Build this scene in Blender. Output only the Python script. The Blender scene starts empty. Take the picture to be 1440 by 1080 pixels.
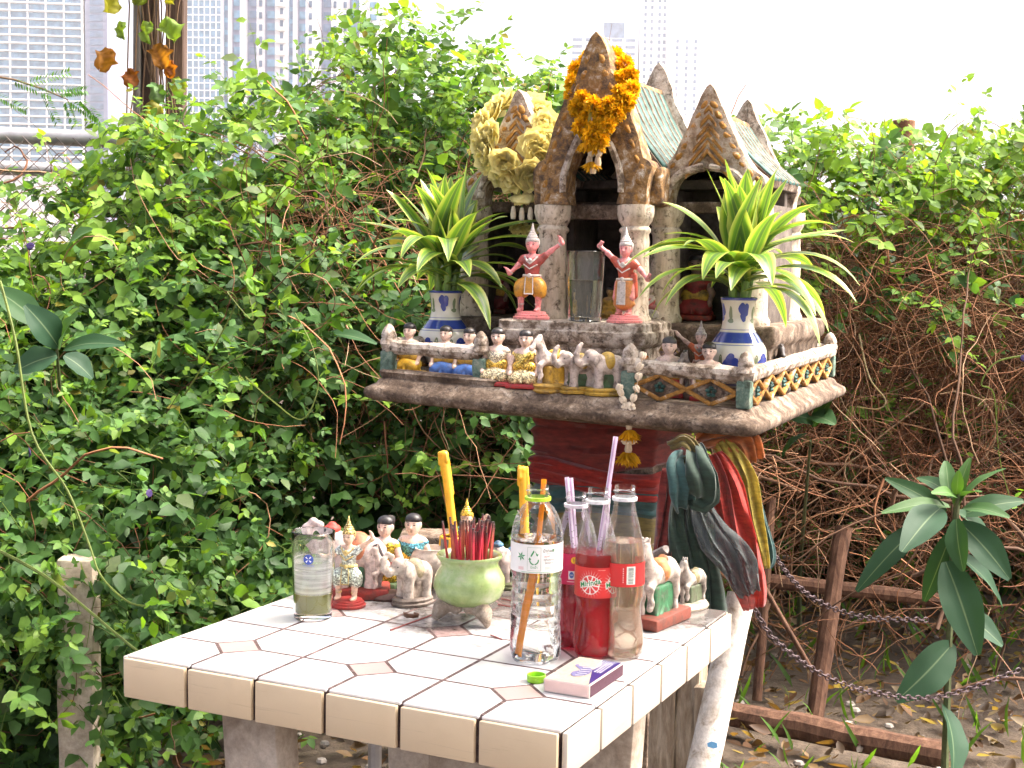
import bpy, bmesh, math, random
import numpy as np
from mathutils import Vector, Matrix, Euler

random.seed(11)
RNG = np.random.default_rng(11)
SC = bpy.context.scene
COL = SC.collection
R_ = math.radians

# ------------------------------------------------------------------ camera
CAM = np.array([1.19163, -1.36569, 1.25612])
CR = np.array([0.8999663, 0.43559993, 0.01770185])
CU = np.array([-0.0545859, 0.07230584, 0.99588767])
CF = np.array([-0.43252865, 0.89723161, -0.08885043])
FPX = 1997.8                      # focal length in pixels of the 1440 px wide photograph
cam_d = bpy.data.cameras.new('camera')
cam_d.sensor_width = 36.0
cam_d.lens = FPX / 1440.0 * 36.0
cam_d.clip_start = 0.05
cam_d.clip_end = 6000
cam = bpy.data.objects.new('camera', cam_d)
COL.objects.link(cam)
cam.matrix_world = Matrix(((CR[0], CU[0], -CF[0], CAM[0]), (CR[1], CU[1], -CF[1], CAM[1]),
                           (CR[2], CU[2], -CF[2], CAM[2]), (0, 0, 0, 1)))
SC.camera = cam

# ------------------------------------------------------------------ sky, sun, exposure
SUN_EL, SUN_AZ = 55.0, 62.0       # azimuth measured clockwise from +Y
world = bpy.data.worlds.new('World')
SC.world = world
world.use_nodes = True
wn = world.node_tree
wn.nodes.clear()
w_out = wn.nodes.new('ShaderNodeOutputWorld')
w_bg = wn.nodes.new('ShaderNodeBackground')
w_sky = wn.nodes.new('ShaderNodeTexSky')
w_sky.sky_type = 'NISHITA'
w_sky.sun_disc = False
w_sky.sun_elevation = R_(SUN_EL)
w_sky.sun_rotation = R_(SUN_AZ)
w_sky.air_density = 0.3
w_sky.dust_density = 9.0
w_sky.ozone_density = 0.2
w_bg.inputs['Strength'].default_value = 0.15
wn.links.new(w_sky.outputs[0], w_bg.inputs['Color'])
wn.links.new(w_bg.outputs[0], w_out.inputs['Surface'])
sun_d = bpy.data.lights.new('sun', 'SUN')
sun_d.energy = 1.0
sun_d.angle = R_(25)
sun_d.color = (1.0, 0.95, 0.86)
sun = bpy.data.objects.new('sun', sun_d)
COL.objects.link(sun)
_sd = Vector((math.sin(R_(SUN_AZ)) * math.cos(R_(SUN_EL)), math.cos(R_(SUN_AZ)) * math.cos(R_(SUN_EL)), math.sin(R_(SUN_EL))))
sun.rotation_euler = _sd.to_track_quat('Z', 'Y').to_euler()
sun.location = (0, 0, 20)
SC.view_settings.view_transform = 'Standard'
SC.view_settings.look = 'None'
SC.view_settings.exposure = 2.65
SC.view_settings.gamma = 1.0
SC.view_settings.use_curve_mapping = False
SC.render.engine = 'CYCLES'
SC.cycles.use_denoising = True
SC.cycles.max_bounces = 8
SC.cycles.diffuse_bounces = 3
SC.cycles.transmission_bounces = 10
SC.cycles.transparent_max_bounces = 24
SC.cycles.volume_bounces = 0
SC.cycles.sample_clamp_indirect = 6

# ------------------------------------------------------------------ pixel helpers (pixels of the photograph)
def ray(x, y):
    return CF + CR * (x - 720) / FPX - CU * (y - 540) / FPX
def at_z(x, y, z):
    d = ray(x, y)
    return CAM + d * (z - CAM[2]) / d[2]
def at_depth(x, y, dep):
    return CAM + ray(x, y) * dep
_h = np.array([CF[0], CF[1], 0]); FWD = _h / np.linalg.norm(_h)
RGT = np.array([FWD[1], -FWD[0], 0])
def lat(a, b, z):
    """a metres to the right of the camera, b metres ahead of it, height z"""
    p = CAM + RGT * a + FWD * b
    return np.array([p[0], p[1], z])
def latv(a, b, z):
    a, b, z = np.broadcast_arrays(np.asarray(a, float), np.asarray(b, float), np.asarray(z, float))
    p = CAM[None, :] + a[:, None] * RGT + b[:, None] * FWD
    p[:, 2] = z
    return p

# ------------------------------------------------------------------ tagging
def tag(o, label=None, cat=None, group=None, kind=None):
    if label: o['label'] = label
    if cat: o['category'] = cat
    if group: o['group'] = group
    if kind: o['kind'] = kind
    return o
def thing(name, label, cat, loc=(0, 0, 0), rz=0.0, group=None, scale=1.0):
    o = bpy.data.objects.new(name, None)
    o.empty_display_size = 0.02
    COL.objects.link(o)
    o.location = [float(c) for c in loc]
    o.rotation_euler = (0, 0, rz)
    o.scale = (scale, scale, scale)
    return tag(o, label, cat, group)
def obj(name, me, parent=None, mat=None, loc=None, rot=None):
    o = bpy.data.objects.new(name, me)
    COL.objects.link(o)
    if mat is not None:
        me.materials.clear()
        for m in (mat if isinstance(mat, (list, tuple)) else [mat]):
            me.materials.append(m)
    if parent: o.parent = parent
    if loc is not None: o.location = [float(c) for c in loc]
    if rot is not None: o.rotation_euler = rot
    return o
def copy_tree(o, parent=None):
    c = o.copy()
    COL.objects.link(c)
    c.parent = parent
    for ch in list(o.children):
        copy_tree(ch, c)
    return c

# ------------------------------------------------------------------ mesh builders
class MB:
    def __init__(s):
        s.v = []; s.f = []; s.c = []; s.m = []
        s.col = (1, 1, 1)
        s.mi = 0
    def add(s, vs, fs, col=None):
        b = len(s.v)
        col = col or s.col
        s.v += [tuple(float(q) for q in p) for p in vs]
        s.c += [col] * len(vs)
        s.f += [tuple(b + i for i in f) for f in fs]
        s.m += [s.mi] * len(fs)
        return b
    def box(s, c, size, rz=0.0, M=None, col=None):
        hx, hy, hz = [q / 2 for q in size]
        vs = []
        ca, sa = math.cos(rz), math.sin(rz)
        for x, y, z in ((-hx, -hy, -hz), (hx, -hy, -hz), (hx, hy, -hz), (-hx, hy, -hz), (-hx, -hy, hz), (hx, -hy, hz), (hx, hy, hz), (-hx, hy, hz)):
            if M is not None:
                p = M @ Vector((x, y, z)); vs.append((p.x, p.y, p.z))
            else:
                vs.append((c[0] + x * ca - y * sa, c[1] + x * sa + y * ca, c[2] + z))
        s.add(vs, [(0, 3, 2, 1), (4, 5, 6, 7), (0, 1, 5, 4), (1, 2, 6, 5), (2, 3, 7, 6), (3, 0, 4, 7)], col)
    def bar(s, a, b, w, h, up=(0, 0, 1), col=None):
        a = Vector(a); b = Vector(b); d = b - a
        L = d.length; d.normalize()
        sd = d.cross(Vector(up))
        if sd.length < 1e-5: sd = d.cross(Vector((0, 1, 0)))
        sd.normalize(); u = sd.cross(d)
        M = Matrix.Translation((a + b) / 2) @ Matrix(((sd.x, d.x, u.x), (sd.y, d.y, u.y), (sd.z, d.z, u.z))).to_4x4()
        s.box((0, 0, 0), (w, L, h), M=M, col=col)
    def lathe(s, prof, n=24, c=(0, 0, 0), cap=True, col=None, cols=None, wob=None):
        vs = []; fs = []
        for k, (r, z) in enumerate(prof):
            for i in range(n):
                t = 2 * math.pi * i / n
                rr = r * (wob(t, z) if wob else 1)
                vs.append((c[0] + rr * math.cos(t), c[1] + rr * math.sin(t), c[2] + z))
        for k in range(len(prof) - 1):
            for i in range(n):
                j = (i + 1) % n
                fs.append((k * n + i, k * n + j, (k + 1) * n + j, (k + 1) * n + i))
        if cap:
            if prof[0][0] > 1e-6: fs.append(tuple(range(n - 1, -1, -1)))
            if prof[-1][0] > 1e-6: fs.append(tuple((len(prof) - 1) * n + i for i in range(n)))
        b = s.add(vs, fs, col)
        if cols:
            for k in range(len(prof)):
                for i in range(n): s.c[b + k * n + i] = cols[k]
        return b
    def tube(s, pts, rad, n=6, cap=True, col=None):
        pts = [Vector([float(q) for q in p]) for p in pts]
        m = len(pts)
        rads = rad if isinstance(rad, (list, tuple)) else [rad] * m
        vs = []; fs = []
        t0 = (pts[1] - pts[0]).normalized()
        up = Vector((0, 0, 1)) if abs(t0.z) < .9 else Vector((1, 0, 0))
        u = t0.cross(up).normalized()
        for k in range(m):
            if k == 0: t = t0
            elif k == m - 1: t = (pts[-1] - pts[-2])
            else: t = (pts[k + 1] - pts[k - 1])
            if t.length < 1e-9: t = t0.copy()
            t.normalize()
            u = (u - t * u.dot(t))
            if u.length < 1e-6: u = t.orthogonal()
            u.normalize()
            w = t.cross(u)
            for i in range(n):
                a = 2 * math.pi * i / n
                p = pts[k] + (u * math.cos(a) + w * math.sin(a)) * rads[k]
                vs.append((p.x, p.y, p.z))
        for k in range(m - 1):
            for i in range(n):
                j = (i + 1) % n
                fs.append((k * n + i, k * n + j, (k + 1) * n + j, (k + 1) * n + i))
        if cap:
            fs.append(tuple(range(n - 1, -1, -1)))
            fs.append(tuple((m - 1) * n + i for i in range(n)))
        s.add(vs, fs, col)
    def ell(s, c, r, n=10, m=7, M=None, col=None):
        if isinstance(r, (int, float)): r = (r, r, r)
        vs = [(0, 0, -1)]
        for k in range(1, m):
            ph = -math.pi / 2 + math.pi * k / m
            for i in range(n):
                t = 2 * math.pi * i / n
                vs.append((math.cos(ph) * math.cos(t), math.cos(ph) * math.sin(t), math.sin(ph)))
        vs.append((0, 0, 1))
        out = []
        for x, y, z in vs:
            p = Vector((x * r[0], y * r[1], z * r[2]))
            if M is not None: p = M @ p
            out.append((c[0] + p.x, c[1] + p.y, c[2] + p.z))
        fs = [(0, 1 + (i + 1) % n, 1 + i) for i in range(n)]
        for k in range(m - 2):
            for i in range(n):
                j = (i + 1) % n
                fs.append((1 + k * n + i, 1 + k * n + j, 1 + (k + 1) * n + j, 1 + (k + 1) * n + i))
        L = len(vs) - 1; b0 = 1 + (m - 2) * n
        fs += [(b0 + i, b0 + (i + 1) % n, L) for i in range(n)]
        s.add(out, fs, col)
    def prism(s, outline, y0, y1, col=None):
        """outline in (x, z), extruded in y from y0 (front) to y1"""
        n = len(outline)
        vs = [(x, y0, z) for x, z in outline] + [(x, y1, z) for x, z in outline]
        fs = [tuple(range(n)), tuple(range(2 * n - 1, n - 1, -1))]
        fs += [(i, i + n, (i + 1) % n + n, (i + 1) % n) for i in range(n)]
        s.add(vs, fs, col)
    def strip_prism(s, pa, pb, y0, y1, col=None):
        """band between two polylines pa, pb of equal length in (x, z), extruded in y"""
        n = len(pa)
        vs = [(x, y0, z) for x, z in pa] + [(x, y0, z) for x, z in pb] + [(x, y1, z) for x, z in pa] + [(x, y1, z) for x, z in pb]
        fs = []
        for i in range(n - 1):
            fs.append((i, i + 1, n + i + 1, n + i))
            fs.append((2 * n + i, 3 * n + i, 3 * n + i + 1, 2 * n + i + 1))
            fs.append((i, 2 * n + i, 2 * n + i + 1, i + 1))
            fs.append((n + i, n + i + 1, 3 * n + i + 1, 3 * n + i))
        fs.append((0, n, 3 * n, 2 * n)); fs.append((n - 1, 3 * n - 1, 4 * n - 1, 2 * n - 1))
        s.add(vs, fs, col)
    def mesh(s, name='mesh', smooth=True, angle=35, bevel=0.0, fix=True, seg=1):
        me = bpy.data.meshes.new(name)
        me.from_pydata(s.v, [], s.f)
        ca = me.color_attributes.new('Col', 'FLOAT_COLOR', 'POINT')
        arr = np.ones((len(s.v), 4), np.float32)
        if s.c: arr[:, :3] = np.array(s.c, np.float32)
        ca.data.foreach_set('color', arr.ravel())
        me.polygons.foreach_set('material_index', s.m)
        if bevel > 0 or fix:
            bm = bmesh.new(); bm.from_mesh(me)
            if fix: bmesh.ops.recalc_face_normals(bm, faces=bm.faces[:])
            if bevel > 0:
                es = [e for e in bm.edges if len(e.link_faces) == 2 and e.calc_face_angle(0) > R_(30)]
                bmesh.ops.bevel(bm, geom=es, offset=bevel, segments=seg, affect='EDGES', profile=.5, clamp_overlap=True)
            bm.to_mesh(me); bm.free()
        me.polygons.foreach_set('use_smooth', [smooth] * len(me.polygons))
        if smooth: me.set_sharp_from_angle(angle=R_(angle))
        me.update()
        return me
    def build(s, name, mat, parent=None, loc=None, rot=None, **kw):
        return obj(name, s.mesh(name, **kw), parent, mat, loc, rot)

def jitter(me, amp, scale=30.0, seed=0):
    """hand made unevenness: moves each vertex by smooth noise"""
    from mathutils import noise
    for v in me.vertices:
        p = v.co * scale + Vector((seed * 3.1, 0, 0))
        v.co += noise.noise_vector(p) * amp
    me.update()
    return me
def subdiv_box_mesh(size, cuts, bevel=.0, name='block'):
    bm = bmesh.new()
    bmesh.ops.create_cube(bm, size=1)
    for v in bm.verts: v.co = Vector((v.co.x * size[0], v.co.y * size[1], v.co.z * size[2]))
    if bevel: bmesh.ops.bevel(bm, geom=bm.edges[:], offset=bevel, segments=2, affect='EDGES', profile=.5)
    bmesh.ops.subdivide_edges(bm, edges=[e for e in bm.edges if e.calc_length() > .03], cuts=cuts, use_grid_fill=True)
    me = bpy.data.meshes.new(name)
    bm.to_mesh(me); bm.free()
    me.polygons.foreach_set('use_smooth', [True] * len(me.polygons))
    me.set_sharp_from_angle(angle=R_(40))
    return me

def tri_mesh(name, V, T, C=None):
    V = np.ascontiguousarray(V, np.float32); T = np.ascontiguousarray(T, np.int32)
    me = bpy.data.meshes.new(name)
    me.vertices.add(len(V)); me.vertices.foreach_set('co', V.ravel())
    me.loops.add(T.size); me.loops.foreach_set('vertex_index', T.ravel())
    me.polygons.add(len(T))
    me.polygons.foreach_set('loop_start', np.arange(0, T.size, 3, dtype=np.int32))
    me.polygons.foreach_set('use_smooth', np.ones(len(T), bool))
    if C is not None:
        ca = me.color_attributes.new('Col', 'FLOAT_COLOR', 'POINT')
        A = np.ones((len(V), 4), np.float32); A[:, :3] = C
        ca.data.foreach_set('color', A.ravel())
    me.update(calc_edges=True)
    return me

def norm(a):
    return a / np.maximum(np.linalg.norm(a, axis=-1, keepdims=True), 1e-9)

def leaf_mesh(name, P, D, N, L, W, C, fold=.18, droop=.15):
    """P base, D direction, N normal (n,3); L, W (n,), C (n,3): eight-triangle folded leaves"""
    D = norm(D); S = norm(np.cross(D, N)); N = np.cross(S, D)
    n = len(P)
    t = np.array([0, .30, .36, .30, .68, .70, .68, 1.0]); sd = np.array([0, -1, 0, 1, -.72, 0, .72, 0]) * .5
    up = np.array([0, fold, 0, fold, fold * .8, 0, fold * .8, 0]) * .5
    dr = -droop * t ** 2
    V = (P[:, None, :] + D[:, None, :] * (t[None, :, None] * L[:, None, None])
         + S[:, None, :] * (sd[None, :, None] * W[:, None, None])
         + N[:, None, :] * (up[None, :, None] * W[:, None, None] + dr[None, :, None] * L[:, None, None]))
    F = np.array([(0, 2, 1), (0, 3, 2), (1, 2, 5), (1, 5, 4), (2, 3, 6), (2, 6, 5), (4, 5, 7), (5, 6, 7)])
    T = (np.arange(n)[:, None, None] * 8 + F[None]).reshape(-1, 3)
    CC = np.repeat(C, 8, axis=0)
    return tri_mesh(name, V.reshape(-1, 3), T, CC)

def tubes_mesh(name, PTS, RAD, C, sides=3):
    """PTS (n,m,3), RAD (n,m), C (n,3)"""
    n, m, _ = PTS.shape
    Tn = norm(np.gradient(PTS, axis=1))
    up = np.where(np.abs(Tn[..., 2:3]) > .9, np.array([1., 0, 0]), np.array([0, 0, 1.]))
    U = norm(np.cross(Tn, up)); Wv = np.cross(Tn, U)
    ang = 2 * np.pi * np.arange(sides) / sides
    V = PTS[:, :, None, :] + (U[:, :, None, :] * np.cos(ang)[None, None, :, None] + Wv[:, :, None, :] * np.sin(ang)[None, None, :, None]) * RAD[:, :, None, None]
    idx = np.arange(n * m * sides).reshape(n, m, sides)
    a = idx[:, :-1, :]; b = np.roll(a, -1, axis=2); c = idx[:, 1:, :]; d = np.roll(c, -1, axis=2)
    T = np.concatenate([np.stack([a, b, d], -1).reshape(-1, 3), np.stack([a, d, c], -1).reshape(-1, 3)])
    CC = np.repeat(C, m * sides, axis=0)
    return tri_mesh(name, V.reshape(-1, 3), T, CC)

# ------------------------------------------------------------------ signed distance figures -> one continuous mesh
def cap(a, b, ra, rb=None, col=(1, 1, 1), k=None):
    return ('c', np.array(a, float), np.array(b, float), ra, ra if rb is None else rb, col, k)
def elp(c, r, col=(1, 1, 1), k=None, rot=None):
    r = (r, r, r) if isinstance(r, (int, float)) else r
    M = np.eye(3) if rot is None else np.array(Euler(rot).to_matrix())
    return ('e', np.array(c, float), np.array(r, float), M, None, col, k)
def bxp(c, h, rd=.002, col=(1, 1, 1), k=None, rot=None):
    M = np.eye(3) if rot is None else np.array(Euler(rot).to_matrix())
    return ('b', np.array(c, float), np.array(h, float), M, rd, col, k)
def _pd(p, X):
    if p[0] == 'c':
        a, b, ra, rb = p[1:5]
        ab = b - a; q = X - a
        t = np.clip((q @ ab) / max(ab @ ab, 1e-12), 0, 1)
        return np.linalg.norm(q - t[..., None] * ab, axis=-1) - (ra + (rb - ra) * t)
    q = (X - p[1]) @ p[3]
    if p[0] == 'e':
        k0 = np.linalg.norm(q / p[2], axis=-1); k1 = np.linalg.norm(q / p[2] ** 2, axis=-1)
        return k0 * (k0 - 1) / np.maximum(k1, 1e-6)
    d = np.abs(q) - p[2] + p[4]
    return np.linalg.norm(np.maximum(d, 0), axis=-1) + np.minimum(d.max(-1), 0) - p[4]
def _pbox(p):
    if p[0] == 'c':
        r = max(p[3], p[4])
        return np.minimum(p[1], p[2]) - r, np.maximum(p[1], p[2]) + r
    r = np.linalg.norm(p[2]) if p[0] == 'b' else p[2].max()
    return p[1] - r, p[1] + r
def sdf_mesh(prims, res=.0018, k=.004, noise_amp=0.0, paint=None, name='body'):
    lo = np.min([_pbox(p)[0] for p in prims], 0) - 3 * res
    hi = np.max([_pbox(p)[1] for p in prims], 0) + 3 * res
    n = np.ceil((hi - lo) / res).astype(int) + 1
    ax = [lo[i] + res * np.arange(n[i]) for i in range(3)]
    D = np.full(n, 10 * res)
    for p in prims:
        kk = p[6] if p[6] is not None else k
        b0, b1 = _pbox(p)
        mg = max(kk, 3 * res) + 2 * res
        i0 = np.maximum(np.floor((b0 - mg - lo) / res).astype(int), 0)
        i1 = np.minimum(np.ceil((b1 + mg - lo) / res).astype(int) + 1, n)
        X = np.stack(np.meshgrid(*[ax[i][i0[i]:i1[i]] for i in range(3)], indexing='ij'), -1)
        d = _pd(p, X)
        sl = tuple(slice(i0[i], i1[i]) for i in range(3))
        o = D[sl]
        if kk > 0:
            h = np.maximum(kk - np.abs(o - d), 0) / kk
            D[sl] = np.minimum(o, d) - h * h * kk * .25
        else:
            D[sl] = np.minimum(o, d)
    # surface nets
    neg = D < 0
    cs = np.zeros(np.array(D.shape) - 1, int)
    corners = [(i, j, l) for i in (0, 1) for j in (0, 1) for l in (0, 1)]
    def sub(A, c): return A[c[0]:A.shape[0] - 1 + c[0], c[1]:A.shape[1] - 1 + c[1], c[2]:A.shape[2] - 1 + c[2]]
    for c in corners: cs += sub(neg, c)
    act = (cs > 0) & (cs < 8)
    idx = -np.ones(act.shape, int)
    cells = np.argwhere(act)
    idx[act] = np.arange(len(cells))
    acc = np.zeros((len(cells), 3)); cnt = np.zeros(len(cells))
    for a in range(8):
        for b in range(a + 1, 8):
            ca, cb = np.array(corners[a]), np.array(corners[b])
            if np.abs(ca - cb).sum() != 1: continue
            da = D[tuple((cells + ca).T)]; db = D[tuple((cells + cb).T)]
            m = (da < 0) != (db < 0)
            t = np.where(m, da / np.where(np.abs(da - db) < 1e-12, 1, da - db), 0)
            acc += (ca + (cb - ca) * t[:, None]) * m[:, None]; cnt += m
    V = lo + (cells + acc / np.maximum(cnt, 1)[:, None]) * res
    Q = []
    for d in range(3):
        s0 = [slice(None)] * 3; s1 = [slice(None)] * 3
        s0[d] = slice(0, -1); s1[d] = slice(1, None)
        A = neg[tuple(s0)]; B = neg[tuple(s1)]
        e1, e2 = (d + 1) % 3, (d + 2) % 3
        ed = np.argwhere(A != B)
        ok = (ed[:, e1] > 0) & (ed[:, e2] > 0) & (ed[:, e1] < idx.shape[e1]) & (ed[:, e2] < idx.shape[e2])
        ed = ed[ok]
        fl = A[tuple(ed.T)]
        o1 = np.zeros(3, int); o1[e1] = 1
        o2 = np.zeros(3, int); o2[e2] = 1
        q = np.stack([idx[tuple((ed - o1 - o2).T)], idx[tuple((ed - o2).T)], idx[tuple(ed.T)], idx[tuple((ed - o1).T)]], 1)
        q[~fl] = q[~fl][:, ::-1]
        Q.append(q)
    Q = np.concatenate(Q)
    Q = Q[(Q >= 0).all(1)]
    dist = np.stack([_pd(p, V) for p in prims], 1)
    cols = np.array([p[5] for p in prims])
    C = cols[dist.argmin(1)]
    if paint:
        for c, r, colr in paint:
            m = np.linalg.norm((V - np.array(c)) / np.array(r), axis=1) < 1
            C[m] = colr
    T = np.concatenate([Q[:, [0, 1, 2]], Q[:, [0, 2, 3]]])
    return tri_mesh(name, V, T, C)

# ------------------------------------------------------------------ materials
MATS = {}
class NT:
    def __init__(s, name):
        s.m = bpy.data.materials.new(name); s.m.use_nodes = True
        s.t = s.m.node_tree; s.t.nodes.clear()
        s.out = s.n('ShaderNodeOutputMaterial')
    def n(s, typ, **kw):
        nd = s.t.nodes.new(typ)
        for k, v in kw.items(): setattr(nd, k, v)
        return nd
    def l(s, a, b): s.t.links.new(a, b)
    def pos(s, scale=1.0, obj=False):
        if obj:
            o = s.n('ShaderNodeTexCoord').outputs['Object']
        else:
            o = s.n('ShaderNodeNewGeometry').outputs['Position']
        mp = s.n('ShaderNodeMapping')
        sc = (scale,) * 3 if isinstance(scale, (int, float)) else scale
        mp.inputs['Scale'].default_value = sc
        s.l(o, mp.inputs['Vector'])
        return mp.outputs['Vector']
    def noise(s, scale, detail=5, rough=.6, obj=False, dist=0.0):
        nz = s.n('ShaderNodeTexNoise')
        nz.inputs['Scale'].default_value = 1.0; nz.inputs['Detail'].default_value = detail
        nz.inputs['Roughness'].default_value = rough; nz.inputs['Distortion'].default_value = dist
        s.l(s.pos(scale, obj), nz.inputs['Vector'])
        return nz.outputs['Fac']
    def ramp(s, fac, stops):
        r = s.n('ShaderNodeValToRGB')
        el = r.color_ramp.elements
        while len(el) < len(stops): el.new(.5)
        for e, (p, c) in zip(el, stops):
            e.position = p
            e.color = (c, c, c, 1) if isinstance(c, (int, float)) else (c[0], c[1], c[2], 1)
        s.l(fac, r.inputs['Fac'])
        return r.outputs['Color']
    def mix(s, fac, a, b, mode='MIX'):
        m = s.n('ShaderNodeMix', data_type='RGBA', blend_type=mode)
        for sk, v in ((m.inputs[0], fac), (m.inputs[6], a), (m.inputs[7], b)):
            if isinstance(v, (int, float)): sk.default_value = v
            elif isinstance(v, tuple): sk.default_value = (v[0], v[1], v[2], 1)
            else: s.l(v, sk)
        return m.outputs[2]
    def attr(s, name='Col'):
        return s.n('ShaderNodeAttribute', attribute_name=name).outputs['Color']
    def math(s, op, a, b=0.0):
        m = s.n('ShaderNodeMath', operation=op)
        for sk, v in ((m.inputs[0], a), (m.inputs[1], b)):
            if isinstance(v, (int, float)): sk.default_value = v
            else: s.l(v, sk)
        return m.outputs[0]
    def bump(s, h, strength=.3, dist=.002):
        b = s.n('ShaderNodeBump')
        b.inputs['Strength'].default_value = strength; b.inputs['Distance'].default_value = dist
        s.l(h, b.inputs['Height'])
        return b.outputs['Normal']
    def bsdf(s, col, rough=.5, normal=None, **kw):
        p = s.n('ShaderNodeBsdfPrincipled')
        def put(sk, v):
            if isinstance(v, (int, float)): sk.default_value = v
            elif isinstance(v, tuple): sk.default_value = (v[0], v[1], v[2], 1)
            else: s.l(v, sk)
        put(p.inputs['Base Color'], col); put(p.inputs['Roughness'], rough)
        for k, v in kw.items(): put(p.inputs[k.replace('_', ' ')], v)
        if normal is not None: s.l(normal, p.inputs['Normal'])
        return p
    def done(s, shader):
        s.l(shader.outputs[0] if hasattr(shader, 'outputs') else shader, s.out.inputs['Surface'])
        return s.m
def mixsh(t, fac, a, b):
    m = t.n('ShaderNodeMixShader')
    if isinstance(fac, (int, float)): m.inputs[0].default_value = fac
    else: t.l(fac, m.inputs[0])
    t.l(a.outputs[0], m.inputs[1]); t.l(b.outputs[0], m.inputs[2])
    return m

def m_plain(name, col, rough=.5, var=.15, scale=40, bump=0.0, **kw):
    t = NT(name)
    nz = t.noise(scale)
    c = t.mix(1.0, col, t.ramp(nz, [(.3, 1 - var), (.7, 1 + var * .3)]), 'MULTIPLY')
    nrm = t.bump(nz, bump, .002) if bump else None
    return t.done(t.bsdf(c, rough, nrm, **kw))
def m_attr(name, rough=.4, dirt=.5, dirtcol=(.10, .07, .05), scale=60, bump=.25, spec=.5, lo=.52, hi=.72, **kw):
    """painted figurine: vertex colours with grime and fine relief"""
    t = NT(name)
    n1 = t.noise(scale, 6, .65); n2 = t.noise(scale * 3.7, 3)
    f = t.math('MULTIPLY', t.ramp(n1, [(lo, 0.0), (hi, 1.0)]), dirt)
    c = t.mix(f, t.attr(), dirtcol)
    c = t.mix(1.0, c, t.ramp(n2, [(.3, .8), (.6, 1.05)]), 'MULTIPLY')
    return t.done(t.bsdf(c, rough, t.bump(n1, bump, .0015), Specular_IOR_Level=spec, **kw))
def m_weather(name, base, stops, scale=18, rough=.85, bump=.5, second=None, dist=.6):
    """stops: list of (noise position, colour) laid over base; second: (scale, lo, hi, colour)"""
    t = NT(name)
    n1 = t.noise(scale, 8, .68, dist=dist)
    c = t.ramp(n1, stops)
    if second:
        n2 = t.noise(second[0], 7, .7, dist=.4)
        c = t.mix(t.ramp(n2, [(second[1], 0.0), (second[2], 1.0)]), c, second[3])
    n3 = t.noise(scale * 6 if isinstance(scale, (int, float)) else tuple(q * 4 for q in scale), 6, .7)
    c = t.mix(1.0, c, t.ramp(n3, [(.3, .72), (.65, 1.08)]), 'MULTIPLY')
    return t.done(t.bsdf(c, rough, t.bump(n3, bump, .004), Specular_IOR_Level=.22))
def m_leaf(name, rough=.5, trans=.52, tint=(1.35, 1.3, .35), spec=.25):
    t = NT(name)
    a = t.attr()
    c = t.mix(1.0, a, t.ramp(t.noise(25, 3), [(.35, .78), (.65, 1.12)]), 'MULTIPLY')
    p = t.bsdf(c, rough, Specular_IOR_Level=spec)
    tr = t.n('ShaderNodeBsdfTranslucent')
    t.l(t.mix(1.0, c, tint, 'MULTIPLY'), tr.inputs['Color'])
    return t.done(mixsh(t, trans, p, tr))
# ================================================================== THE SETTING
M_LEAF = m_leaf('vine_leaf')
M_TWIG = m_attr('dry_vine', .8, .3, scale=30, bump=.2, spec=.2)

# ---- ground: one sheet to the horizon, uneven bare earth near the shrine
def make_ground():
    t = NT('earth')
    n1 = t.noise(2.2, 8, .65); n2 = t.noise(38, 6, .7)
    c = t.ramp(n1, [(.3, (.045, .032, .022)), (.52, (.085, .062, .042)), (.72, (.14, .11, .08))])
    c = t.mix(1.0, c, t.ramp(n2, [(.3, .55), (.7, 1.25)]), 'MULTIPLY')
    m = t.done(t.bsdf(c, .95, t.bump(n2, .8, .02)))
    xs = np.concatenate([[-2500, -900, -300, -90, -30, -14], np.linspace(-8, 8, 61), [14, 30, 90, 300, 900, 2500]])
    ys = np.concatenate([[-2500, -900, -300, -90, -30, -14], np.linspace(-6, 10, 61), [16, 32, 90, 300, 900, 2500]])
    X, Y = np.meshgrid(xs, ys, indexing='ij')
    Z = np.zeros_like(X)
    near = (np.abs(X) < 9) & (Y > -7) & (Y < 11)
    Z[near] = (.018 * np.sin(3.1 * X + 1.3 * Y) + .014 * np.sin(5.3 * Y - 2.2 * X) - .02)[near]
    n, k = X.shape
    V = np.stack([X, Y, Z], -1).reshape(-1, 3)
    i = np.arange(n * k).reshape(n, k)
    a, b, c2, d = i[:-1, :-1].ravel(), i[1:, :-1].ravel(), i[1:, 1:].ravel(), i[:-1, 1:].ravel()
    T = np.concatenate([np.stack([a, b, c2], 1), np.stack([a, c2, d], 1)])
    tag(obj('ground', tri_mesh('ground', V, T), None, m), kind='structure')
make_ground()

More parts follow.
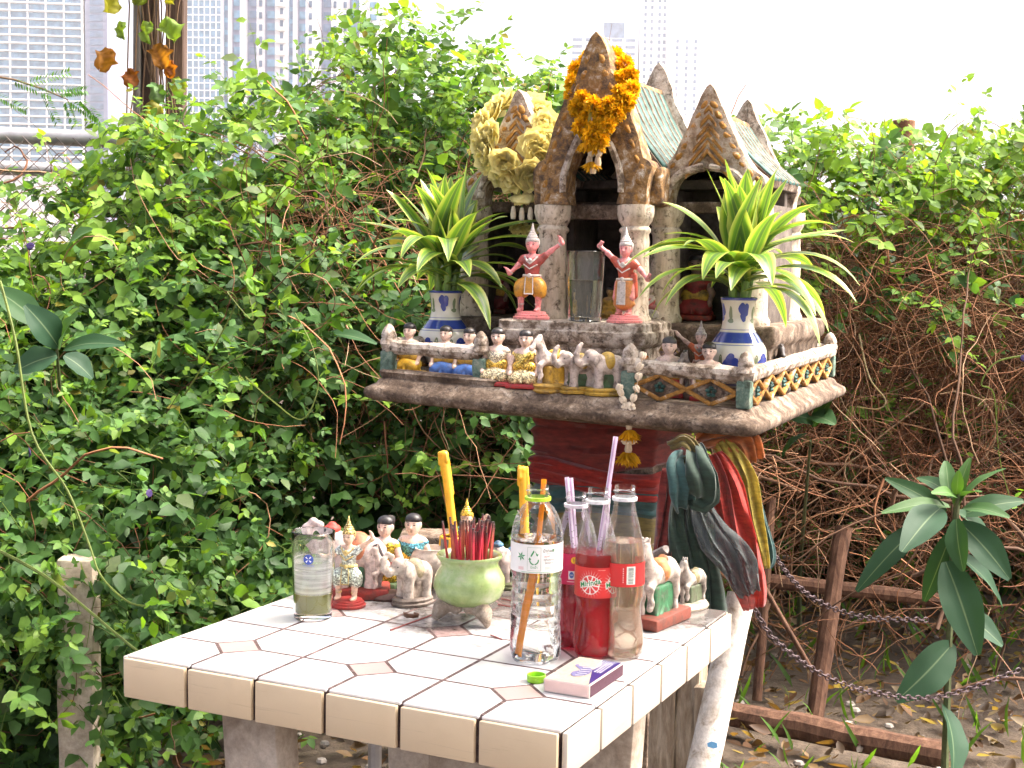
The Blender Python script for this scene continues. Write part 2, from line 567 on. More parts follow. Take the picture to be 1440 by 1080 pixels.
# ---- leaf litter and small stones
def litter():
    n = 9000
    a = RNG.uniform(-2.6, 3.2, n); b = RNG.uniform(2.3, 6.2, n)
    P = latv(a, b, RNG.uniform(.0, .022, n))
    th = RNG.uniform(0, 2 * np.pi, n)
    D = np.stack([np.cos(th), np.sin(th), RNG.uniform(-.2, .4, n)], 1)
    N = np.stack([RNG.normal(0, .45, n), RNG.normal(0, .45, n), np.ones(n)], 1)
    L = RNG.uniform(.02, .065, n)
    base = np.array([(.16, .09, .045), (.10, .055, .03), (.22, .15, .08), (.06, .04, .025), (.28, .22, .14)])
    C = base[RNG.integers(0, 5, n)] * RNG.uniform(.6, 1.2, (n, 1))
    tag(obj('leaf_litter', leaf_mesh('leaf_litter', P, D, N, L, L * .5, C, fold=.5, droop=-.2), None, M_LEAF),
        'brown fallen leaves scattered over the bare earth', 'leaf litter', kind='stuff')
    m = 700
    a = RNG.uniform(.2, 3.0, m); b = RNG.uniform(3.0, 5.6, m)
    P = latv(a, b, np.zeros(m)); L = RNG.uniform(.04, .13, m)
    th = RNG.uniform(0, 6.28, m)
    D = np.stack([np.cos(th) * .6, np.sin(th) * .6, np.ones(m)], 1)
    N = np.stack([np.cos(th + 1.57), np.sin(th + 1.57), np.zeros(m)], 1) + RNG.normal(0, .3, (m, 3))
    C = np.array([(.07, .15, .025)]) * RNG.uniform(.6, 1.5, (m, 1))
    tag(obj('grass_tufts', leaf_mesh('grass_tufts', P, D, N, L, L * .12, C, droop=.4), None, M_LEAF),
        'thin green grass blades sprouting from the litter', 'grass', kind='stuff')
    g = MB()
    for i in range(200):
        p = lat(random.uniform(-.6, 2.6), random.uniform(3.2, 5.4), .006)
        r = random.uniform(.005, .018)
        g.ell(p, (r, r * random.uniform(.6, 1), r * .6), 6, 4, col=random.choice([(.2, .18, .16), (.26, .24, .21), (.12, .1, .08)]))
    tag(g.build('gravel', M_TWIG, fix=False), 'pale pebbles and rubble among the leaves', 'gravel', kind='stuff')
litter()

# ---- the vine hedge: shape in metres right of (a) and ahead of (b) the camera
HA = np.array([-3.4, -2.4, -1.75, -1.45, -1.17, -.85, -.52, -.33, -.05, .18, .40, .52, .74, .88, 1.25, 1.7, 2.2, 3.4])
HT = np.array([1.12, 1.12, 1.14, 1.22, 1.50, 1.70, 1.88, 1.99, 1.86, 1.72, 1.55, 1.40, 1.40, 1.60, 1.58, 1.56, 1.62, 1.65])
def hedge_top(a): return np.interp(a, HA, HT) + .05 * np.sin(9 * a) + .035 * np.sin(23 * a + 1)
def hedge_front(a, z):
    """distance of the hedge's face from the camera"""
    left = np.interp(z, [0, .35, .7, 1.0, 1.3, 1.6, 2.1], [3.15, 3.15, 3.3, 3.55, 3.9, 4.35, 4.75])
    mid = np.interp(z, [0, .7, 1.1, 1.5, 2.1], [4.1, 3.95, 4.05, 4.4, 4.75])
    right = np.interp(z, [0, .5, .9, 1.2, 1.5, 1.8], [5.1, 4.8, 4.45, 4.25, 4.35, 4.7])
    w1 = np.clip((a + .95) / .5, 0, 1); w2 = np.clip((a - .35) / .45, 0, 1)
    f = left * (1 - w1) + mid * w1
    f = f * (1 - w2) + right * w2
    return f + .10 * np.sin(4.1 * a + 5.3 * z) + .07 * np.sin(11 * a - 7 * z + 1)

def leaf_density(a, z):
    top = hedge_top(a)
    d = np.ones_like(a)
    right = a > .55
    h = z / top
    dr = np.interp(h, [0, .25, .45, .72, .86, .95, 1.0], [.05, .05, .06, .07, .22, 1.0, 1.0])
    dr = np.where((a < .85) & (z > .35) & (z < 1.05), np.maximum(dr, .22), dr)
    d = np.where(right, dr, d)
    mid = (a > -.55) & (a <= .55)
    dm = np.interp(h, [0, .3, .5, .7, .85, 1], [.35, .45, .6, .7, 1, .9])
    d = np.where(mid, dm, d)
    # dry patch left of the shrine
    d = np.where((a > -.62) & (a < -.25) & (z > 1.25) & (z < 1.55), d * .3, d)
    return d

def vines():
    Ps, Ds, Ns, Ls, Cs, Rs = [], [], [], [], [], []
    ST = []
    n_sh = 9000
    a0 = RNG.uniform(-3.0, 3.0, n_sh)
    z0 = RNG.uniform(0.02, 1, n_sh) ** .85 * (hedge_top(a0) + .02)
    keep = RNG.uniform(0, 1, n_sh) < leaf_density(a0, z0)
    keep &= ~((np.abs(a0) > 2.2) & (RNG.uniform(0, 1, n_sh) < .5))
    a0, z0 = a0[keep], z0[keep]
    n = len(a0)
    depth_in = np.abs(RNG.normal(0, .16, n)) + RNG.uniform(-.05, .05, n)
    b0 = hedge_front(a0, z0) + depth_in
    P0 = latv(a0, b0, z0)
    # shoot direction: sideways and drooping, the top ones upwards
    hrel = z0 / hedge_top(a0)
    th = RNG.uniform(-np.pi, np.pi, n)
    dz = np.where(hrel > .9, RNG.uniform(-.1, .75, n), RNG.uniform(-.9, .5, n))
    dv = RGT[None] * np.cos(th)[:, None] * .8 + FWD[None] * (np.sin(th) * .35 - .2)[:, None] + np.array([0, 0, 1.0])[None] * dz[:, None]
    dv = norm(dv)
    nn = 6
    step = RNG.uniform(.028, .045, n)
    pts = [P0]
    d = dv.copy()
    for k in range(nn):
        d = norm(d + RNG.normal(0, .22, (n, 3)) + np.array([0, 0, -.10]))
        pts.append(pts[-1] + d * step[:, None])
    PT = np.stack(pts, 1)
    sr = np.linspace(.0016, .0006, nn + 1)[None].repeat(n, 0)
    SCOL = np.array([(.10, .15, .03)]) * RNG.uniform(.6, 1.5, (n, 1))
    # shoot tone: darker with depth, young on top; sunlit glow at right painted in
    fresh_lit = np.clip(RNG.normal(.40, .25, n) + .22 * (a0 > .6) + .62 * (hrel > .80) * RNG.uniform(.2, 1, n) - .8 * depth_in, 0, 1)
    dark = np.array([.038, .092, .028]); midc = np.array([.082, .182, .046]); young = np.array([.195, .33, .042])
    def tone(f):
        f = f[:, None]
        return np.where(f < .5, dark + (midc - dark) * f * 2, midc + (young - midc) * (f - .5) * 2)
    for k in range(1, nn + 1):
        base = PT[:, k]
        tan = norm(PT[:, k] - PT[:, k - 1])
        side = norm(np.cross(tan, np.array([0, 0, 1.0]) + RNG.normal(0, .3, (n, 3))))
        sgn = np.where(RNG.uniform(0, 1, n) < .5, 1, -1)[:, None]
        pet = norm(side * sgn * .8 + tan * .4 - FWD[None] * .45 + np.array([0, 0, .15]) + RNG.normal(0, .3, (n, 3)))
        nrm = norm(-FWD[None] * .55 + np.array([0, 0, .8]) + RNG.normal(0, .42, (n, 3)))
        S = norm(np.cross(pet, nrm))
        L = np.clip(RNG.normal(.036, .010, n), .014, .06)
        young_tip = k >= nn - 1
        if young_tip: L = L * .62
        plen = L * .8
        # leaflets: one at the end, a pair (sometimes two) below it
        for (tt, sx) in ((1.0, 0), (.62, 1), (.62, -1), (.22, 1), (.22, -1)):
            if tt < .3:
                sel = RNG.uniform(0, 1, n) < .45
            else:
                sel = RNG.uniform(0, 1, n) < .92
            b = base + pet * (plen * tt * (1.6 if tt < 1 else 1.25))[:, None]
            if sx == 0: dd = pet + RNG.normal(0, .18, (n, 3))
            else: dd = S * sx + pet * .45 + RNG.normal(0, .22, (n, 3))
            dd = dd + np.array([0, 0, -.22])
            f = np.clip(fresh_lit + RNG.normal(0, .14, n) + (.22 if young_tip else 0), 0, 1)
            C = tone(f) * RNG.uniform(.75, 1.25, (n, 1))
            yel = RNG.uniform(0, 1, n) < .012
            C[yel] = np.array([.30, .27, .05]) * RNG.uniform(.6, 1.1, (yel.sum(), 1))
            pale = RNG.uniform(0, 1, n) < .04
            C[pale] = np.array([.12, .17, .07])
            Ps.append(b[sel]); Ds.append(dd[sel]); Ns.append((nrm + RNG.normal(0, .28, (n, 3)))[sel])
            Ls.append((L * RNG.uniform(.75, 1.15, n))[sel]); Cs.append(C[sel])
    P = np.concatenate(Ps); D = np.concatenate(Ds); N = np.concatenate(Ns); L = np.concatenate(Ls); C = np.concatenate(Cs)
    print('vine leaflets', len(P))
    W = L * RNG.uniform(.55, .75, len(L))
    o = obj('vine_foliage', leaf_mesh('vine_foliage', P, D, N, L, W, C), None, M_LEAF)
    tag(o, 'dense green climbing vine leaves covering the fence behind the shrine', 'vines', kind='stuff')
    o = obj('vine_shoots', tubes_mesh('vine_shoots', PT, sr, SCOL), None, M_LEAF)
    tag(o, 'thin green vine shoots running through the hedge leaves', 'vine shoots', kind='stuff')
    # dark leaves deep in the hedge, added to stop light showing through
    m = 80000
    a = np.concatenate([RNG.uniform(-3.6, 3.8, m - 24000), RNG.uniform(.2, 3.6, 24000)])
    tp = hedge_top(a)
    z = RNG.uniform(0.0, 1, m) * np.where(a < -1.25, tp * .80, tp * .93)
    b = np.maximum(hedge_front(a, z) + .28, np.where(a > .4, 4.95, 3.4)) + np.abs(RNG.normal(0, .22, m)) + .45 * RNG.uniform(0, 1, m)
    low = (a > .3) & (z < .95)
    b = np.where(low, RNG.uniform(5.3, 6.6, m), b)
    P = latv(a, b, z)
    D = RNG.normal(0, 1, (m, 3)) + np.array([0, 0, -.4])
    N = -FWD[None] * .8 + np.array([0, 0, .5]) + RNG.normal(0, .5, (m, 3))
    L = RNG.uniform(.05, .105, m)
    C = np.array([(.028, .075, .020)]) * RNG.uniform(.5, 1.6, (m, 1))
    dry = RNG.uniform(0, 1, m) < np.where((a > .4) & (z < 1.38), .55, np.where(a > .2, .12, .02))
    C[dry] = np.array([.10, .07, .035]) * RNG.uniform(.5, 1.2, (dry.sum(), 1))
    o = obj('backing_foliage', leaf_mesh('backing_foliage', P, D, N, L, L * .65, C), None, M_LEAF)
    tag(o, 'dark leaves added deep inside the vine hedge to block light', 'foliage', kind='stuff')
vines()

# ---- dry brown vine tangle, thick on the right of the shrine
def tangle():
    n = 8600
    z_all = []
    a = np.concatenate([RNG.uniform(.3, 3.2, 7000), RNG.uniform(-.75, .5, 1200), RNG.uniform(-2.6, -.6, n - 8200)])
    top = hedge_top(a)
    z = np.where(a > .3, RNG.triangular(.02, 1.05, 1.5, n), RNG.uniform(.1, 1.5, n))
    z = np.where((a < .3) & (a > -.75), RNG.triangular(.35, 1.3, 1.75, n), z)
    b = hedge_front(a, z) + np.abs(RNG.normal(.12, .2, n))
    b = np.where((a > .45) & (z < .75), RNG.uniform(3.9, 5.3, n), b)
    P0 = latv(a, b, z)
    th = RNG.uniform(-np.pi, np.pi, n)
    d = norm(RGT[None] * np.cos(th)[:, None] + FWD[None] * RNG.normal(0, .35, (n, 1)) + np.array([0, 0, 1.0])[None] * np.sin(th)[:, None] * .8)
    m = 11
    st = RNG.uniform(.022, .055, n)
    curl = RNG.normal(0, .20, n)
    pts = [P0]
    for k in range(m - 1):
        ax = np.cross(d, FWD[None])
        d = norm(d + ax * curl[:, None] + RNG.normal(0, .16, (n, 3)) + np.array([0, 0, -.035]))
        pts.append(pts[-1] + d * st[:, None])
    PT = np.stack(pts, 1)
    r = RNG.uniform(.0009, .0024, n) * np.where(RNG.uniform(0, 1, n) < .08, 2.0, 1)
    RAD = r[:, None] * np.linspace(1.0, .6, m)[None]
    base = np.array([(.21, .095, .045), (.15, .066, .032), (.27, .15, .08), (.10, .05, .027), (.33, .22, .13)])
    C = base[RNG.choice(5, n, p=[.34, .28, .18, .14, .06])] * RNG.uniform(.7, 1.3, (n, 1))
    o = obj('dry_vine_tangle', tubes_mesh('dry_vine_tangle', PT, RAD, C), None, M_TWIG)
    tag(o, 'mass of dry brown vine stems tangled beside the shrine', 'dry vines', kind='stuff')
tangle()
def branches():
    n, m = 90, 14
    a = RNG.uniform(.35, 2.9, n); z = RNG.uniform(.05, 1.0, n); b = RNG.uniform(3.7, 5.2, n)
    th = RNG.uniform(-np.pi, np.pi, n)
    d = norm(RGT[None] * np.cos(th)[:, None] * .7 + FWD[None] * RNG.normal(0, .3, (n, 1)) + np.array([0, 0, 1.0])[None] * (np.abs(np.sin(th)) + .2)[:, None])
    P = [latv(a, b, z * .6)]
    st = RNG.uniform(.03, .085, n)
    for k in range(m - 1):
        d = norm(d + RNG.normal(0, .24, (n, 3)) + np.array([0, 0, -.03])); P.append(P[-1] + d * st[:, None])
    PT = np.stack(P, 1); r = RNG.uniform(.002, .0075, n)
    C = np.array([(.14, .08, .05)]) * RNG.uniform(.5, 1.5, (n, 1))
    tag(obj('woody_stems', tubes_mesh('woody_stems', PT, r[:, None] * np.linspace(1, .5, m)[None], C, 5), None, M_TWIG),
        'thicker woody vine stems criss-crossing the dark hollow', 'vine stems', kind='stuff')
branches()

# ---- dark earth bank and boards behind the fence closing the view under the vines
def long_tendrils():
    """the few long green runners that stand out in front of the hedge"""
    runs = [
        ('long pale runner drooping past the hedge to a bright shoot', [(0, 395, 3.0), (22, 480, 2.95), (45, 610, 2.9), (95, 690, 2.85), (125, 765, 2.8), (142, 810, 2.75), (178, 845, 2.7), (205, 852, 2.66)], .0032, True),
        ('straight green runner touching the outer corner of the table', [(-10, 770, 2.3), (60, 808, 2.15), (120, 855, 2.0), (165, 893, 1.88), (199, 920, 1.81)], .003, False),
        ('thin looping tendril hanging high in the hedge', [(260, 555, 3.35), (300, 490, 3.32), (332, 425, 3.3), (320, 412, 3.28), (355, 450, 3.28), (345, 395, 3.3)], .0022, True),
        ('slender runner arching down beside the dry patch', [(345, 530, 3.3), (385, 565, 3.28), (425, 590, 3.26), (447, 545, 3.28), (440, 490, 3.3), (415, 440, 3.34)], .0022, False),
        ('bare beige runner hooked over the brown tangle', [(1208, 470, 4.2), (1222, 530, 4.15), (1245, 562, 4.1), (1235, 575, 4.1), (1205, 572, 4.12)], .003, False),
        ('pale green runner trailing across the brown tangle', [(1440, 500, 4.0), (1400, 510, 4.0), (1380, 540, 4.0), (1398, 555, 4.0), (1405, 640, 4.0), (1420, 700, 3.98)], .003, True),
    ]
    for lab, pts, r, tip in runs:
        W = [at_depth(*p) for p in pts]
        fine = []
        for i in range(len(W) - 1):
            p0 = W[max(i - 1, 0)]; p1 = W[i]; p2 = W[i + 1]; p3 = W[min(i + 2, len(W) - 1)]
            for s in np.linspace(0, 1, 6)[:-1]:
                fine.append(.5 * ((2 * p1) + (-p0 + p2) * s + (2 * p0 - 5 * p1 + 4 * p2 - p3) * s ** 2 + (-p0 + 3 * p1 - 3 * p2 + p3) * s ** 3))
        fine.append(W[-1])
        base = fine[0]
        root = thing('vine_runner', lab, 'vine', base)
        g = MB(); g.tube([f - base for f in fine], [r * (1 - .5 * i / len(fine)) for i in range(len(fine))], 5, col=(.17, .22, .06) if 'bare' not in lab else (.3, .25, .15))
        g.build('stem', M_LEAF, root, fix=False)
        if tip:
            k = 7
            e = fine[-1] - base
            P = np.array([e + RNG.normal(0, .012, 3) for _ in range(k)])
            D = norm(RNG.normal(0, .6, (k, 3)) + RGT[None] * .8); N = -FWD[None] * .5 + np.array([0, 0, .7]) + RNG.normal(0, .4, (k, 3))
            L = RNG.uniform(.02, .042, k)
            o = obj('young_leaves', leaf_mesh('young_leaves', P, D, N, L, L * .5, np.array([(.16, .33, .03)]) * RNG.uniform(.8, 1.2, (k, 1))), root, M_LEAF)
            o['kind'] = 'stuff'
long_tendrils()

def flowers():
    """purple butterfly pea blossoms"""
    g = MB()
    g.tube([(0, 0, 0), (.004, -.006, .004), (.006, -.014, .006)], [.002, .003, .003], 5, col=(.2, .28, .06))
    for i, (sx, sz, t) in enumerate(((1, 1, .2), (.8, .7, -.35))):
        M = Euler((R_(70 + 30 * i), R_(20 * (1 - 2 * i)), 0)).to_matrix()
        g.ell((.008, -.022, .008 - .006 * i), (.017 * sx, .013 * sz, .0018), 9, 5, M=M, col=(.022, .008, .07))
    me = g.mesh('blossom', fix=False)
    m = m_attr('petal_purple', .6, .1)
    spots = [(492, 'by', 0)]
    i = 0
    for (x, y, d) in ((30, 640, 2.95), (108, 483, 3.4), (200, 697, 3.25), (188, 193, 5.0), (45, 350, 3.7), (312, 207, 4.6), (1262, 242, 4.45), (1437, 505, 3.98)):
        p = at_depth(x, y, d)
        o = obj('pea_blossom', me, None, m, p, (random.uniform(-.6, .6), random.uniform(-.5, .5), random.uniform(0, 2.5)))
        o.scale = (.75, .75, .75)
        tag(o, 'small dark purple pea blossom on the green vines', 'flower', 'purple blossoms dotted over the vines')
        i += 1
flowers()

# ---- chain link fence with galvanised rails
M_GALV = m_plain('galvanised_pipe', (.42, .42, .42), .45, .35, 14, .1, Metallic=.55)
M_RUST = m_weather('rusty_metal', None, [(.35, (.10, .045, .022)), (.55, (.19, .09, .045)), (.7, (.30, .20, .13))], 30, .8, .4)
FB = lambda a: 5.25 + .17 * a             # the fence line: metres ahead of the camera for a metres to the right
def fence():
    root = thing('chain_link_fence', 'chain link fence with galvanised top rails standing in the vines', 'fence', lat(0, FB(0), 0))
    o = np.array(root.location)
    def pipe(name, a0, a1, z0, z1, r, db=0.0, m=M_GALV):
        g = MB(); g.tube([lat(a0, FB(a0) + db, z0) - o, lat((a0 + a1) / 2, FB((a0 + a1) / 2) + db, (z0 + z1) / 2) - o, lat(a1, FB(a1) + db, z1) - o], r, 14)
        return g.build(name, m, root)
    pipe('top_rail', -3.4, -1.33, 1.66, 1.64, .029)
    pipe('lower_rail', -3.4, -1.33, 1.56, 1.535, .026, .16)
    pipe('bottom_rail', -3.4, 3.6, .12, .12, .022)
    for a, z in ((-3.2, 1.72), (-1.33, 1.72), (-.2, 1.72), (1.48, 1.80), (1.85, 1.72)):
        g = MB()
        p = lat(a, FB(a), 0) - o
        r = .044 if a == 1.48 else .03
        g.lathe([(r, 0), (r, z), (r * .9, z + .004), (r * .55, z + .004), (r * .55, z - .05)], 14, p, cap=False)
        g.build('post', M_RUST if a > 1 else M_GALV, root)
    # wire: two families of diagonal wires
    P = []
    s = .055
    for sg in (1, -1):
        for i in range(-45, 125):
            x0 = -3.4 + i * s
            pts = []
            for k in range(0, 13):
                zz = .14 + k * 1.5 / 12
                pts.append((x0 + sg * (zz - .14) + (1.5 if sg < 0 else 0) * 1.0, zz))
            if pts[0][0] < -4.2 or pts[-1][0] > 3.8 and pts[0][0] > 3.8: continue
            P.append([lat(min(max(x, -3.4), 3.6), FB(min(max(x, -3.4), 3.6)) - .03 + .006 * sg, z) - o for x, z in pts])
    PT = np.array(P)
    C = np.tile(np.array([(.23, .20, .18)]), (len(P), 1)) * RNG.uniform(.6, 1.2, (len(P), 1))
    w = obj('chain_link_mesh', tubes_mesh('chain_link_mesh', PT, np.full(PT.shape[:2], .0019), C), root, M_TWIG)
    w['kind'] = 'stuff'
fence()

# dead creeper on the fence at upper left: bigger orange and yellow dry leaves
def crumpled_leaf(p, D, N, L, c, seed):
    rg = np.random.default_rng(seed + 50)
    d = norm(D[None])[0]; sd = norm(np.cross(d, N)[None])[0]; nn = np.cross(sd, d)
    n, k = 9, 7
    V = []; C = []
    for i in range(n):
        f = i / (n - 1)
        w = L * .48 * math.sin(math.pi * min(1, f * .9 + .1)) ** .7 * (1 + .22 * math.sin(f * 14 + seed)) + L * .02
        for j in range(k):
            q = 2 * j / (k - 1) - 1
            h = .16 * math.sin(q * 3 + f * 5 + seed) + .22 * abs(q) * math.sin(seed * 1.7 + 2 * f) + rg.normal(0, .05)
            V.append(p + d * L * (f + .08 * abs(q) * math.sin(9 * f)) + sd * w * q + nn * L * (h - .25 * f * f))
            C.append(np.array(c) * rg.uniform(.6, 1.15) * (.75 if abs(q) > .8 else 1))
    I = np.arange(n * k).reshape(n, k)
    a, b, e, g = I[:-1, :-1].ravel(), I[1:, :-1].ravel(), I[1:, 1:].ravel(), I[:-1, 1:].ravel()
    return tri_mesh('creeper_leaf', np.array(V), np.concatenate([np.stack([a, b, e], 1), np.stack([a, e, g], 1)]), np.array(C))
def dead_creeper():
    root = thing('wooden_post', 'tall weathered double timber post hung with dying creeper', 'post', lat(-1.24, FB(-1.24) - .06, 0))
    o = np.array(root.location)
    mw = m_weather('old_timber', None, [(.3, (.035, .022, .016)), (.55, (.085, .055, .04)), (.75, (.16, .11, .08))], (60, 60, 5), .9, .5)
    mw2 = m_weather('grey_timber', None, [(.3, (.12, .11, .10)), (.55, (.24, .22, .2)), (.75, (.38, .36, .33))], (60, 60, 5), .9, .5)
    def board(name, x0, x1, w, z0, z1, db, m):
        g = MB()
        a = Vector(RGT * x0 + FWD * db); a.z = z0
        b = Vector(RGT * x1 + FWD * db); b.z = z1
        g.bar(a, b, w, .06, up=FWD)
        g.build(name, m, root, bevel=.004)
    board('board', .045, .075, .062, 0, 3.3, .0, mw)
    board('board', -.045, -.02, .045, 0, 3.3, .02, mw)
    board('board', -.085, -.055, .02, 0, 3.3, -.01, mw2)
    # creeper stems
    n = 16; m = 14
    z = np.linspace(1.3, 3.0, m)[None].repeat(n, 0)
    a = RNG.uniform(-.08, .08, (n, 1)) + np.cumsum(RNG.normal(0, .014, (n, m)), 1)
    PT = RGT[None, None] * a[..., None] - FWD[None, None] * RNG.uniform(.04, .08, (n, 1, 1)) + np.array([0, 0, 1.0]) * z[..., None]
    C = np.array([(.22, .14, .08)]) * RNG.uniform(.5, 1.4, (n, 1))
    s = obj('creeper_stems', tubes_mesh('creeper_stems', PT, np.full((n, m), .0032), C), root, M_TWIG); s['kind'] = 'stuff'
    # creeper leaves, each one its own part
    cols = [(.30, .30, .04), (.20, .32, .05), (.36, .16, .03), (.32, .11, .02), (.12, .22, .06), (.22, .30, .04)]
    spots = [(-.11, 2.12), (-.09, 2.02), (-.13, 1.93), (-.08, 1.87), (-.085, 2.2), (-.02, 2.16), (.05, 2.13), (.06, 2.04), (.03, 1.95), (.06, 1.90), (.03, 1.82), (.10, 1.84), (.03, 1.75), (.02, 1.68), (-.04, 1.66), (.06, 1.62), (.02, 2.25), (.07, 2.22), (-.06, 2.28), (.0, 2.02)]
    for i, (a, zz) in enumerate(spots):
        p = RGT * a - FWD * random.uniform(.07, .12) + np.array([0, 0, zz])
        c = cols[i % 6]
        D = RGT * random.uniform(-.5, .5) + np.array([0, 0, -1.0]) - FWD * .3
        N = -FWD + RNG.normal(0, .5, 3)
        L = np.array([random.uniform(.06, .11)])
        me = crumpled_leaf(p, D, N, float(L[0]) * .8, c, i)
        obj('creeper_leaf', me, root, M_LEAF)
dead_creeper()

def feathery_branch():
    """pinnate-leaved twig crossing in front of the left tower"""
    base = at_depth(-20, 105, 4.3)
    root = thing('feathery_branch', 'feathery pinnate branch hanging before the balconied tower', 'branch', base)
    line = [at_depth(x, y, 4.3) for x, y in ((-20, 105), (20, 112), (60, 125), (95, 140), (105, 165))]
    g = MB(); g.tube([p - base for p in line], [.004, .0035, .003, .002, .0012], 5, col=(.12, .08, .05))
    g.build('stem', M_TWIG, root, fix=False)
    Ps, Ds, Ns, Ls, Cs = [], [], [], [], []
    for (x, y, dx, dy) in ((15, 112, 55, 22), (35, 118, 60, -16), (55, 122, 62, 5), (60, 126, 20, 45), (80, 132, 40, -5), (92, 140, 12, 36), (95, 140, 45, 30), (110, 138, 28, 28), (-10, 132, 45, 22)):
        p0 = at_depth(x, y, 4.3); p1 = at_depth(x + dx, y + dy, 4.27)
        for s in np.linspace(.12, 1, 13):
            for sg in (1, -1):
                d = norm((p1 - p0)[None])[0]
                sd = norm(np.cross(d, FWD)[None])[0]
                Ps.append(p0 + (p1 - p0) * s - base); Ds.append(sd * sg + d * .7); Ns.append(-FWD * .4 + np.array([0, 0, 1.0]) + RNG.normal(0, .3, 3))
                Ls.append(.019); Cs.append(np.array([.07, .19, .03]) * random.uniform(.7, 1.3))
    L = np.array(Ls)
    o = obj('leaflets', leaf_mesh('leaflets', np.array(Ps), np.array(Ds), np.array(Ns), L, L * .38, np.array(Cs)), root, M_LEAF); o['kind'] = 'stuff'
feathery_branch()

# ---- buildings far beyond the fence
def m_bld(name, col, rough=.7):
    t = NT(name)
    n = t.noise(.3, 3)
    return t.done(t.bsdf(t.mix(1.0, col, t.ramp(n, [(.3, .9), (.7, 1.05)]), 'MULTIPLY'), rough))
B_WHITE = m_bld('white_render', (.72, .72, .72)); B_CREAM = m_bld('cream_render', (.66, .62, .58)); B_MAUVE = m_bld('mauve_cladding', (.13, .14, .21))
def m_glass_b(name, col):
    t = NT(name)
    c = t.mix(1.0, col, t.ramp(t.noise((.35, .35, .31), 2), [(.35, .6), (.65, 1.2)]), 'MULTIPLY')
    return t.done(t.bsdf(c, .12, Specular_IOR_Level=.8))
B_GLASS = m_glass_b('blue_glazing', (.10, .21, .31)); B_GLASS2 = m_glass_b('dark_glazing', (.07, .11, .18))
def frame_at(x, y, dep):
    """a building's foot: returns root location and its facing so that local x runs right, -y faces the camera"""
    p = at_depth(x, y, dep)
    return np.array([p[0], p[1], 0.0]), math.atan2(RGT[1], RGT[0])
def box_mesh(sx, sy, sz, name):
    g = MB(); g.box((0, 0, sz / 2), (sx, sy, sz)); return g.mesh(name, smooth=False)
def buildings():
    # 1. balconied condominium
    D = 560.0; k = D / FPX
    loc, rz = frame_at(62, 362, D)
    t = thing('apartment_tower', 'tall blue glazed tower with white balcony slabs on its face', 'building', loc, rz + R_(6))
    obj('wall', box_mesh(34, 30, 125, 'wall'), t, B_CREAM, (-2, 16.0, 0))
    obj('wall', box_mesh(8.4, 28, 125, 'wall_b'), t, B_MAUVE, (20.5, 15.5, 0))
    obj('wall', box_mesh(7, 28, 125, 'wall_c'), t, B_MAUVE, (-23.2, 15.5, 0))
    pane = box_mesh(6.2, .3, 2.35, 'pane'); slab = box_mesh(34.6, 1.9, .42, 'slab'); fin = box_mesh(.5, 1.5, 125, 'fin')
    pane2 = box_mesh(5.0, .3, 2.3, 'pane2')
    for i in range(6): obj('fin', fin, t, B_WHITE, (-18.9 + 6.85 * i, .3, 0))
    for f in range(10, 34):
        z = f * 3.1
        obj('balcony_slab', slab, t, B_WHITE, (-2, .05, z))
        for i in range(5): obj('window', pane, t, B_GLASS, (-15.5 + 6.85 * i, .9, z + .5))
        obj('window', pane2, t, B_GLASS2, (20.6, 1.42, z + .5))
    # 2. plain glass block behind the wooden post
    D = 600.0
    loc, rz = frame_at(280, 362, D)
    t = thing('glass_tower', 'slim pale blue curtain wall tower beside the striped block', 'building', loc, rz - R_(4))
    obj('wall', box_mesh(20, 24, 112, 'wall'), t, B_GLASS, (0, 12, 0))
    mul = box_mesh(.35, .5, 112, 'mullion'); tr = box_mesh(20.2, .5, .45, 'spandrel')
    for i in range(9): obj('mullion', mul, t, B_WHITE, (-9.9 + i * 2.47, -.1, 0))
    for f in range(10, 36): obj('spandrel', tr, t, B_WHITE, (0, -.05, f * 3.1))
    # 3. white striped tower
    D = 400.0
    loc, rz = frame_at(425, 362, D)
    t = thing('striped_tower', 'white tower with vertical bands of dark blue windows', 'building', loc, rz)
    obj('wall', box_mesh(46, 26, 95, 'wall'), t, B_WHITE, (0, 13.2, 0))
    px = lambda x: (x - 425) * D / FPX
    bandw = [(318, 5, B_GLASS), (332, 10, B_MAUVE), (354, 12, B_MAUVE), (379, 13, B_MAUVE), (408, 5, B_GLASS), (423, 10, B_MAUVE), (457, 13, B_MAUVE), (496, 13, B_MAUVE)]
    for i, (x, w, m) in enumerate(bandw):
        ww = w * D / FPX
        obj('band', box_mesh(ww, .5, 95, 'band'), t, m, (px(x), .05, 0))
        pn = box_mesh(ww * .8, .5, 2.0, 'pane')
        for f in range(8, 28): obj('window', pn, t, B_GLASS if i % 2 else B_GLASS2, (px(x) + .12 * ww, -.12, f * 3.3))
    pn = box_mesh(.85, .5, 1.7, 'pane'); bal = box_mesh(2.3, 1.1, 1.0, 'balcony')
    for x in (366, 435, 469, 483):
        for f in range(8, 28): obj('window', pn, t, B_GLASS2, (px(x), .1, f * 3.3))
    for f in range(8, 28):
        obj('balcony', bal, t, B_CREAM, (px(395), -.1, f * 3.3)); obj('window', pn, t, B_GLASS2, (px(395), .1, f * 3.3 + 1.2))
    for f in range(8, 28): obj('window', box_mesh(1.9, .5, 1.7, 'pane3'), t, B_GLASS, (px(522), .1, f * 3.3))
    # 4. hazy white blocks behind the roof
    D = 760.0
    loc, rz = frame_at(955, 362, D)
    t = thing('white_apartment_block', 'faint white apartment block with rows of small windows behind the roof', 'building', loc, rz)
    obj('wall', box_mesh(19, 20, 124, 'wall'), t, B_WHITE, (0, 10, 0))
    obj('wall', box_mesh(15, 18, 160, 'wall_b'), t, B_WHITE, (-16, 12, 0))
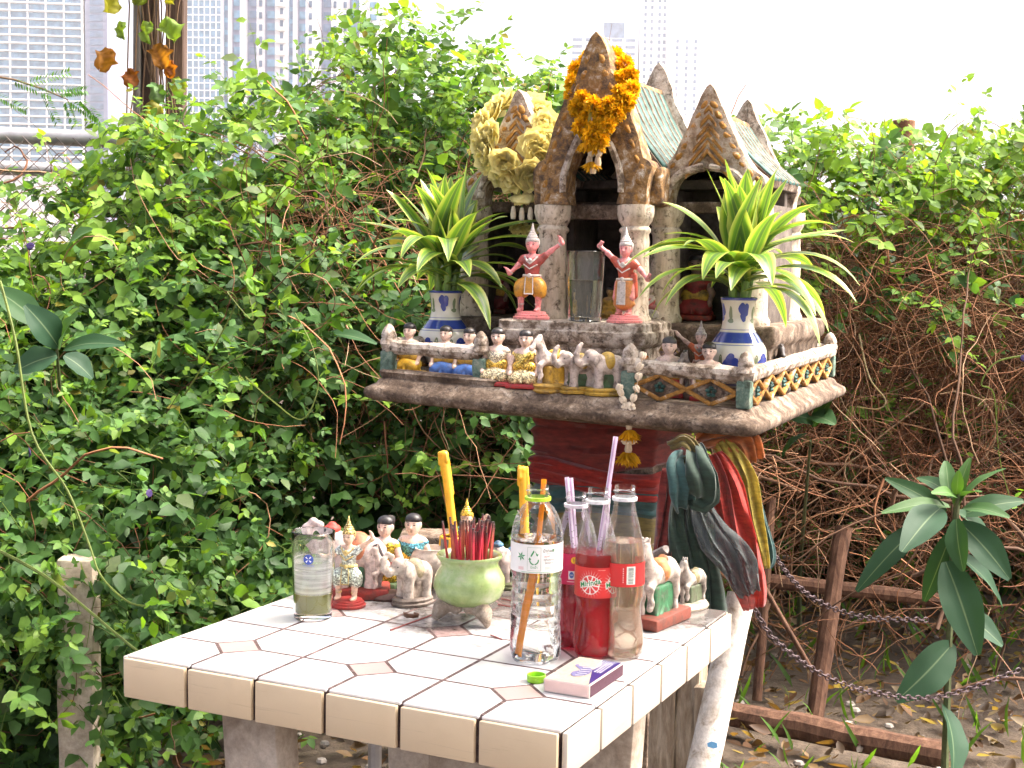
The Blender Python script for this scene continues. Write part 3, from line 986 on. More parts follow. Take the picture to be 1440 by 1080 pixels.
    obj('pipe', box_mesh(1.0, 1.0, 150, 'pipe'), t, B_CREAM, (-7, -.6, 0))
    pn = box_mesh(1.5, .5, 1.9, 'pane')
    for x in (-4.0, 1.0, 5.6):
        for f in range(16, 34): obj('window', pn, t, B_GLASS2, (x, .1, f * 3.5))
    for x in (-21, -17.5, -13.5, -10.8):
        for f in range(20, 42): obj('window', box_mesh(.9, .5, 2.4, 'pane_b') if f == 20 and x == -21 else pn, t, B_GLASS2, (x, 3.1, f * 3.6))
    loc, rz = frame_at(850, 362, D)
    t = thing('stepped_apartment_block', 'faint stepped white block with banded windows behind the tall gable', 'building', loc, rz)
    obj('wall', box_mesh(36, 20, 116, 'wall'), t, B_WHITE, (-3, 10, 0))
    obj('roof_house', box_mesh(11, 12, 8, 'roof_house'), t, B_GLASS2, (2.5, 9, 118))
    bn = box_mesh(5.2, .6, 1.7, 'pane_long')
    for x in (-17, -10, -3, 4, 11):
        for f in range(22, 34): obj('window', bn, t, B_GLASS2, (x, .1, f * 3.5))
buildings()

# ---- unseen tree added beside the camera so its crown shades the table
def added_shade_tree():
    foot = np.array([2.75, -.75, 0.0])
    r = thing('added_shade_tree', 'unseen leafy tree added to shade the tiled table', 'tree', foot)
    mb = m_weather('tree_bark', None, [(.3, (.06, .045, .035)), (.55, (.14, .11, .085)), (.75, (.24, .20, .16))], (40, 40, 10), .95, .7)
    g = MB(); g.tube([(0, 0, -.05), (-.02, .02, .6), (-.08, .05, 1.3), (-.2, .1, 2.0), (-.4, .2, 2.6), (-.75, .3, 2.95)], [.11, .085, .075, .07, .055, .03], 12)
    me = g.mesh('trunk'); jitter(me, .012, 6); obj('trunk', me, r, mb)
    tips = []
    for k in range(16):
        a = math.pi + RNG.uniform(-1.5, .85); L = RNG.uniform(.9, 2.1)
        p0 = np.array((-.4, .2, 2.6)) + RNG.normal(0, .06, 3); pts = [p0]; d = np.array((math.cos(a), math.sin(a) * .9, .28))
        for q in range(6):
            d = d + RNG.normal(0, .12, 3) + np.array([0, 0, -.03]); pts.append(pts[-1] + d / np.linalg.norm(d) * L / 6)
        tips += pts[1:]
        g = MB(); g.tube(pts, [.028, .022, .017, .013, .009, .006, .003], 7); obj('limb', g.mesh('limb', fix=False), r, mb)
    T = np.array(tips); n = 9500
    c = T[RNG.integers(0, len(T), n)] + RNG.normal(0, 1, (n, 3)) * np.array([.26, .26, .12])
    c[:, 2] = np.maximum(c[:, 2], 2.5)
    D = RNG.normal(0, .7, (n, 3)) + np.array([0, 0, -.3]); N = RNG.normal(0, .45, (n, 3)) + np.array([0, 0, 1.0])
    L = RNG.uniform(.09, .17, n)
    C = np.array([(.06, .13, .03)]) * RNG.uniform(.6, 1.5, (n, 1))
    o = obj('crown', leaf_mesh('crown', c, D, N, L, L * .42, C), r, M_LEAF); o['kind'] = 'stuff'
added_shade_tree()

# ---- hazy city air
def haze():
    g = MB()
    g.box((0, 400, 104), (2600, 2600, 210))
    t = NT('city_haze')
    pv = t.n('ShaderNodeVolumePrincipled')
    pv.inputs['Color'].default_value = (.95, .97, 1, 1)
    pv.inputs['Density'].default_value = .0003
    pv.inputs['Anisotropy'].default_value = .2
    t.l(pv.outputs[0], t.out.inputs['Volume'])
    o = g.build('haze', t.m, smooth=False)
    tag(o, 'pale hazy air thinning the far buildings', 'haze', kind='stuff')
haze()
# ================================================================== THE SPIRIT HOUSE
HO = np.array([.52762, .97662, 0.0]); HTH = R_(2.943)
EX = np.array([math.cos(HTH), math.sin(HTH), 0]); EY = np.array([-math.sin(HTH), math.cos(HTH), 0])
def hp(x, y, v):
    """pixel -> (u, z) on the vertical plane v of the house"""
    d = ray(x, y); P = CAM + d * ((v - (CAM - HO) @ EY) / (d @ EY))
    return float((P - HO) @ EX), float(P[2])
def hw(u, v, z):
    return HO + EX * u + EY * v + np.array([0, 0, z])
def zs(u): return -.033 * (u + .387)            # the platform leans a little
M_PLASTER = m_weather('old_plaster', None, [(.30, (.06, .042, .03)), (.43, (.20, .15, .11)), (.52, (.47, .40, .33)), (.68, (.66, .60, .53))], 40, .9, .6,
                      (70, .54, .68, (.045, .035, .028)), 0.2)
M_GRIMY = m_weather('grimy_plaster', None, [(.30, (.035, .025, .02)), (.46, (.12, .085, .06)), (.58, (.26, .20, .15)), (.72, (.50, .44, .37))], 30, .92, .7,
                    (60, .5, .66, (.05, .036, .028)), 0.2)
M_COLUMN = m_weather('column_plaster', None, [(.30, (.20, .15, .11)), (.40, (.42, .35, .27)), (.5, (.58, .50, .40)), (.7, (.64, .57, .47))], (30, 30, 9), .85, .5,
                     (75, .53, .66, (.10, .075, .055)), 0.15)
M_OCHRE = m_weather('ochre_paint', None, [(.30, (.10, .06, .035)), (.42, (.26, .13, .035)), (.56, (.40, .20, .045)), (.66, (.55, .45, .36))], 45, .8, .5,
                    (110, .58, .70, (.12, .08, .055)))
M_GABLE = m_weather('gable_plaster', None, [(.30, (.05, .034, .024)), (.43, (.15, .10, .065)), (.52, (.30, .17, .065)), (.60, (.40, .30, .20)), (.68, (.66, .60, .53))], 46, .88, .8,
                    (56, .60, .70, (.30, .15, .035)), 0.3)
M_TEAL = m_weather('green_roof_glaze', None, [(.32, (.025, .04, .035)), (.48, (.03, .085, .072)), (.62, (.055, .13, .115)), (.74, (.20, .21, .17))], 40, .55, .4)
M_RIB = m_weather('roof_rib', None, [(.35, (.14, .10, .07)), (.55, (.34, .28, .22)), (.7, (.52, .47, .40))], 60, .85, .4)
M_POSTG = m_weather('green_post', None, [(.35, (.06, .08, .06)), (.5, (.12, .19, .15)), (.62, (.22, .27, .21)), (.74, (.42, .37, .30))], 50, .85, .5)
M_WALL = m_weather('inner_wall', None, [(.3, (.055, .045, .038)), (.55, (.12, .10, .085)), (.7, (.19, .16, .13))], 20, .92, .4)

M_SGAB = m_weather('side_gable_plaster', None, [(.30, (.09, .06, .04)), (.42, (.26, .19, .13)), (.52, (.44, .36, .28)), (.68, (.64, .58, .51))], 46, .9, .7, (60, .58, .68, (.34, .17, .04)), 0.2)
house = thing('spirit_house', 'weathered plaster spirit house with three pointed gables on a railed platform', 'shrine', HO, HTH)

def rr_ring(u0, u1, v0, v1, r, n=5):
    pts = []
    for cx, cy, a0 in ((u1 - r, v0 + r, -90), (u1 - r, v1 - r, 0), (u0 + r, v1 - r, 90), (u0 + r, v0 + r, 180)):
        for i in range(n + 1):
            a = R_(a0 + 90 * i / n)
            pts.append((cx + r * math.cos(a), cy + r * math.sin(a)))
    return pts
def loft_rect(name, rect, prof, r, m, parent, slope=False, amp=.0012, sub=14):
    """moulded slab: prof is a list of (inset, z) swept round the rectangle"""
    u0, u1, v0, v1 = rect
    vs, fs = [], []
    def dens(ring):
        out = []
        for i in range(len(ring)):
            p, q = ring[i], ring[(i + 1) % len(ring)]
            L = math.dist(p, q); k = max(1, int(L / .03))
            for j in range(k): out.append((p[0] + (q[0] - p[0]) * j / k, p[1] + (q[1] - p[1]) * j / k))
        return out
    base = dens(rr_ring(u0, u1, v0, v1, r))
    cu, cv = (u0 + u1) / 2, (v0 + v1) / 2
    n = len(base)
    hu, hv = (u1 - u0) / 2, (v1 - v0) / 2
    for ins, z in prof:
        for (u, v) in base:
            uu = cu + (u - cu) * (hu - ins) / hu; vv = cv + (v - cv) * (hv - ins) / hv
            vs.append((uu, vv, z + (zs(uu) if slope else 0)))
    for k in range(len(prof) - 1):
        for i in range(n):
            j = (i + 1) % n
            fs.append((k * n + i, k * n + j, (k + 1) * n + j, (k + 1) * n + i))
    fs.append(tuple(range(n - 1, -1, -1))); fs.append(tuple((len(prof) - 1) * n + i for i in range(n)))
    g = MB(); g.add(vs, fs)
    me = g.mesh(name, angle=50)
    jitter(me, amp, 22)
    return obj(name, me, parent, m)

W, DP = .774, .897
# post under the platform
pm = subdiv_box_mesh((.24, .24, .95), 3, .01); jitter(pm, .006, 12)
obj('pedestal', pm, house, M_GRIMY, (-.39, .42, .475))
loft_rect('platform', (-W, 0, 0, DP), [(.05, .966), (.012, .968), (.003, .973), (0, .982), (.002, .990), (.012, .996), (.018, .999), (.022, 1.006), (.03, 1.011), (.038, 1.012)], .03, M_GRIMY, house, True)
loft_rect('platform_bed', (-W + .12, -.12, .12, DP - .12), [(.04, .945), (.0, .955), (0, .9655)], .02, M_GRIMY, house, True)
loft_rect('kerb', (-.748, -.50, .028, .075), [(.004, 1.010), (.002, 1.018), (.0, 1.022), (.006, 1.026)], .012, M_GRIMY, house, True, .0008)

# ---- railing
RZ = 1.012
def rail_post(u, v, fin=True, h=.050, w=.026):
    z0 = RZ + zs(u)
    b = subdiv_box_mesh((w, w, h), 2, .004, 'rail_post'); jitter(b, .0015, 60, u * 7)
    p = obj('rail_post', b, house, M_POSTG, (u, v, z0 + h / 2))
    if fin:
        g = MB()
        g.lathe([(.017, 0), (.021, .006), (.020, .012), (.0165, .018), (.0175, .024), (.0150, .034), (.009, .044), (.003, .049), (.0, .050)], 10)
        me = g.mesh('finial'); jitter(me, .002, 60, u * 9)
        o = obj('finial', me, p, M_PLASTER, (0, 0, h / 2 + .008)); o.scale = (.86, .86, .86)
    return p
def handrail(u0, v0, u1, v1, r=.0145):
    n = 14
    pts = [(u0 + (u1 - u0) * i / n, v0 + (v1 - v0) * i / n, RZ + .058 + zs(u0 + (u1 - u0) * i / n)) for i in range(n + 1)]
    g = MB(); g.tube(pts, [r * (1.12 if i in (0, n) else 1) for i in range(n + 1)], 10)
    me = g.mesh('handrail'); jitter(me, .0028, 35, u0 * 5)
    obj('handrail', me, house, M_PLASTER)
def lattice(u0, v0, u1, v1, n, z0=.003, z1=.047):
    """n diamonds of crossed ochre strips with a recessed plaster lozenge in each"""
    L = math.hypot(u1 - u0, v1 - v0); du, dv = (u1 - u0) / L, (v1 - v0) / L
    zb = lambda s: RZ + zs(u0 + du * s)
    zm = (z0 + z1) / 2
    cell = L / n
    nx, ny = dv, -du                       # outward
    for i in range(n):
        a, b, c = i * cell, (i + .5) * cell, (i + 1) * cell
        for (s0, q0, s1, q1) in ((a, zm, b, z1), (b, z1, c, zm), (a, zm, b, z0), (b, z0, c, zm)):
            g = MB()
            g.bar((u0 + du * s0 + nx * .004, v0 + dv * s0 + ny * .004, zb(s0) + q0), (u0 + du * s1 + nx * .004, v0 + dv * s1 + ny * .004, zb(s1) + q1), .0075, .011, up=(nx, ny, 0))
            me = g.mesh('lattice_strip', bevel=.0016); 
            obj('lattice_strip', me, house, M_OCHRE)
        g = MB()
        hw_, hh = cell / 2 - .004, (z1 - z0) / 2 - .003
        ring = [(b - hw_, 0), (b, -hh), (b + hw_, 0), (b, hh)]
        vs = []
        for off in (-.004, .0015):
            for s, q in ring: vs.append((u0 + du * s + nx * off, v0 + dv * s + ny * off, zb(s) + zm + q))
        for s, q in [(b - hw_ * .45, 0), (b, -hh * .5), (b + hw_ * .45, 0), (b, hh * .5)]: vs.append((u0 + du * s + nx * .005, v0 + dv * s + ny * .005, zb(s) + zm + q))
        fs = [(3, 2, 1, 0)]
        for k in range(4):
            j = (k + 1) % 4
            fs += [(k, j, 4 + j, 4 + k), (4 + k, 4 + j, 8 + j, 8 + k)]
        fs.append((8, 9, 10, 11))
        g.add(vs, fs)
        pn = obj('lattice_panel', g.mesh('lattice_panel', smooth=False), house, M_GRIMY)
        g = MB()
        for q in range(5):
            an = q * 1.257 + .3
            g.ell((u0 + du * b + nx * .0062 + du * .006 * math.cos(an), v0 + dv * b + ny * .0062 + dv * .006 * math.cos(an), zb(b) + zm + .0065 * math.sin(an)), (.005, .005, .004), 6, 4)
        obj('rosette', g.mesh('rosette', fix=False), pn, M_TEAL)
vR, vB = .052, .85
uL, uC = -.735, -.037
uM1 = hp(676, 520, vR)[0]; uM2 = hp(885, 540, vR)[0]
for u, v, f in ((uL, vR, True), (uM1, vR, True), (uM2, vR, True), (uC, vR, True), (uC, vB, True), (uL, vB, True)): rail_post(u, v, f)
handrail(uL, vR, uM1, vR); handrail(uM2, vR, uC, vR); handrail(uC, vR, uC, vB); handrail(uL, vR, uL, vB); handrail(uL, vB, uC, vB)
lattice(uM2 + .012, vR, uC - .012, vR, 2); lattice(uC, vR + .012, uC, vB - .012, 7)
lattice(uL, vB - .012, uL, vR + .012, 7)

# ---- plinth and step
U0 = -.393
PZ = 1.132
loft_rect('plinth', (U0 - .345, U0 + .345, .325, .84), [(.012, 1.0), (.012, 1.085), (.006, 1.092), (.0, 1.10), (.0, 1.124), (.005, PZ - .001), (.012, PZ)], .008, M_GRIMY, house, False, .0025)
loft_rect('step', (-.552, -.247, .135, .34), [(.014, .99), (.014, 1.088), (.006, 1.094), (.0, 1.100), (.0, 1.118), (.006, 1.121), (.006, 1.134), (.010, 1.137)], .008, M_PLASTER, house, False, .002)

# ---- columns
def column(u, v, m=M_COLUMN, h=.229, r=.030):
    prof = [(r * 1.15, 0), (r * 1.2, .008), (r * 1.05, .016), (r * 1.0, .03), (r * .97, h * .5), (r * .90, h - .056), (r * 1.06, h - .050), (r * 1.04, h - .046), (r * .88, h - .041), (r * 1.12, h - .030), (r * 1.22, h - .016), (r * 1.20, h)]
    fine = []
    for i in range(len(prof) - 1):
        k = 4 if prof[i + 1][1] - prof[i][1] > .03 else 1
        for j in range(k): fine.append(tuple(prof[i][q] + (prof[i + 1][q] - prof[i][q]) * j / k for q in (0, 1)))
    fine.append(prof[-1])
    g = MB(); g.lathe(fine, 20)
    me = g.mesh('column', angle=60); jitter(me, .0022, 35, u * 11)
    return obj('column', me, house, m, (u, v, PZ))
VC = .275
uc1, uc2 = hp(777, 330, VC)[0], hp(893, 330, VC)[0]
AX = (uc1 + uc2) / 2 - .0
column(uc1, VC); column(uc2, VC)
VS = .37
uc3 = hp(936, 350, VS)[0]
column(uc3, VS); column(AX - (uc3 - AX), VS); column(AX + .298, VS); column(AX - .298, VS)
for s in (-1, 1): column(AX + s * .298, .68); column(AX + s * .09, .72)

# ---- walls and beams
def hblock(name, u0, u1, v0, v1, z0, z1, m, amp=.0015, bev=.003, parent=None):
    me = subdiv_box_mesh((u1 - u0, v1 - v0, z1 - z0), 3, bev, name); jitter(me, amp, 25, u0)
    return obj(name, me, parent or house, m, ((u0 + u1) / 2, (v0 + v1) / 2, (z0 + z1) / 2))
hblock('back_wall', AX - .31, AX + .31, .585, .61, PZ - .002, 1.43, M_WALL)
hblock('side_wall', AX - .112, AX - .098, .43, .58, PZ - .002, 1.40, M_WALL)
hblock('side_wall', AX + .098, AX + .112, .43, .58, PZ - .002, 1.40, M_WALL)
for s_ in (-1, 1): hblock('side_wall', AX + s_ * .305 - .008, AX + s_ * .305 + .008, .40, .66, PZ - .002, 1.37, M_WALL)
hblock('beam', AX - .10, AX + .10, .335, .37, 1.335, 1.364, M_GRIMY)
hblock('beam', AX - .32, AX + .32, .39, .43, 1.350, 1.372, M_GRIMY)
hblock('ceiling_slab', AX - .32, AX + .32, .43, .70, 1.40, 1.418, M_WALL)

# ---- gables
def spline(pts, k=4):
    out = []
    P = [np.array(p, float) for p in pts]
    for i in range(len(P) - 1):
        p0 = P[max(i - 1, 0)]; p1 = P[i]; p2 = P[i + 1]; p3 = P[min(i + 2, len(P) - 1)]
        for s in np.linspace(0, 1, k + 1)[:-1]:
            out.append(tuple(.5 * ((2 * p1) + (-p0 + p2) * s + (2 * p0 - 5 * p1 + 4 * p2 - p3) * s ** 2 + (-p0 + 3 * p1 - 3 * p2 + p3) * s ** 3)))
    out.append(tuple(P[-1]))
    return out
def resample(pts, n):
    P = np.array(pts); s = np.concatenate([[0], np.cumsum(np.linalg.norm(np.diff(P, axis=0), axis=1))])
    q = np.linspace(0, s[-1], n)
    return list(zip(np.interp(q, s, P[:, 0]), np.interp(q, s, P[:, 1])))
def gable(name, ucen, v0, th, outer, inner, m, orn=None, chev=None, amp=.003, seed=0):
    """outer / inner: right half outlines (du, z) from the foot to the top"""
    so = spline(outer, 4); si = spline(inner, 4)
    n = 26
    so, si = resample(so, n), resample(si, n)
    g = MB()
    rows = 5
    for sg in (1, -1):
        for side, v in ((0, v0), (1, v0 + th)):
            vs = []; fs = []
            for i in range(n):
                for k in range(rows):
                    f = k / (rows - 1)
                    edge = .006 * (1 - math.sin(math.pi * f)) ** 2          # rounded arris
                    vv = v + (edge if side == 0 else -edge)
                    vs.append((ucen + sg * (so[i][0] * (1 - f) + si[i][0] * f), vv, so[i][1] * (1 - f) + si[i][1] * f))
            for i in range(n - 1):
                for k in range(rows - 1):
                    a = i * rows + k
                    fs.append((a, a + 1, a + rows + 1, a + rows))
            g.add(vs, fs)
        for line, e in ((so, 0), (si, 1)):
            vs = [(ucen + sg * x, v0 + .006, z) for x, z in line] + [(ucen + sg * x, v0 + th - .006, z) for x, z in line]
            g.add(vs, [(i, i + 1, n + i + 1, n + i) for i in range(n - 1)])
        a, b = so[0], si[0]
        g.add([(ucen + sg * a[0], v0, a[1]), (ucen + sg * b[0], v0, b[1]), (ucen + sg * b[0], v0 + th, b[1]), (ucen + sg * a[0], v0 + th, a[1])], [(0, 1, 2, 3)])
    me = bpy.data.meshes.new(name)
    bm = bmesh.new(); me0 = g.mesh(name, fix=False); bm.from_mesh(me0)
    bmesh.ops.remove_doubles(bm, verts=bm.verts[:], dist=.0004)
    bmesh.ops.recalc_face_normals(bm, faces=bm.faces[:])
    bm.to_mesh(me0); bm.free()
    me0.polygons.foreach_set('use_smooth', [True] * len(me0.polygons)); me0.set_sharp_from_angle(angle=R_(55))
    jitter(me0, amp, 28, seed)
    o = obj(name, me0, house, m)
    return o, so, si
G_IN = [(.050, 1.361), (.054, 1.392), (.050, 1.425), (.036, 1.462), (.018, 1.498), (.004, 1.522), (0, 1.527)]
G_OUT = [(.108, 1.361), (.110, 1.388), (.116, 1.415), (.122, 1.440), (.104, 1.448), (.094, 1.475), (.080, 1.518), (.062, 1.562), (.046, 1.590), (.036, 1.612), (.026, 1.648), (.010, 1.682), (0, 1.693)]
gm, go, gi = gable('front_gable', AX + .004, VC - .028, .06, G_OUT, G_IN, M_GABLE)
S_OUT = [(.106, 1.361), (.110, 1.388), (.116, 1.412), (.102, 1.424), (.086, 1.438), (.066, 1.470), (.048, 1.505), (.032, 1.540), (.022, 1.560), (.010, 1.588), (0, 1.599)]
S_IN = [(.074, 1.361), (.073, 1.385), (.064, 1.408), (.045, 1.424), (.022, 1.432), (.004, 1.435), (0, 1.435)]
aR = hp(1003, 119, VS)[0]; aL = hp(735, 131, VS)[0]
gr, ro, ri = gable('side_gable', aR, VS - .028, .055, S_OUT, S_IN, M_SGAB, seed=3)
gl, lo_, li = gable('side_gable', aL, VS - .028, .055, S_OUT, S_IN, M_SGAB, seed=5)
gable('rear_gable', AX + .004, .66, .04, [(x, z - .004) for x, z in G_OUT], [(x * .2, z) for x, z in G_IN], M_PLASTER, seed=8)
gable('rear_gable', aR, .64, .04, S_OUT, [(x * .2, z) for x, z in S_IN], M_PLASTER, seed=9)
gable('rear_gable', aL, .64, .04, S_OUT, [(x * .2, z) for x, z in S_IN], M_PLASTER, seed=10)
# raised mouldings round the arch, chevrons and curls
def arch_mould(parent, line, ucen, v, r):
    for sg in (1, -1):
        pts = [(ucen + sg * (x + .006), v, z + .002) for x, z in line[3:]]
        g = MB(); g.tube(pts, r, 7); me = g.mesh('arch_moulding'); jitter(me, .002, 50)
        obj('arch_moulding', me, parent, M_PLASTER)
arch_mould(gm, gi, AX + .004, VC - .028, .007)
arch_mould(gr, ri, aR, VS - .028, .008); arch_mould(gl, li, aL, VS - .028, .008)
def chevrons(parent, ucen, v, outer, zc, n, dz, half):
    for k in range(n):
        z = zc + k * dz
        w = half * (1 - .16 * k)
        pa = [(ucen - w, z - w * 1.15), (ucen, z), (ucen + w, z - w * 1.15)]
        pb = [(x, q - .0095) for x, q in pa]
        g = MB(); g.strip_prism(pa, pb, v - .0045, v + .006)
        me = g.mesh('chevron', bevel=.0012); jitter(me, .0015, 80, k)
        obj('chevron', me, parent, M_OCHRE)
    for sg in (1, -1):
        for i in range(5, 23, 2):
            x, z = outer[i]
            g = MB()
            M = Euler((0, R_(50 * sg), 0)).to_matrix()
            g.ell((ucen + sg * (x - .013), v + .002, z - .004), (.0105, .0048, .0062), 9, 6, M=M)
            me = g.mesh('curl', fix=False); jitter(me, .002, 90, i)
            obj('curl', me, parent, M_OCHRE)
chevrons(gr, aR, VS - .027, ro, 1.474, 6, .0165, .044); chevrons(gl, aL, VS - .027, lo_, 1.474, 6, .0165, .044)
for sg in (1, -1):
    for i in range(1, 22, 2):
        x, z = go[i]; xi, zi = gi[i]
        g = MB()
        M = Euler((0, R_(60 * sg), 0)).to_matrix()
        xx = x - .014 if i > 5 else (x + xi) / 2 + .012
        g.ell((AX + .004 + sg * xx, VC - .025, z - .002), (.0110, .0048, .0055), 9, 6, M=M)
        me = g.mesh('curl', fix=False); jitter(me, .0025, 90, i)
        obj('curl', me, gm, M_OCHRE)
# foot consoles where the gables meet
for u, v, s in ((AX + .118, VC + .03, 1), (AX - .118, VC + .03, -1)):
    me = subdiv_box_mesh((.035, .09, .075), 2, .008, 'console'); jitter(me, .006, 40, u)
    obj('console', me, house, M_GABLE, (u, v + .02, 1.398))

# ---- roofs: ribbed green tiles running down each slope
def roof(ucen, v0, v1, zr, ze, du0, du1, n):
    for sg in (1, -1):
        line = resample(spline([(du0, zr), (du0 + (du1 - du0) * .45, zr - (zr - ze) * .55), (du1, ze)], 5), 8)
        base = MB()
        base.strip_prism([(ucen + sg * x, z) for x, z in line], [(ucen + sg * (x - .004), z - .014) for x, z in line], v0, v1)
        b = base.build('roof_slope', M_GRIMY, house)
        step = (v1 - v0) / n
        for i in range(n):
            g = MB(); c = v0 + (i + .5) * step
            g.strip_prism([(ucen + sg * (x + .0015), z + .005) for x, z in line], [(ucen + sg * x, z - .002) for x, z in line], c - step * .36, c + step * .36)
            me = g.mesh('roof_tile', bevel=.0014); jitter(me, .0012, 60, i)
            obj('roof_tile', me, b, M_TEAL)
            g = MB(); c = v0 + (i + 1) * step
            g.tube([(ucen + sg * (x + .002), c, z + .003) for x, z in line], .0028, 6)
            me = g.mesh('roof_rib'); jitter(me, .001, 70, i)
            obj('roof_rib', me, b, M_RIB)
    g = MB(); g.tube([(ucen, v0 + (v1 - v0) * i / 8, zr + .004) for i in range(9)], .012, 8)
    me = g.mesh('ridge'); jitter(me, .004, 40)
    obj('ridge', me, house, M_GABLE)
roof(AX + .004, VC + .034, .662, 1.612, 1.436, .012, .122, 9)
roof(aR, VS + .03, .642, 1.535, 1.416, .010, .118, 7)
roof(aL, VS + .03, .642, 1.535, 1.416, .010, .118, 7)
# ================================================================== FIGURINES
M_FIG = m_attr('painted_plaster', .40, .65, (.10, .07, .05), 110, .3, .5, .50, .70)
M_FIGOLD = m_attr('worn_painted_plaster', .55, .75, (.07, .05, .038), 70, .45, .4, .46, .66)
def m_glitter(name):
    t = NT(name)
    v = t.n('ShaderNodeTexVoronoi'); v.inputs['Scale'].default_value = 1
    t.l(t.pos(520), v.inputs['Vector'])
    h = t.n('ShaderNodeSeparateColor'); t.l(v.outputs['Color'], h.inputs[0])
    c = t.mix(1.0, t.attr(), t.ramp(h.outputs[0], [(.15, .35), (.5, .95), (.9, 1.9)]), 'MULTIPLY')
    return t.done(t.bsdf(c, .3, t.bump(h.outputs[1], .7, .001), Metallic=.55))
M_GLIT = m_glitter('glitter_costume')
SKIN = (.72, .52, .42); PINK = (.78, .27, .26); GOLD = (.62, .38, .06); RED = (.42, .03, .03); BLK = (.015, .013, .014)
WHT = (.72, .68, .62); BLUE = (.07, .17, .48); ORANGE = (.62, .25, .03); GREY = (.36, .33, .31); BROWN = (.22, .13, .08)

def face(root, hc, s=1.0, lips=(.5, .08, .08), dark=BLK, ry=.0135):
    """eyes, brows and mouth on a head centred at hc and facing -y"""
    hx, hy, hz = hc
    for sg in (1, -1):
        g = MB(); g.ell((hx + sg * .0048 * s, hy - ry * .86 * s, hz + .0005 * s), (.0024 * s, .0016 * s, .0011 * s), 8, 5, col=dark)
        g.ell((hx + sg * .0050 * s, hy - ry * .84 * s, hz + .0040 * s), (.0034 * s, .0016 * s, .0006 * s), 8, 4, col=dark)
        g.build('eye', M_FIG, root, fix=False)
    g = MB(); g.ell((hx, hy - ry * .88 * s, hz - .0072 * s), (.0030 * s, .0016 * s, .0010 * s), 8, 5, col=lips)
    g.build('mouth', M_FIG, root, fix=False)

def seated(name, label, loc, rz, sc=1.0, skin=SKIN, blouse=BLUE, skirt=BLUE, base=BLUE, belt=GOLD, hair=BLK, glit=False, sash=None, group=None, bun=False, old=False, cat='figurine'):
    r = thing(name, label, cat, loc, rz, group, sc)
    P = [elp((0, 0, .0935), (.0120, .0128, .0150), skin), elp((0, -.0035, .0860), (.0085, .0085, .0075), skin),
         cap((0, -.0122, .0935), (0, -.0145, .0895), .0012, .0020, skin, .002),
         cap((0, .001, .070), (0, .001, .085), .0068, .0062, skin), cap((-.0125, 0, .0665), (.0125, 0, .0665), .0085, None, skin),
         cap((0, 0, .040), (0, 0, .062), .0130, .0150, skin),
         elp((-.0118, .001, .0925), (.0018, .003, .0042), skin), elp((.0118, .001, .0925), (.0018, .003, .0042), skin)]
    for sg in (1, -1):
        el = (sg * .0275, -.003, .045); hd = (sg * .0235, -.0185, .0285) if sg < 0 else (.0245, -.012, .026)
        P += [cap((sg * .0185, 0, .0660), el, .0062, .0052, skin), cap(el, hd, .0050, .0038, skin),
              elp(hd, (.0042, .0062, .0034), skin), cap(hd, (hd[0] + sg * .001, hd[1] - .007, hd[2] - .003), .0022, .0014, skin)]
    obj('body', sdf_mesh(P, .0015, .0045, name='body'), r, M_FIGOLD if old else M_FIG)
    c = [cap((0, .0005, .036), (0, 0, .056), .0150, .0172, blouse), cap((-.010, -.0035, .0575), (.010, -.0035, .0575), .0095, None, blouse)]
    if blouse != skin:
        c += [elp((sg * .0185, 0, .0640), (.0078, .0078, .0072), blouse) for sg in (1, -1)]
    if sash: c += [cap((.012, -.013, .064), (-.010, -.0165, .044), .0042, None, sash, .001), cap((.014, .006, .066), (.012, -.012, .066), .0042, None, sash, .001)]
    c += [cap((-.0125, -.005, .0395), (.0125, -.005, .0395), .0118, None, belt, .001)]
    obj('blouse', sdf_mesh(c, .0015, .004, name='blouse'), r, M_GLIT if glit else (M_FIGOLD if old else M_FIG))
    k = [elp((0, -.001, .0225), (.0290, .0235, .0175), skirt), elp((-.0145, -.015, .0185), (.0150, .0130, .0125), skirt), elp((.0145, -.013, .0185), (.0150, .0130, .0125), skirt)]
    for i in range(7):
        a = -1.3 + i * .43
        k.append(cap((.012 * math.sin(a), -.012 * math.cos(a), .036), (.031 * math.sin(a), -.026 * math.cos(a), .012), .0022, .0028, skirt, .003))
    obj('skirt', sdf_mesh(k, .0016, .005, name='skirt'), r, M_GLIT if glit else (M_FIGOLD if old else M_FIG))
    h = [elp((0, .0018, .1012), (.0132, .0140, .0100), hair), elp((0, .0065, .094), (.0128, .0095, .0135), hair)]
    if bun: h += [elp((.004, .012, .1035), (.0075, .007, .0068), hair)]
    obj('hair', sdf_mesh(h, .0013, .003, name='hair'), r, M_FIG)
    face(r, (0, 0, .0935), 1.0, ry=.0130)
    g = MB(); g.box((0, -.002, .0045), (.062, .052, .009)); g.build('base', (M_FIGOLD if old else M_FIG), r, bevel=.0022, seg=2).data
    for p in r.children:
        if p.name.startswith('base'):
            for q in p.data.color_attributes['Col'].data: q.color = (*base, 1)
    return r

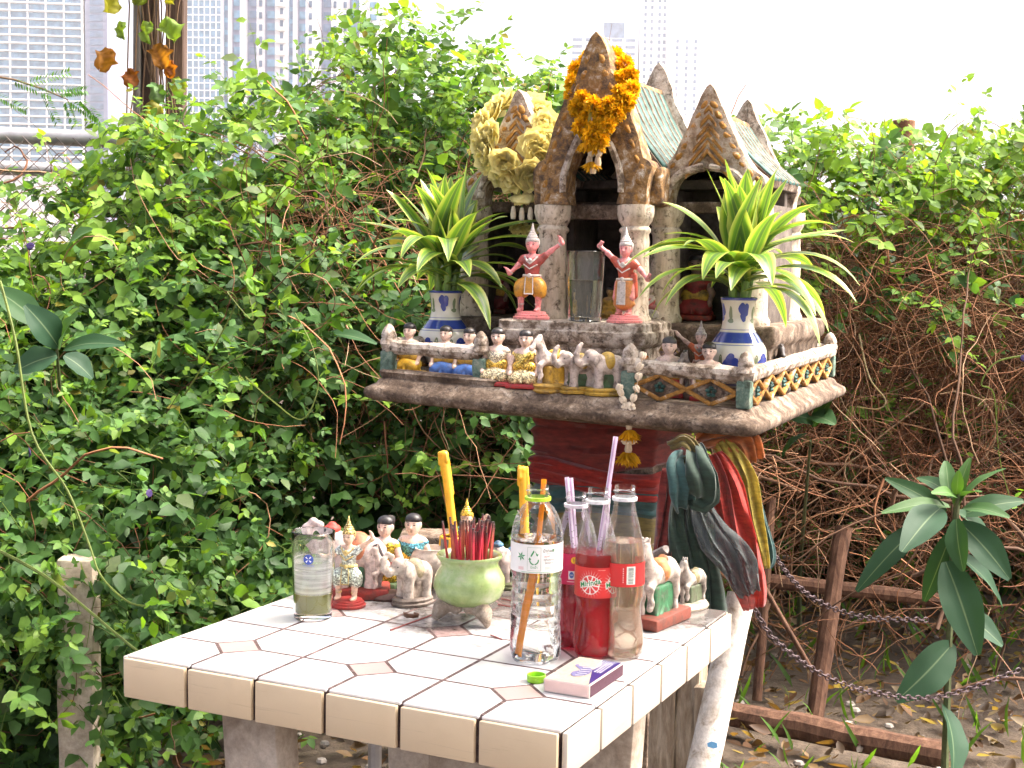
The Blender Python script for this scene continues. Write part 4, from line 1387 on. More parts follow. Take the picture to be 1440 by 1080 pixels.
def dancer(name, label, loc, rz, sc=1.0, skin=PINK, top=(.45, .07, .06), skirt=ORANGE, trim=(.60, .54, .50), base=PINK, crown=(.60, .54, .50), right=None, left=None, long=False, glit=False, mirror=False, old=False, lips=(.5, .1, .1), stride=True):
    """standing dancer .165 m high, arms given as [elbow, wrist, fingertip] offsets"""
    mx = -1 if mirror else 1
    r = thing(name, label, 'figurine', loc, rz, None, sc)
    m = M_FIGOLD if old else M_FIG
    f = lambda p: (p[0] * mx, p[1], p[2])
    right = right or [(-.026, -.004, .098), (-.042, -.006, .088), (-.052, -.010, .094)]
    left = left or [(.032, -.002, .122), (.052, -.004, .140), (.047, -.006, .152)]
    P = [elp((0, -.002, .1340), (.0105, .0115, .0135), skin), elp((0, -.0055, .1270), (.0075, .0075, .0065), skin), cap((0, -.0130, .1345), (0, -.0150, .1305), .0010, .0017, skin, .002),
         cap((0, 0, .112), (0, -.001, .126), .0058, .0052, skin), cap((-.012, 0, .1100), (.012, 0, .1100), .0072, None, skin), cap((0, 0, .078), (0, 0, .104), .0105, .0130, skin),
         elp((.0105, 0, .1335), (.0016, .003, .0042), skin), elp((-.0105, 0, .1335), (.0016, .003, .0042), skin)]
    for A, sx in ((right, -1), (left, 1)):
        sh = (sx * .0165, 0, .1090)
        el, wr, tip = A
        mid = tuple((wr[i] * .45 + tip[i] * .55) + (0, 0, .001)[i] for i in range(3))
        P += [cap(f(sh), f(el), .0058, .0046, skin), cap(f(el), f(wr), .0044, .0033, skin), elp(f(wr), (.0042, .0040, .0042), skin),
              cap(f(wr), f(mid), .0040, .0032, skin, .002), cap(f(mid), f(tip), .0028, .0014, skin, .002)]
        for q in (-1, 1):
            t2 = (tip[0] + q * .0032, tip[1] - .001, tip[2] - .0015 * q)
            P.append(cap(f(mid), f(t2), .0018, .0011, skin, .001))
        th = (wr[0] * .5 + tip[0] * .5 - sx * .004, wr[1] - .005, (wr[2] + tip[2]) / 2 - .001)
        P.append(cap(f(wr), f(th), .0022, .0013, skin, .001))
    if stride:
        fl, fr = (.013, -.003, .020), (-.019, -.004, .020)
    else:
        fl, fr = (.009, -.002, .020), (-.009, -.002, .020)
    for ft, hip in ((fl, (.009, 0, .070)), (fr, (-.010, 0, .070))):
        kn = ((ft[0] + hip[0]) / 2 + (.004 if ft[0] > 0 else -.004), -.006, .046)
        P += [cap(f(hip), f(kn), .0105, .0075, skin), cap(f(kn), f(ft), .0070, .0048, skin), elp(f((ft[0], ft[1] - .006, .0165)), (.0055, .0115, .0040), skin)]
    obj('body', sdf_mesh(P, .0015, .004, name='body'), r, m)
    face(r, (0, -.002, .1340), .88, lips, ry=.0128)
    c = [cap((0, 0, .080), (0, 0, .100), .0125, .0150, top), cap((-.0125, -.001, .1060), (.0125, -.001, .1060), .0088, None, top)]
    for sx, A in ((-1, right), (1, left)):
        s0 = np.array((sx * .0165, 0, .1090)); e0 = np.array(A[0]); c.append(cap(f(s0), f(s0 + (e0 - s0) * .4), .0075, .0066, top))
    obj('bodice', sdf_mesh(c, .0015, .004, name='bodice'), r, M_GLIT if glit else m)
    if long:
        k = [cap((0, -.001, .038), (0, 0, .074), .0165, .0150, skirt, .003), elp((0, -.001, .034), (.0200, .0165, .0070), skirt), cap((-.008, -.006, .036), (-.006, -.004, .07), .011, None, skirt), cap((.008, -.006, .036), (.006, -.004, .07), .011, None, skirt),
             cap((.016, .004, .05), (.014, .002, .085), .0075, None, top)]
    else:
        k = [elp((0, -.001, .070), (.0185, .0155, .0120), skirt), elp(f((.0135, -.003, .056)), (.0150, .0150, .0185), skirt), elp(f((-.0165, -.004, .056)), (.0160, .0150, .0185), skirt),
             elp(f((-.022, -.002, .046)), (.0095, .012, .009), skirt), elp(f((.018, -.002, .046)), (.009, .012, .009), skirt)]
    obj('skirt', sdf_mesh(k, .0016, .004, name='skirt'), r, M_GLIT if glit else m)
    # trims: collar, belt, front panel, cuffs
    g = MB(); g.col = trim
    g.tube([(.0155 * math.sin(a), -.0145 * math.cos(a) if abs(a) < 1.6 else -.0145 * math.cos(a) * .6, .079) for a in np.linspace(-3.1, 3.1, 22)], .0024, 6)
    g.ell((0, -.0168, .079), (.0045, .0025, .0045), 9, 6)
    g.build('belt', m, r, fix=False)
    g = MB(); g.col = trim
    g.tube([(-.0125, -.0075, .1130), (-.006, -.0140, .1055), (0, -.0165, .1005), (.006, -.0140, .1055), (.0125, -.0075, .1130)], .0019, 6)
    g.tube([(-.013, -.0110, .099), (0, -.0175, .091), (.013, -.0110, .099)], .0013, 5)
    g.ell((0, -.0160, .1065), (.0048, .0022, .0040), 8, 5)
    g.build('collar', m, r, fix=False)
    z1 = .034 if long else .046
    g = MB(); g.col = trim if long else skirt
    g.add([(-.0065, -.0180, .076), (.0065, -.0180, .076), (.0078, -.0205, z1), (-.0078, -.0205, z1), (-.0065, -.0150, .076), (.0065, -.0150, .076), (.0078, -.0150, z1), (-.0078, -.0150, z1)],
          [(0, 1, 2, 3), (7, 6, 5, 4), (0, 4, 5, 1), (1, 5, 6, 2), (2, 6, 7, 3), (3, 7, 4, 0)])
    g.build('front_panel', M_GLIT if glit else m, r, bevel=.001)
    g = MB(); g.col = trim
    for e in (-1, 1): g.tube([(e * .0068, -.0186, .076), (e * .0080, -.0212, z1)], .0010, 5)
    g.tube([(-.0082, -.0212, z1), (.0082, -.0212, z1)], .0014, 5)
    for ft in (fl, fr): g.lathe([(.0058, .026), (.0064, .0275), (.0058, .029)], 10, f((ft[0] * .98, ft[1] * 1.0, 0)))
    g.build('trim', m, r, fix=False)
    for A in (right, left):
        g = MB(); g.col = trim
        el, wr = np.array(f(A[0])), np.array(f(A[1]))
        g.tube([wr - (wr - el) * .22, wr - (wr - el) * .06], .0047, 8)
        g.build('bracelet', m, r, fix=False)
    # tiered crown
    g = MB(); g.col = crown
    g.lathe([(.0112, .1395), (.0122, .1425), (.0112, .1455), (.0098, .1465), (.0102, .1490), (.0080, .1510), (.0082, .1530), (.0058, .1548), (.0060, .1566), (.0038, .1585), (.0036, .1620), (.0022, .1660), (.0008, .1730), (0, .1740)], 14, (0, -.001, 0))
    for sx in (-1, 1): g.ell((sx * .0112, .001, .1385), (.0022, .0045, .0070), 7, 5)
    g.build('crown', M_GLIT if glit else m, r, fix=False)
    g = MB(); g.col = base
    g.lathe([(.0330, 0), (.0335, .0045), (.0300, .0055), (.0300, .0090), (.0265, .0098), (.0262, .0132), (.0240, .0140)], 28)
    g.build('base', m, r)
    return r

def elephant(name, label, loc, rz, sc=1.0, skin=GREY, cloth=GOLD, base=GOLD, trunk='up', hat=None, base_kind='round', group=None, glit=False, old=True, block=None):
    """faces -x; .085 m tall at scale 1"""
    r = thing(name, label, 'elephant figurine', loc, rz, group, sc)
    m = M_FIGOLD if old else M_FIG
    P = [elp((.012, 0, .052), (.027, .0185, .0195), skin), elp((.030, 0, .050), (.014, .0165, .018), skin), elp((-.014, 0, .062), (.0140, .0135, .0150), skin), elp((-.018, 0, .070), (.009, .0105, .008), skin)]
    for x, y in ((-.004, .0105), (-.004, -.0105), (.030, .0105), (.030, -.0105)):
        P += [cap((x, y, .048), (x - .001, y, .014), .0090, .0070, skin), cap((x - .001, y, .014), (x - .001, y, .0125), .0080, None, skin)]
    if trunk == 'up': T = [(-.024, 0, .060), (-.033, 0, .054), (-.040, 0, .058), (-.042, 0, .070), (-.038, 0, .082), (-.034, 0, .087)]
    elif trunk == 'curl': T = [(-.024, 0, .060), (-.036, 0, .056), (-.045, 0, .064), (-.046, 0, .078), (-.038, 0, .086), (-.030, 0, .082), (-.032, 0, .076)]
    else: T = [(-.024, 0, .060), (-.031, 0, .048), (-.033, 0, .034), (-.037, 0, .026), (-.043, 0, .026)]
    rr = [.0085, .0068, .0055, .0046, .0040, .0036, .003]
    for i in range(len(T) - 1): P.append(cap(T[i], T[i + 1], rr[i], rr[i + 1], skin, .003))
    for sy in (1, -1):
        P += [elp((-.008, sy * .0165, .060), (.0095, .0028, .0125), skin, .003, rot=(0, R_(12), R_(-22 * sy)))]
        P += [cap((-.023, sy * .0065, .055), (-.031, sy * .0085, .053), .0017, .0009, (.75, .7, .6), .001)]
    P += [cap((.043, 0, .056), (.046, 0, .030), .0022, .0014, skin)]
    obj('body', sdf_mesh(P, .0015, .0045, name='body'), r, m)
    c = [elp((.013, 0, .0545), (.0165, .0200, .0185), cloth), elp((.013, 0, .066), (.012, .012, .0085), cloth)]
    obj('saddle_cloth', sdf_mesh(c, .0015, .003, name='saddle_cloth'), r, M_GLIT if glit else m)
    if hat:
        h = [elp((-.0165, 0, .0775), (.0095, .0105, .0060), hat)]
        for i in range(10):
            a = i * .628; h.append(elp((-.0165 + .007 * math.cos(a), .008 * math.sin(a), .0785), .0028, hat, .001))
        h.append(elp((-.0165, 0, .083), (.005, .005, .003), hat))
        obj('cap', sdf_mesh(h, .0012, .002, name='cap'), r, m)
    for sy in (1, -1):
        g = MB(); g.ell((-.0245, sy * .0092, .0655), (.0014, .0012, .0014), 7, 5, col=BLK); g.build('eye', M_FIG, r, fix=False)
    g = MB(); g.col = base
    if base_kind == 'round':
        g.lathe([(.036, 0), (.038, .004), (.034, .006), (.036, .010), (.033, .013)], 24, (.010, 0, 0), wob=lambda t, z: (1 + .03 * math.sin(9 * t)) * (1 / math.sqrt((math.cos(t)) ** 2 + (math.sin(t) / .72) ** 2)))
    else:
        g.box((.010, 0, .0065), (.078, .046, .013))
    g.build('base', m, r, bevel=0 if base_kind == 'round' else .003, seg=2)
    if block:
        b = [bxp((.013, 0, .026), (.022, .010, .016), .004, block)]
        for i in range(26): b.append(elp((.013 + random.uniform(-.022, .022), random.uniform(-.011, .011), random.uniform(.014, .038)), .0035, block, .003))
        obj('grass_block', sdf_mesh(b, .0016, .003, name='grass_block'), r, m)
    return r

def horse(name, label, loc, rz, sc=1.0, skin=WHT, mane=(.10, .09, .085), saddle=(.45, .12, .05), base=BROWN, base_kind='box', block=None, group=None, raised=True, trim=None):
    """faces -x; .105 m tall at scale 1"""
    r = thing(name, label, 'horse figurine', loc, rz, group, sc)
    P = [elp((.010, 0, .058), (.027, .0125, .0130), skin), elp((-.012, 0, .060), (.0130, .0125, .0150), skin), elp((.030, 0, .060), (.0130, .0125, .0140), skin),
         cap((-.016, 0, .064), (-.027, 0, .090), .0105, .0068, skin, .008), cap((-.027, 0, .093), (-.041, 0, .079), .0066, .0042, skin), elp((-.042, 0, .078), (.0048, .0042, .0042), skin)]
    for sy in (1, -1): P += [cap((-.024, sy * .0035, .097), (-.022, sy * .0048, .104), .0024, .0010, skin, .001)]
    legs = [((-.014, .0075), (-.016, .0075, .012)), ((.032, .0075), (.036, .0075, .012)), ((.032, -.0075), (.034, -.0085, .012))]
    for (hx, hy), ft in legs:
        hip = (hx, hy, .056)
        kn = ((hx + ft[0]) / 2 + (.003 if hx > 0 else -.002), ft[1], .034)
        P += [cap(hip, kn, .0078 if hx > 0 else .0064, .0046, skin), cap(kn, (ft[0], ft[1], .018), .0040, .0030, skin), cap((ft[0], ft[1], .018), ft, .0034, .0044, skin)]
    if raised: P += [cap((-.014, -.0075, .056), (-.029, -.009, .048), .0064, .0048, skin), cap((-.029, -.009, .048), (-.026, -.010, .030), .0042, .0030, skin), cap((-.026, -.010, .030), (-.029, -.010, .025), .0032, .0040, skin)]
    else: P += [cap((-.014, -.0075, .056), (-.015, -.0075, .034), .0064, .0046, skin), cap((-.015, -.0075, .034), (-.016, -.0075, .012), .0040, .0040, skin)]
    obj('body', sdf_mesh(P, .0014, .005, name='body'), r, M_FIGOLD)
    h = [cap((-.022, 0, .100), (-.012, 0, .074), .0036, .0050, mane), cap((-.029, 0, .099), (-.022, 0, .101), .0026, None, mane)]
    obj('mane', sdf_mesh(h, .0013, .003, name='mane'), r, M_FIGOLD)
    h = [cap((.042, 0, .064), (.050, 0, .054), .0038, .0048, mane), cap((.050, 0, .054), (.050, 0, .026), .0048, .0016, mane)]
    obj('tail', sdf_mesh(h, .0013, .003, name='tail'), r, M_FIGOLD)
    s = [elp((.009, 0, .060), (.0135, .0142, .0140), saddle), elp((.009, 0, .071), (.0110, .0085, .0050), saddle), elp((.019, 0, .074), (.003, .007, .004), saddle)]
    obj('saddle', sdf_mesh(s, .0014, .003, name='saddle'), r, M_FIGOLD)
    g = MB(); g.col = trim or (.08, .05, .035)
    g.tube([(-.018, .012 * math.sin(a), .064 + .010 * math.cos(a) - .004) for a in np.linspace(-3.14, 3.14, 16)], .0011, 5)
    g.tube([(-.034, .0052 * math.sin(a), .086 + .0058 * math.cos(a)) for a in np.linspace(-3.14, 3.14, 12)], .0009, 5)
    g.build('bridle', M_FIGOLD, r, fix=False)
    for sy in (1, -1):
        g = MB(); g.ell((-.031, sy * .0056, .0915), (.0015, .0010, .0014), 7, 5, col=BLK); g.build('eye', M_FIG, r, fix=False)
    g = MB(); g.col = base
    if base_kind == 'box': g.box((.010, 0, .007), (.086, .044, .014))
    elif base_kind == 'rock':
        g.lathe([(.044, 0), (.046, .004), (.042, .009), (.036, .013), (.02, .014)], 22, (.010, 0, 0), wob=lambda t, z: (1 + .05 * math.sin(11 * t)) / math.sqrt(math.cos(t) ** 2 + (math.sin(t) / .55) ** 2))
    else:
        g.lathe([(.036, 0), (.040, .004), (.036, .008), (.040, .013), (.035, .017)], 24, (.008, 0, -.003), wob=lambda t, z: (1 + .04 * math.sin(12 * t)) / math.sqrt(math.cos(t) ** 2 + (math.sin(t) / .75) ** 2))
    me = g.mesh('base', bevel=.003 if base_kind == 'box' else 0, seg=2)
    jitter(me, .0012, 90)
    obj('base', me, r, M_FIGOLD)
    if block:
        b = [bxp((.012, 0, .028), (.024, .0085, .019), .005, block)]
        for i in range(30): b.append(cap((.012 + random.uniform(-.024, .024), random.uniform(-.010, .010), .012), (.012 + random.uniform(-.022, .022), random.uniform(-.008, .008), random.uniform(.03, .046)), .0028, .0018, block, .002))
        obj('grass_block', sdf_mesh(b, .0015, .002, name='grass_block'), r, M_FIGOLD)
    return r

# ---------------------------------------------------------------- figures on the shrine platform
def on_deck(x, y, v):
    u = hp(x, y, v)[0]
    return hw(u, v, RZ + zs(u) + .0005)
FACE = HTH
G = 'painted figurines lined up along the platform edge'
seated('seated_lady', 'seated lady in yellow dress behind the railing at its end', on_deck(575, 530, .105), FACE, .92, blouse=(.60, .33, .03), skirt=(.62, .36, .03), base=(.5, .28, .03), group=G)
seated('seated_lady', 'seated lady in blue dress beside the yellow one behind the railing', on_deck(626, 530, .105), FACE, .92, group=G)
seated('seated_lady', 'seated lady in blue dress next to the open gap of the railing', on_deck(659, 532, .10), FACE, .92, group=G)
SIL = (.62, .55, .40)
seated('seated_lady', 'seated lady in silver and gold on a red base, farther from the horse', on_deck(699, 545, .062), FACE + .1, .98, blouse=(.66, .58, .42), skirt=(.60, .50, .30), base=(.40, .03, .03), glit=True, group=G)
seated('seated_lady', 'bare shouldered lady in gold on a red base beside the horse', on_deck(738, 548, .060), FACE + .1, .98, blouse=(.58, .42, .12), skirt=(.62, .5, .28), base=(.40, .03, .03), glit=True, group=G, sash=(.6, .45, .1))
horse('prancing_horse', 'cream horse figurine with golden body on a gilded lotus base', on_deck(772, 552, .05), FACE + R_(58), 1.0, skin=(.60, .50, .44), mane=(.40, .34, .30), saddle=(.45, .27, .04), base=(.45, .27, .05), base_kind='lotus', block=(.42, .25, .03), group=G)
elephant('small_elephant', 'small elephant with lifted trunk on a gold base beside the horse', on_deck(806, 555, .05), FACE + R_(48), .98, skin=(.48, .40, .35), cloth=(.45, .30, .05), base=(.42, .26, .04), block=(.07, .13, .06), group=G)
elephant('small_elephant', 'larger elephant with gilded cloth on a gold base by the railing post', on_deck(843, 558, .055), FACE + R_(35), 1.06, skin=(.50, .42, .37), cloth=(.42, .27, .04), base=(.45, .28, .04), block=(.07, .14, .06), group=G)
# right hand bay of the deck, behind the railing
seated('seated_man', 'seated man with grey-black hair and red skirt by the garlanded post', on_deck(940, 530, .13), FACE + .15, 1.0, blouse=(.5, .45, .4), skirt=RED, base=RED, hair=(.05, .05, .055))
seated('seated_man', 'seated man with black hair and red skirt before the raised arm dancer', on_deck(996, 535, .125), FACE + .1, .96, blouse=(.55, .5, .45), skirt=RED, base=RED)
horse('grey_horse', 'dark grey horse figurine between the two seated men', on_deck(972, 530, .14), FACE + R_(70), .86, skin=(.20, .17, .15), mane=BLK, saddle=(.2, .1, .06), base=(.14, .1, .08))
dancer('orange_dancer', 'orange robed dancer with one arm thrown up beside the vase', on_deck(985, 500, .225), FACE + .05, .80, skin=(.60, .42, .36), top=(.55, .13, .05), skirt=(.55, .15, .05), trim=(.55, .45, .38), base=(.4, .1, .05), crown=(.5, .45, .43), long=True, old=True,
       right=[(-.036, -.004, .124), (-.054, -.006, .139), (-.060, -.010, .148)], left=[(.032, -.002, .098), (.044, -.006, .086), (.050, -.010, .080)])
dancer('golden_crowned_figure', 'small figure with a spired golden crown below the step corner', on_deck(932, 505, .205), FACE + .2, .56, skin=(.45, .30, .25), top=(.35, .2, .06), skirt=(.35, .2, .06), trim=GOLD, base=GOLD, crown=(.58, .36, .07), old=True)
horse('black_horse', 'black horse figurine behind the vase by the side railing', on_deck(1093, 500, .40), FACE + R_(120), .92, skin=(.03, .028, .03), mane=BLK, saddle=(.05, .05, .06), base=(.1, .09, .08))
elephant('grey_elephant', 'grey elephant figurine tucked along the side railing', on_deck(1108, 505, .52), FACE + R_(110), .62, skin=(.3, .29, .29), cloth=(.2, .15, .1), base=(.2, .17, .14))
# on the step and inside the house
def on_step(x, y, v):
    u = hp(x, y, v)[0]
    return hw(u, v, 1.1372)
dancer('pink_dancer', 'pink dancer in puffed orange trousers with one hand raised', on_step(747, 450, .185), FACE + .10, 1.07, old=False, top=(.40, .07, .06), skirt=(.58, .27, .03),
       right=[(-.026, -.004, .096), (-.040, -.008, .082), (-.047, -.010, .092)], left=[(.036, -.002, .124), (.056, -.004, .138), (.052, -.008, .150)])
dancer('pink_dancer', 'pink dancer in long red and orange robe beside the water glass', on_step(878, 452, .175), FACE - .05, 1.03, skin=(.80, .30, .29), top=(.58, .10, .06), skirt=(.62, .24, .07), long=True, stride=False,
       right=[(-.034, -.004, .126), (-.050, -.006, .139), (-.042, -.010, .147)], left=[(.032, -.002, .094), (.046, -.008, .080), (.052, -.011, .090)])
def on_plinth(x, y, v):
    u = hp(x, y, v)[0]
    return hw(u, v, PZ + .0005)
seated('seated_child', 'pale seated figure with red sleeves between the two columns', on_plinth(913, 425, .345), FACE + .25, .72, skin=(.55, .45, .40), blouse=(.50, .10, .10), skirt=(.42, .38, .36), base=(.3, .25, .22), belt=(.3, .1, .1), sash=(.55, .5, .46), old=True)
seated('red_deity', 'dark red seated deity with gold collar inside the open bay', on_plinth(978, 420, .50), FACE + .1, 1.25, skin=(.32, .20, .15), blouse=(.35, .04, .04), skirt=(.36, .04, .04), base=(.4, .05, .03), belt=GOLD, old=True)
seated('maroon_deity', 'maroon seated figure in the bay behind the leafy vase', on_plinth(695, 430, .50), FACE + .1, 1.15, skin=(.35, .22, .17), blouse=(.22, .03, .03), skirt=(.22, .03, .03), base=(.2, .04, .03), old=True)
seated('golden_deity', 'small golden seated figure on the threshold behind the glass', on_plinth(858, 425, .37), FACE, .62, skin=(.45, .28, .1), blouse=(.5, .3, .04), skirt=(.5, .29, .03), base=(.52, .27, .02), old=True)
seated('golden_deity', 'golden seated figure deep in the central doorway', on_plinth(800, 425, .46), FACE, .8, skin=(.3, .2, .1), blouse=(.35, .2, .04), skirt=(.35, .2, .03), base=(.45, .23, .02), old=True)

# ---------------------------------------------------------------- figures on the tiled table
TZ = .7505
def on_table(x, y): return at_z(x, y, TZ)
elephant('red_capped_elephant', 'big pale elephant with a red cap and orange cloth, trunk curled', on_table(487, 838), R_(28), 1.30, skin=(.62, .50, .46), cloth=(.48, .16, .07), base=(.30, .035, .025), trunk='curl', hat=(.52, .06, .04), base_kind='box', block=(.05, .16, .08))
dancer('silver_dancer', 'silver and gold costumed dancer on a ringed red base behind the frothy glass', on_table(490, 852), R_(10), .76, skin=(.74, .50, .36), top=(.52, .56, .50), skirt=(.50, .55, .46), trim=(.66, .50, .18), base=(.36, .035, .03), crown=(.62, .45, .16), glit=True,
       right=[(-.030, -.004, .096), (-.044, -.006, .092), (-.054, -.010, .098)], left=[(.032, -.002, .120), (.050, -.004, .134), (.046, -.006, .148)])
seated('seated_lady', 'seated lady with black hair in a gold sash behind the little horse', on_table(541, 822), R_(5), .97, skin=(.80, .56, .44), blouse=(.56, .42, .05), skirt=(.52, .36, .04), base=(.15, .25, .12), bun=True, glit=True, sash=(.62, .45, .04))
seated('seated_man', 'seated man in a turquoise glitter blouse beside the cream pot', on_table(580, 818), R_(15), .97, skin=(.80, .58, .46), blouse=(.12, .36, .44), skirt=(.12, .3, .38), base=(.2, .15, .08), glit=True)
horse('small_horse', 'small cream horse with a red saddle in front of the seated lady', on_table(547, 842), R_(40), .80, skin=(.58, .46, .40), mane=(.06, .05, .055), saddle=(.40, .12, .09), base=(.10, .05, .04), base_kind='rock')
elephant('plain_elephant', 'unpainted beige elephant figurine on a crusted base beside the burner', on_table(573, 850), R_(62), .90, skin=(.52, .44, .37), cloth=(.40, .33, .20), base=(.20, .16, .13), trunk='curl', block=(.46, .38, .31))
dancer('green_dancer', 'dancer with a gilded pointed crown half hidden behind the incense sticks', on_table(655, 822), R_(12), .78, skin=(.62, .42, .33), top=(.10, .25, .18), skirt=(.12, .25, .2), trim=GOLD, base=(.25, .05, .04), crown=(.62, .42, .06), glit=True,
       left=[(.026, -.004, .122), (.036, -.006, .135), (.046, -.008, .144)])
elephant('blue_elephant', 'elephant figurine with a blue glitter cloth between burner and water bottle', on_table(712, 826), R_(40), .86, skin=(.55, .46, .42), cloth=(.05, .18, .30), base=(.15, .16, .08), trunk='down', glit=True, hat=(.05, .16, .28))
horse('saddled_horse', 'large cream horse with an orange saddle on a red-brown block base', on_table(919, 878), R_(82), 1.22, skin=(.46, .40, .34), mane=(.34, .29, .25), saddle=(.52, .20, .06), base=(.20, .05, .03), block=(.035, .16, .065))
horse('little_grey_horse', 'little grey and white horse on an oval base at the table corner', on_table(970, 856), R_(78), .76, skin=(.38, .34, .29), mane=(.12, .11, .10), saddle=(.30, .25, .12), base=(.42, .36, .28), base_kind='rock', block=(.10, .13, .07))
# ================================================================== TABLE
def m_tile(name, col, rough, soot=True, grain=False):
    t = NT(name)
    n1 = t.noise(14, 6, .65); n2 = t.noise(90, 5, .7)
    c = t.mix(t.ramp(n1, [(.5, 0.0), (.8, .35)]), col, (col[0] * .82, col[1] * .76, col[2] * .70))
    if grain:
        g = t.noise((6, 6, 160), 3, .5, dist=1.2)
        c = t.mix(t.ramp(g, [(.62, 0.0), (.66, .22), (.70, 0.0)]), c, (.30, .21, .13))
    if soot:
        # incense ash and soot lying round the offerings at the back of the table
        sep = t.n('ShaderNodeSeparateXYZ'); t.l(t.n('ShaderNodeNewGeometry').outputs['Position'], sep.inputs[0])
        fy = t.math('MULTIPLY', t.math('SUBTRACT', sep.outputs['Y'], .17), 3.0)
        fx = t.math('MULTIPLY', t.math('ABSOLUTE', t.math('SUBTRACT', sep.outputs['X'], .27)), 1.5)
        f = t.math('SUBTRACT', fy, fx)
        f = t.math('ADD', f, t.math('MULTIPLY', t.math('SUBTRACT', n1, .5), 1.3))
        f = t.math('ADD', f, t.math('MULTIPLY', t.math('SUBTRACT', n2, .5), .7))
        c = t.mix(t.ramp(f, [(.14, 0.0), (.62, .9)]), c, (.07, .058, .05))
        c = t.mix(t.ramp(t.noise(160, 4, .7), [(.62, 0.0), (.72, .4)]), c, (.30, .25, .2))
    return t.done(t.bsdf(c, rough, t.bump(n2, .06, .001)))
M_TTOP = m_tile('white_glaze', (.64, .63, .615), .16)
M_TPINK = m_tile('pink_glaze', (.54, .37, .34), .2)
M_TEDGE = m_tile('warm_lit_glaze', (.66, .52, .34), .28, False, True)  # front edge tiles: warm light on that face is in the colour
M_TSIDE = m_tile('pale_lit_glaze', (.64, .57, .47), .28, False, True)  # same tile as the front, its paler side light put in the colour
M_GROUT = m_weather('grout', None, [(.35, (.07, .045, .04)), (.55, (.15, .10, .09)), (.7, (.26, .19, .17))], 60, .95, .4)
M_CONC = m_weather('leg_concrete', None, [(.3, (.28, .22, .16)), (.5, (.44, .37, .29)), (.7, (.55, .48, .39))], 14, .9, .4)
table = thing('tiled_table', 'square white tiled altar table with cream edge tiles and pink corner diamonds', 'table', (.3, .3, 0))
def tl(x, y, z): return (x - .3, y - .3, z)
g = MB(); g.box(tl(.3, .3, .72205), (.590, .590, .0554)); g.build('slab', M_GROUT, table, bevel=.003)
A = .035; GR = .0021
cache = {}
for i in range(6):
    for j in range(6):
        cx = (i % 2, j % 2)                     # which corner is cut: towards the odd node
        sx = 1 if i % 2 == 0 else -1; sy = 1 if j % 2 == 0 else -1
        h = .05 - GR; a = A - GR
        if cx not in cache:
            pts = [(-sx * h, -sy * h), (sx * h, -sy * h), (sx * h, sy * (h - a)), (sx * (h - a), sy * h), (-sx * h, sy * h)]
            if sx * sy < 0: pts = pts[::-1]
            gg = MB(); n = 5
            gg.add([(x, y, 0) for x, y in pts] + [(x, y, .004) for x, y in pts], [tuple(range(n - 1, -1, -1)), tuple(range(n, 2 * n))] + [(k, (k + 1) % n, n + (k + 1) % n, n + k) for k in range(n)])
            cache[cx] = gg.mesh('top_tile', bevel=.0009)
        p = tl(i * .1 + .05, j * .1 + .05, .7460)
        o = obj('top_tile', cache[cx], table, M_TTOP, p)
        o.rotation_euler = (0, 0, random.gauss(0, .002))
d = A - GR * 1.2
gg = MB(); pts = [(d, 0), (0, d), (-d, 0), (0, -d)]
gg.add([(x, y, 0) for x, y in pts] + [(x, y, .004) for x, y in pts], [(3, 2, 1, 0), (4, 5, 6, 7)] + [(k, (k + 1) % 4, 4 + (k + 1) % 4, 4 + k) for k in range(4)])
dm = gg.mesh('diamond_tile', bevel=.0008)
for i in (1, 3, 5):
    for j in (1, 3, 5): obj('diamond_tile', dm, table, M_TPINK, tl(i * .1, j * .1, .7460))
g = MB(); g.box((0, 0, 0), (.0942, .007, .0495)); em = g.mesh('edge_tile', bevel=.0016, seg=2)
em2 = em.copy()
for i in range(6):
    for x, y, rz, me, m in ((i * .1 + .05, -.0025, 0, em, M_TEDGE), (.6025, i * .1 + .05, math.pi / 2, em2, M_TSIDE), (i * .1 + .05, .6025, math.pi, em, M_TEDGE), (-.0025, i * .1 + .05, -math.pi / 2, em2, M_TSIDE)):
        o = obj('edge_tile', me, table, m, tl(x, y, .7225))
        o.rotation_euler = (random.gauss(0, .004), random.gauss(0, .003), rz + random.gauss(0, .004))
def slab_leg(px0, py0, w, dpt, rz, lean):
    p = (px0, py0)
    me = subdiv_box_mesh((w, dpt, .70), 2, .006, 'leg'); jitter(me, .002, 20)
    o = obj('leg', me, table, M_CONC, tl(p[0], p[1], .345)); o.rotation_euler = (0, lean, rz)
slab_leg(.155, .10, .085, .05, 0, R_(-4)); slab_leg(.43, .09, .085, .05, 0, R_(2))
slab_leg(.45, .50, .085, .05, 0, R_(3)); slab_leg(.15, .50, .085, .05, 0, R_(-3))
g = MB(); g.tube([(0, 0, 0), (0, 0, .69)], .009, 10)
g.build('brace_pipe', M_GALV, table, tl(.27, .16, 0))

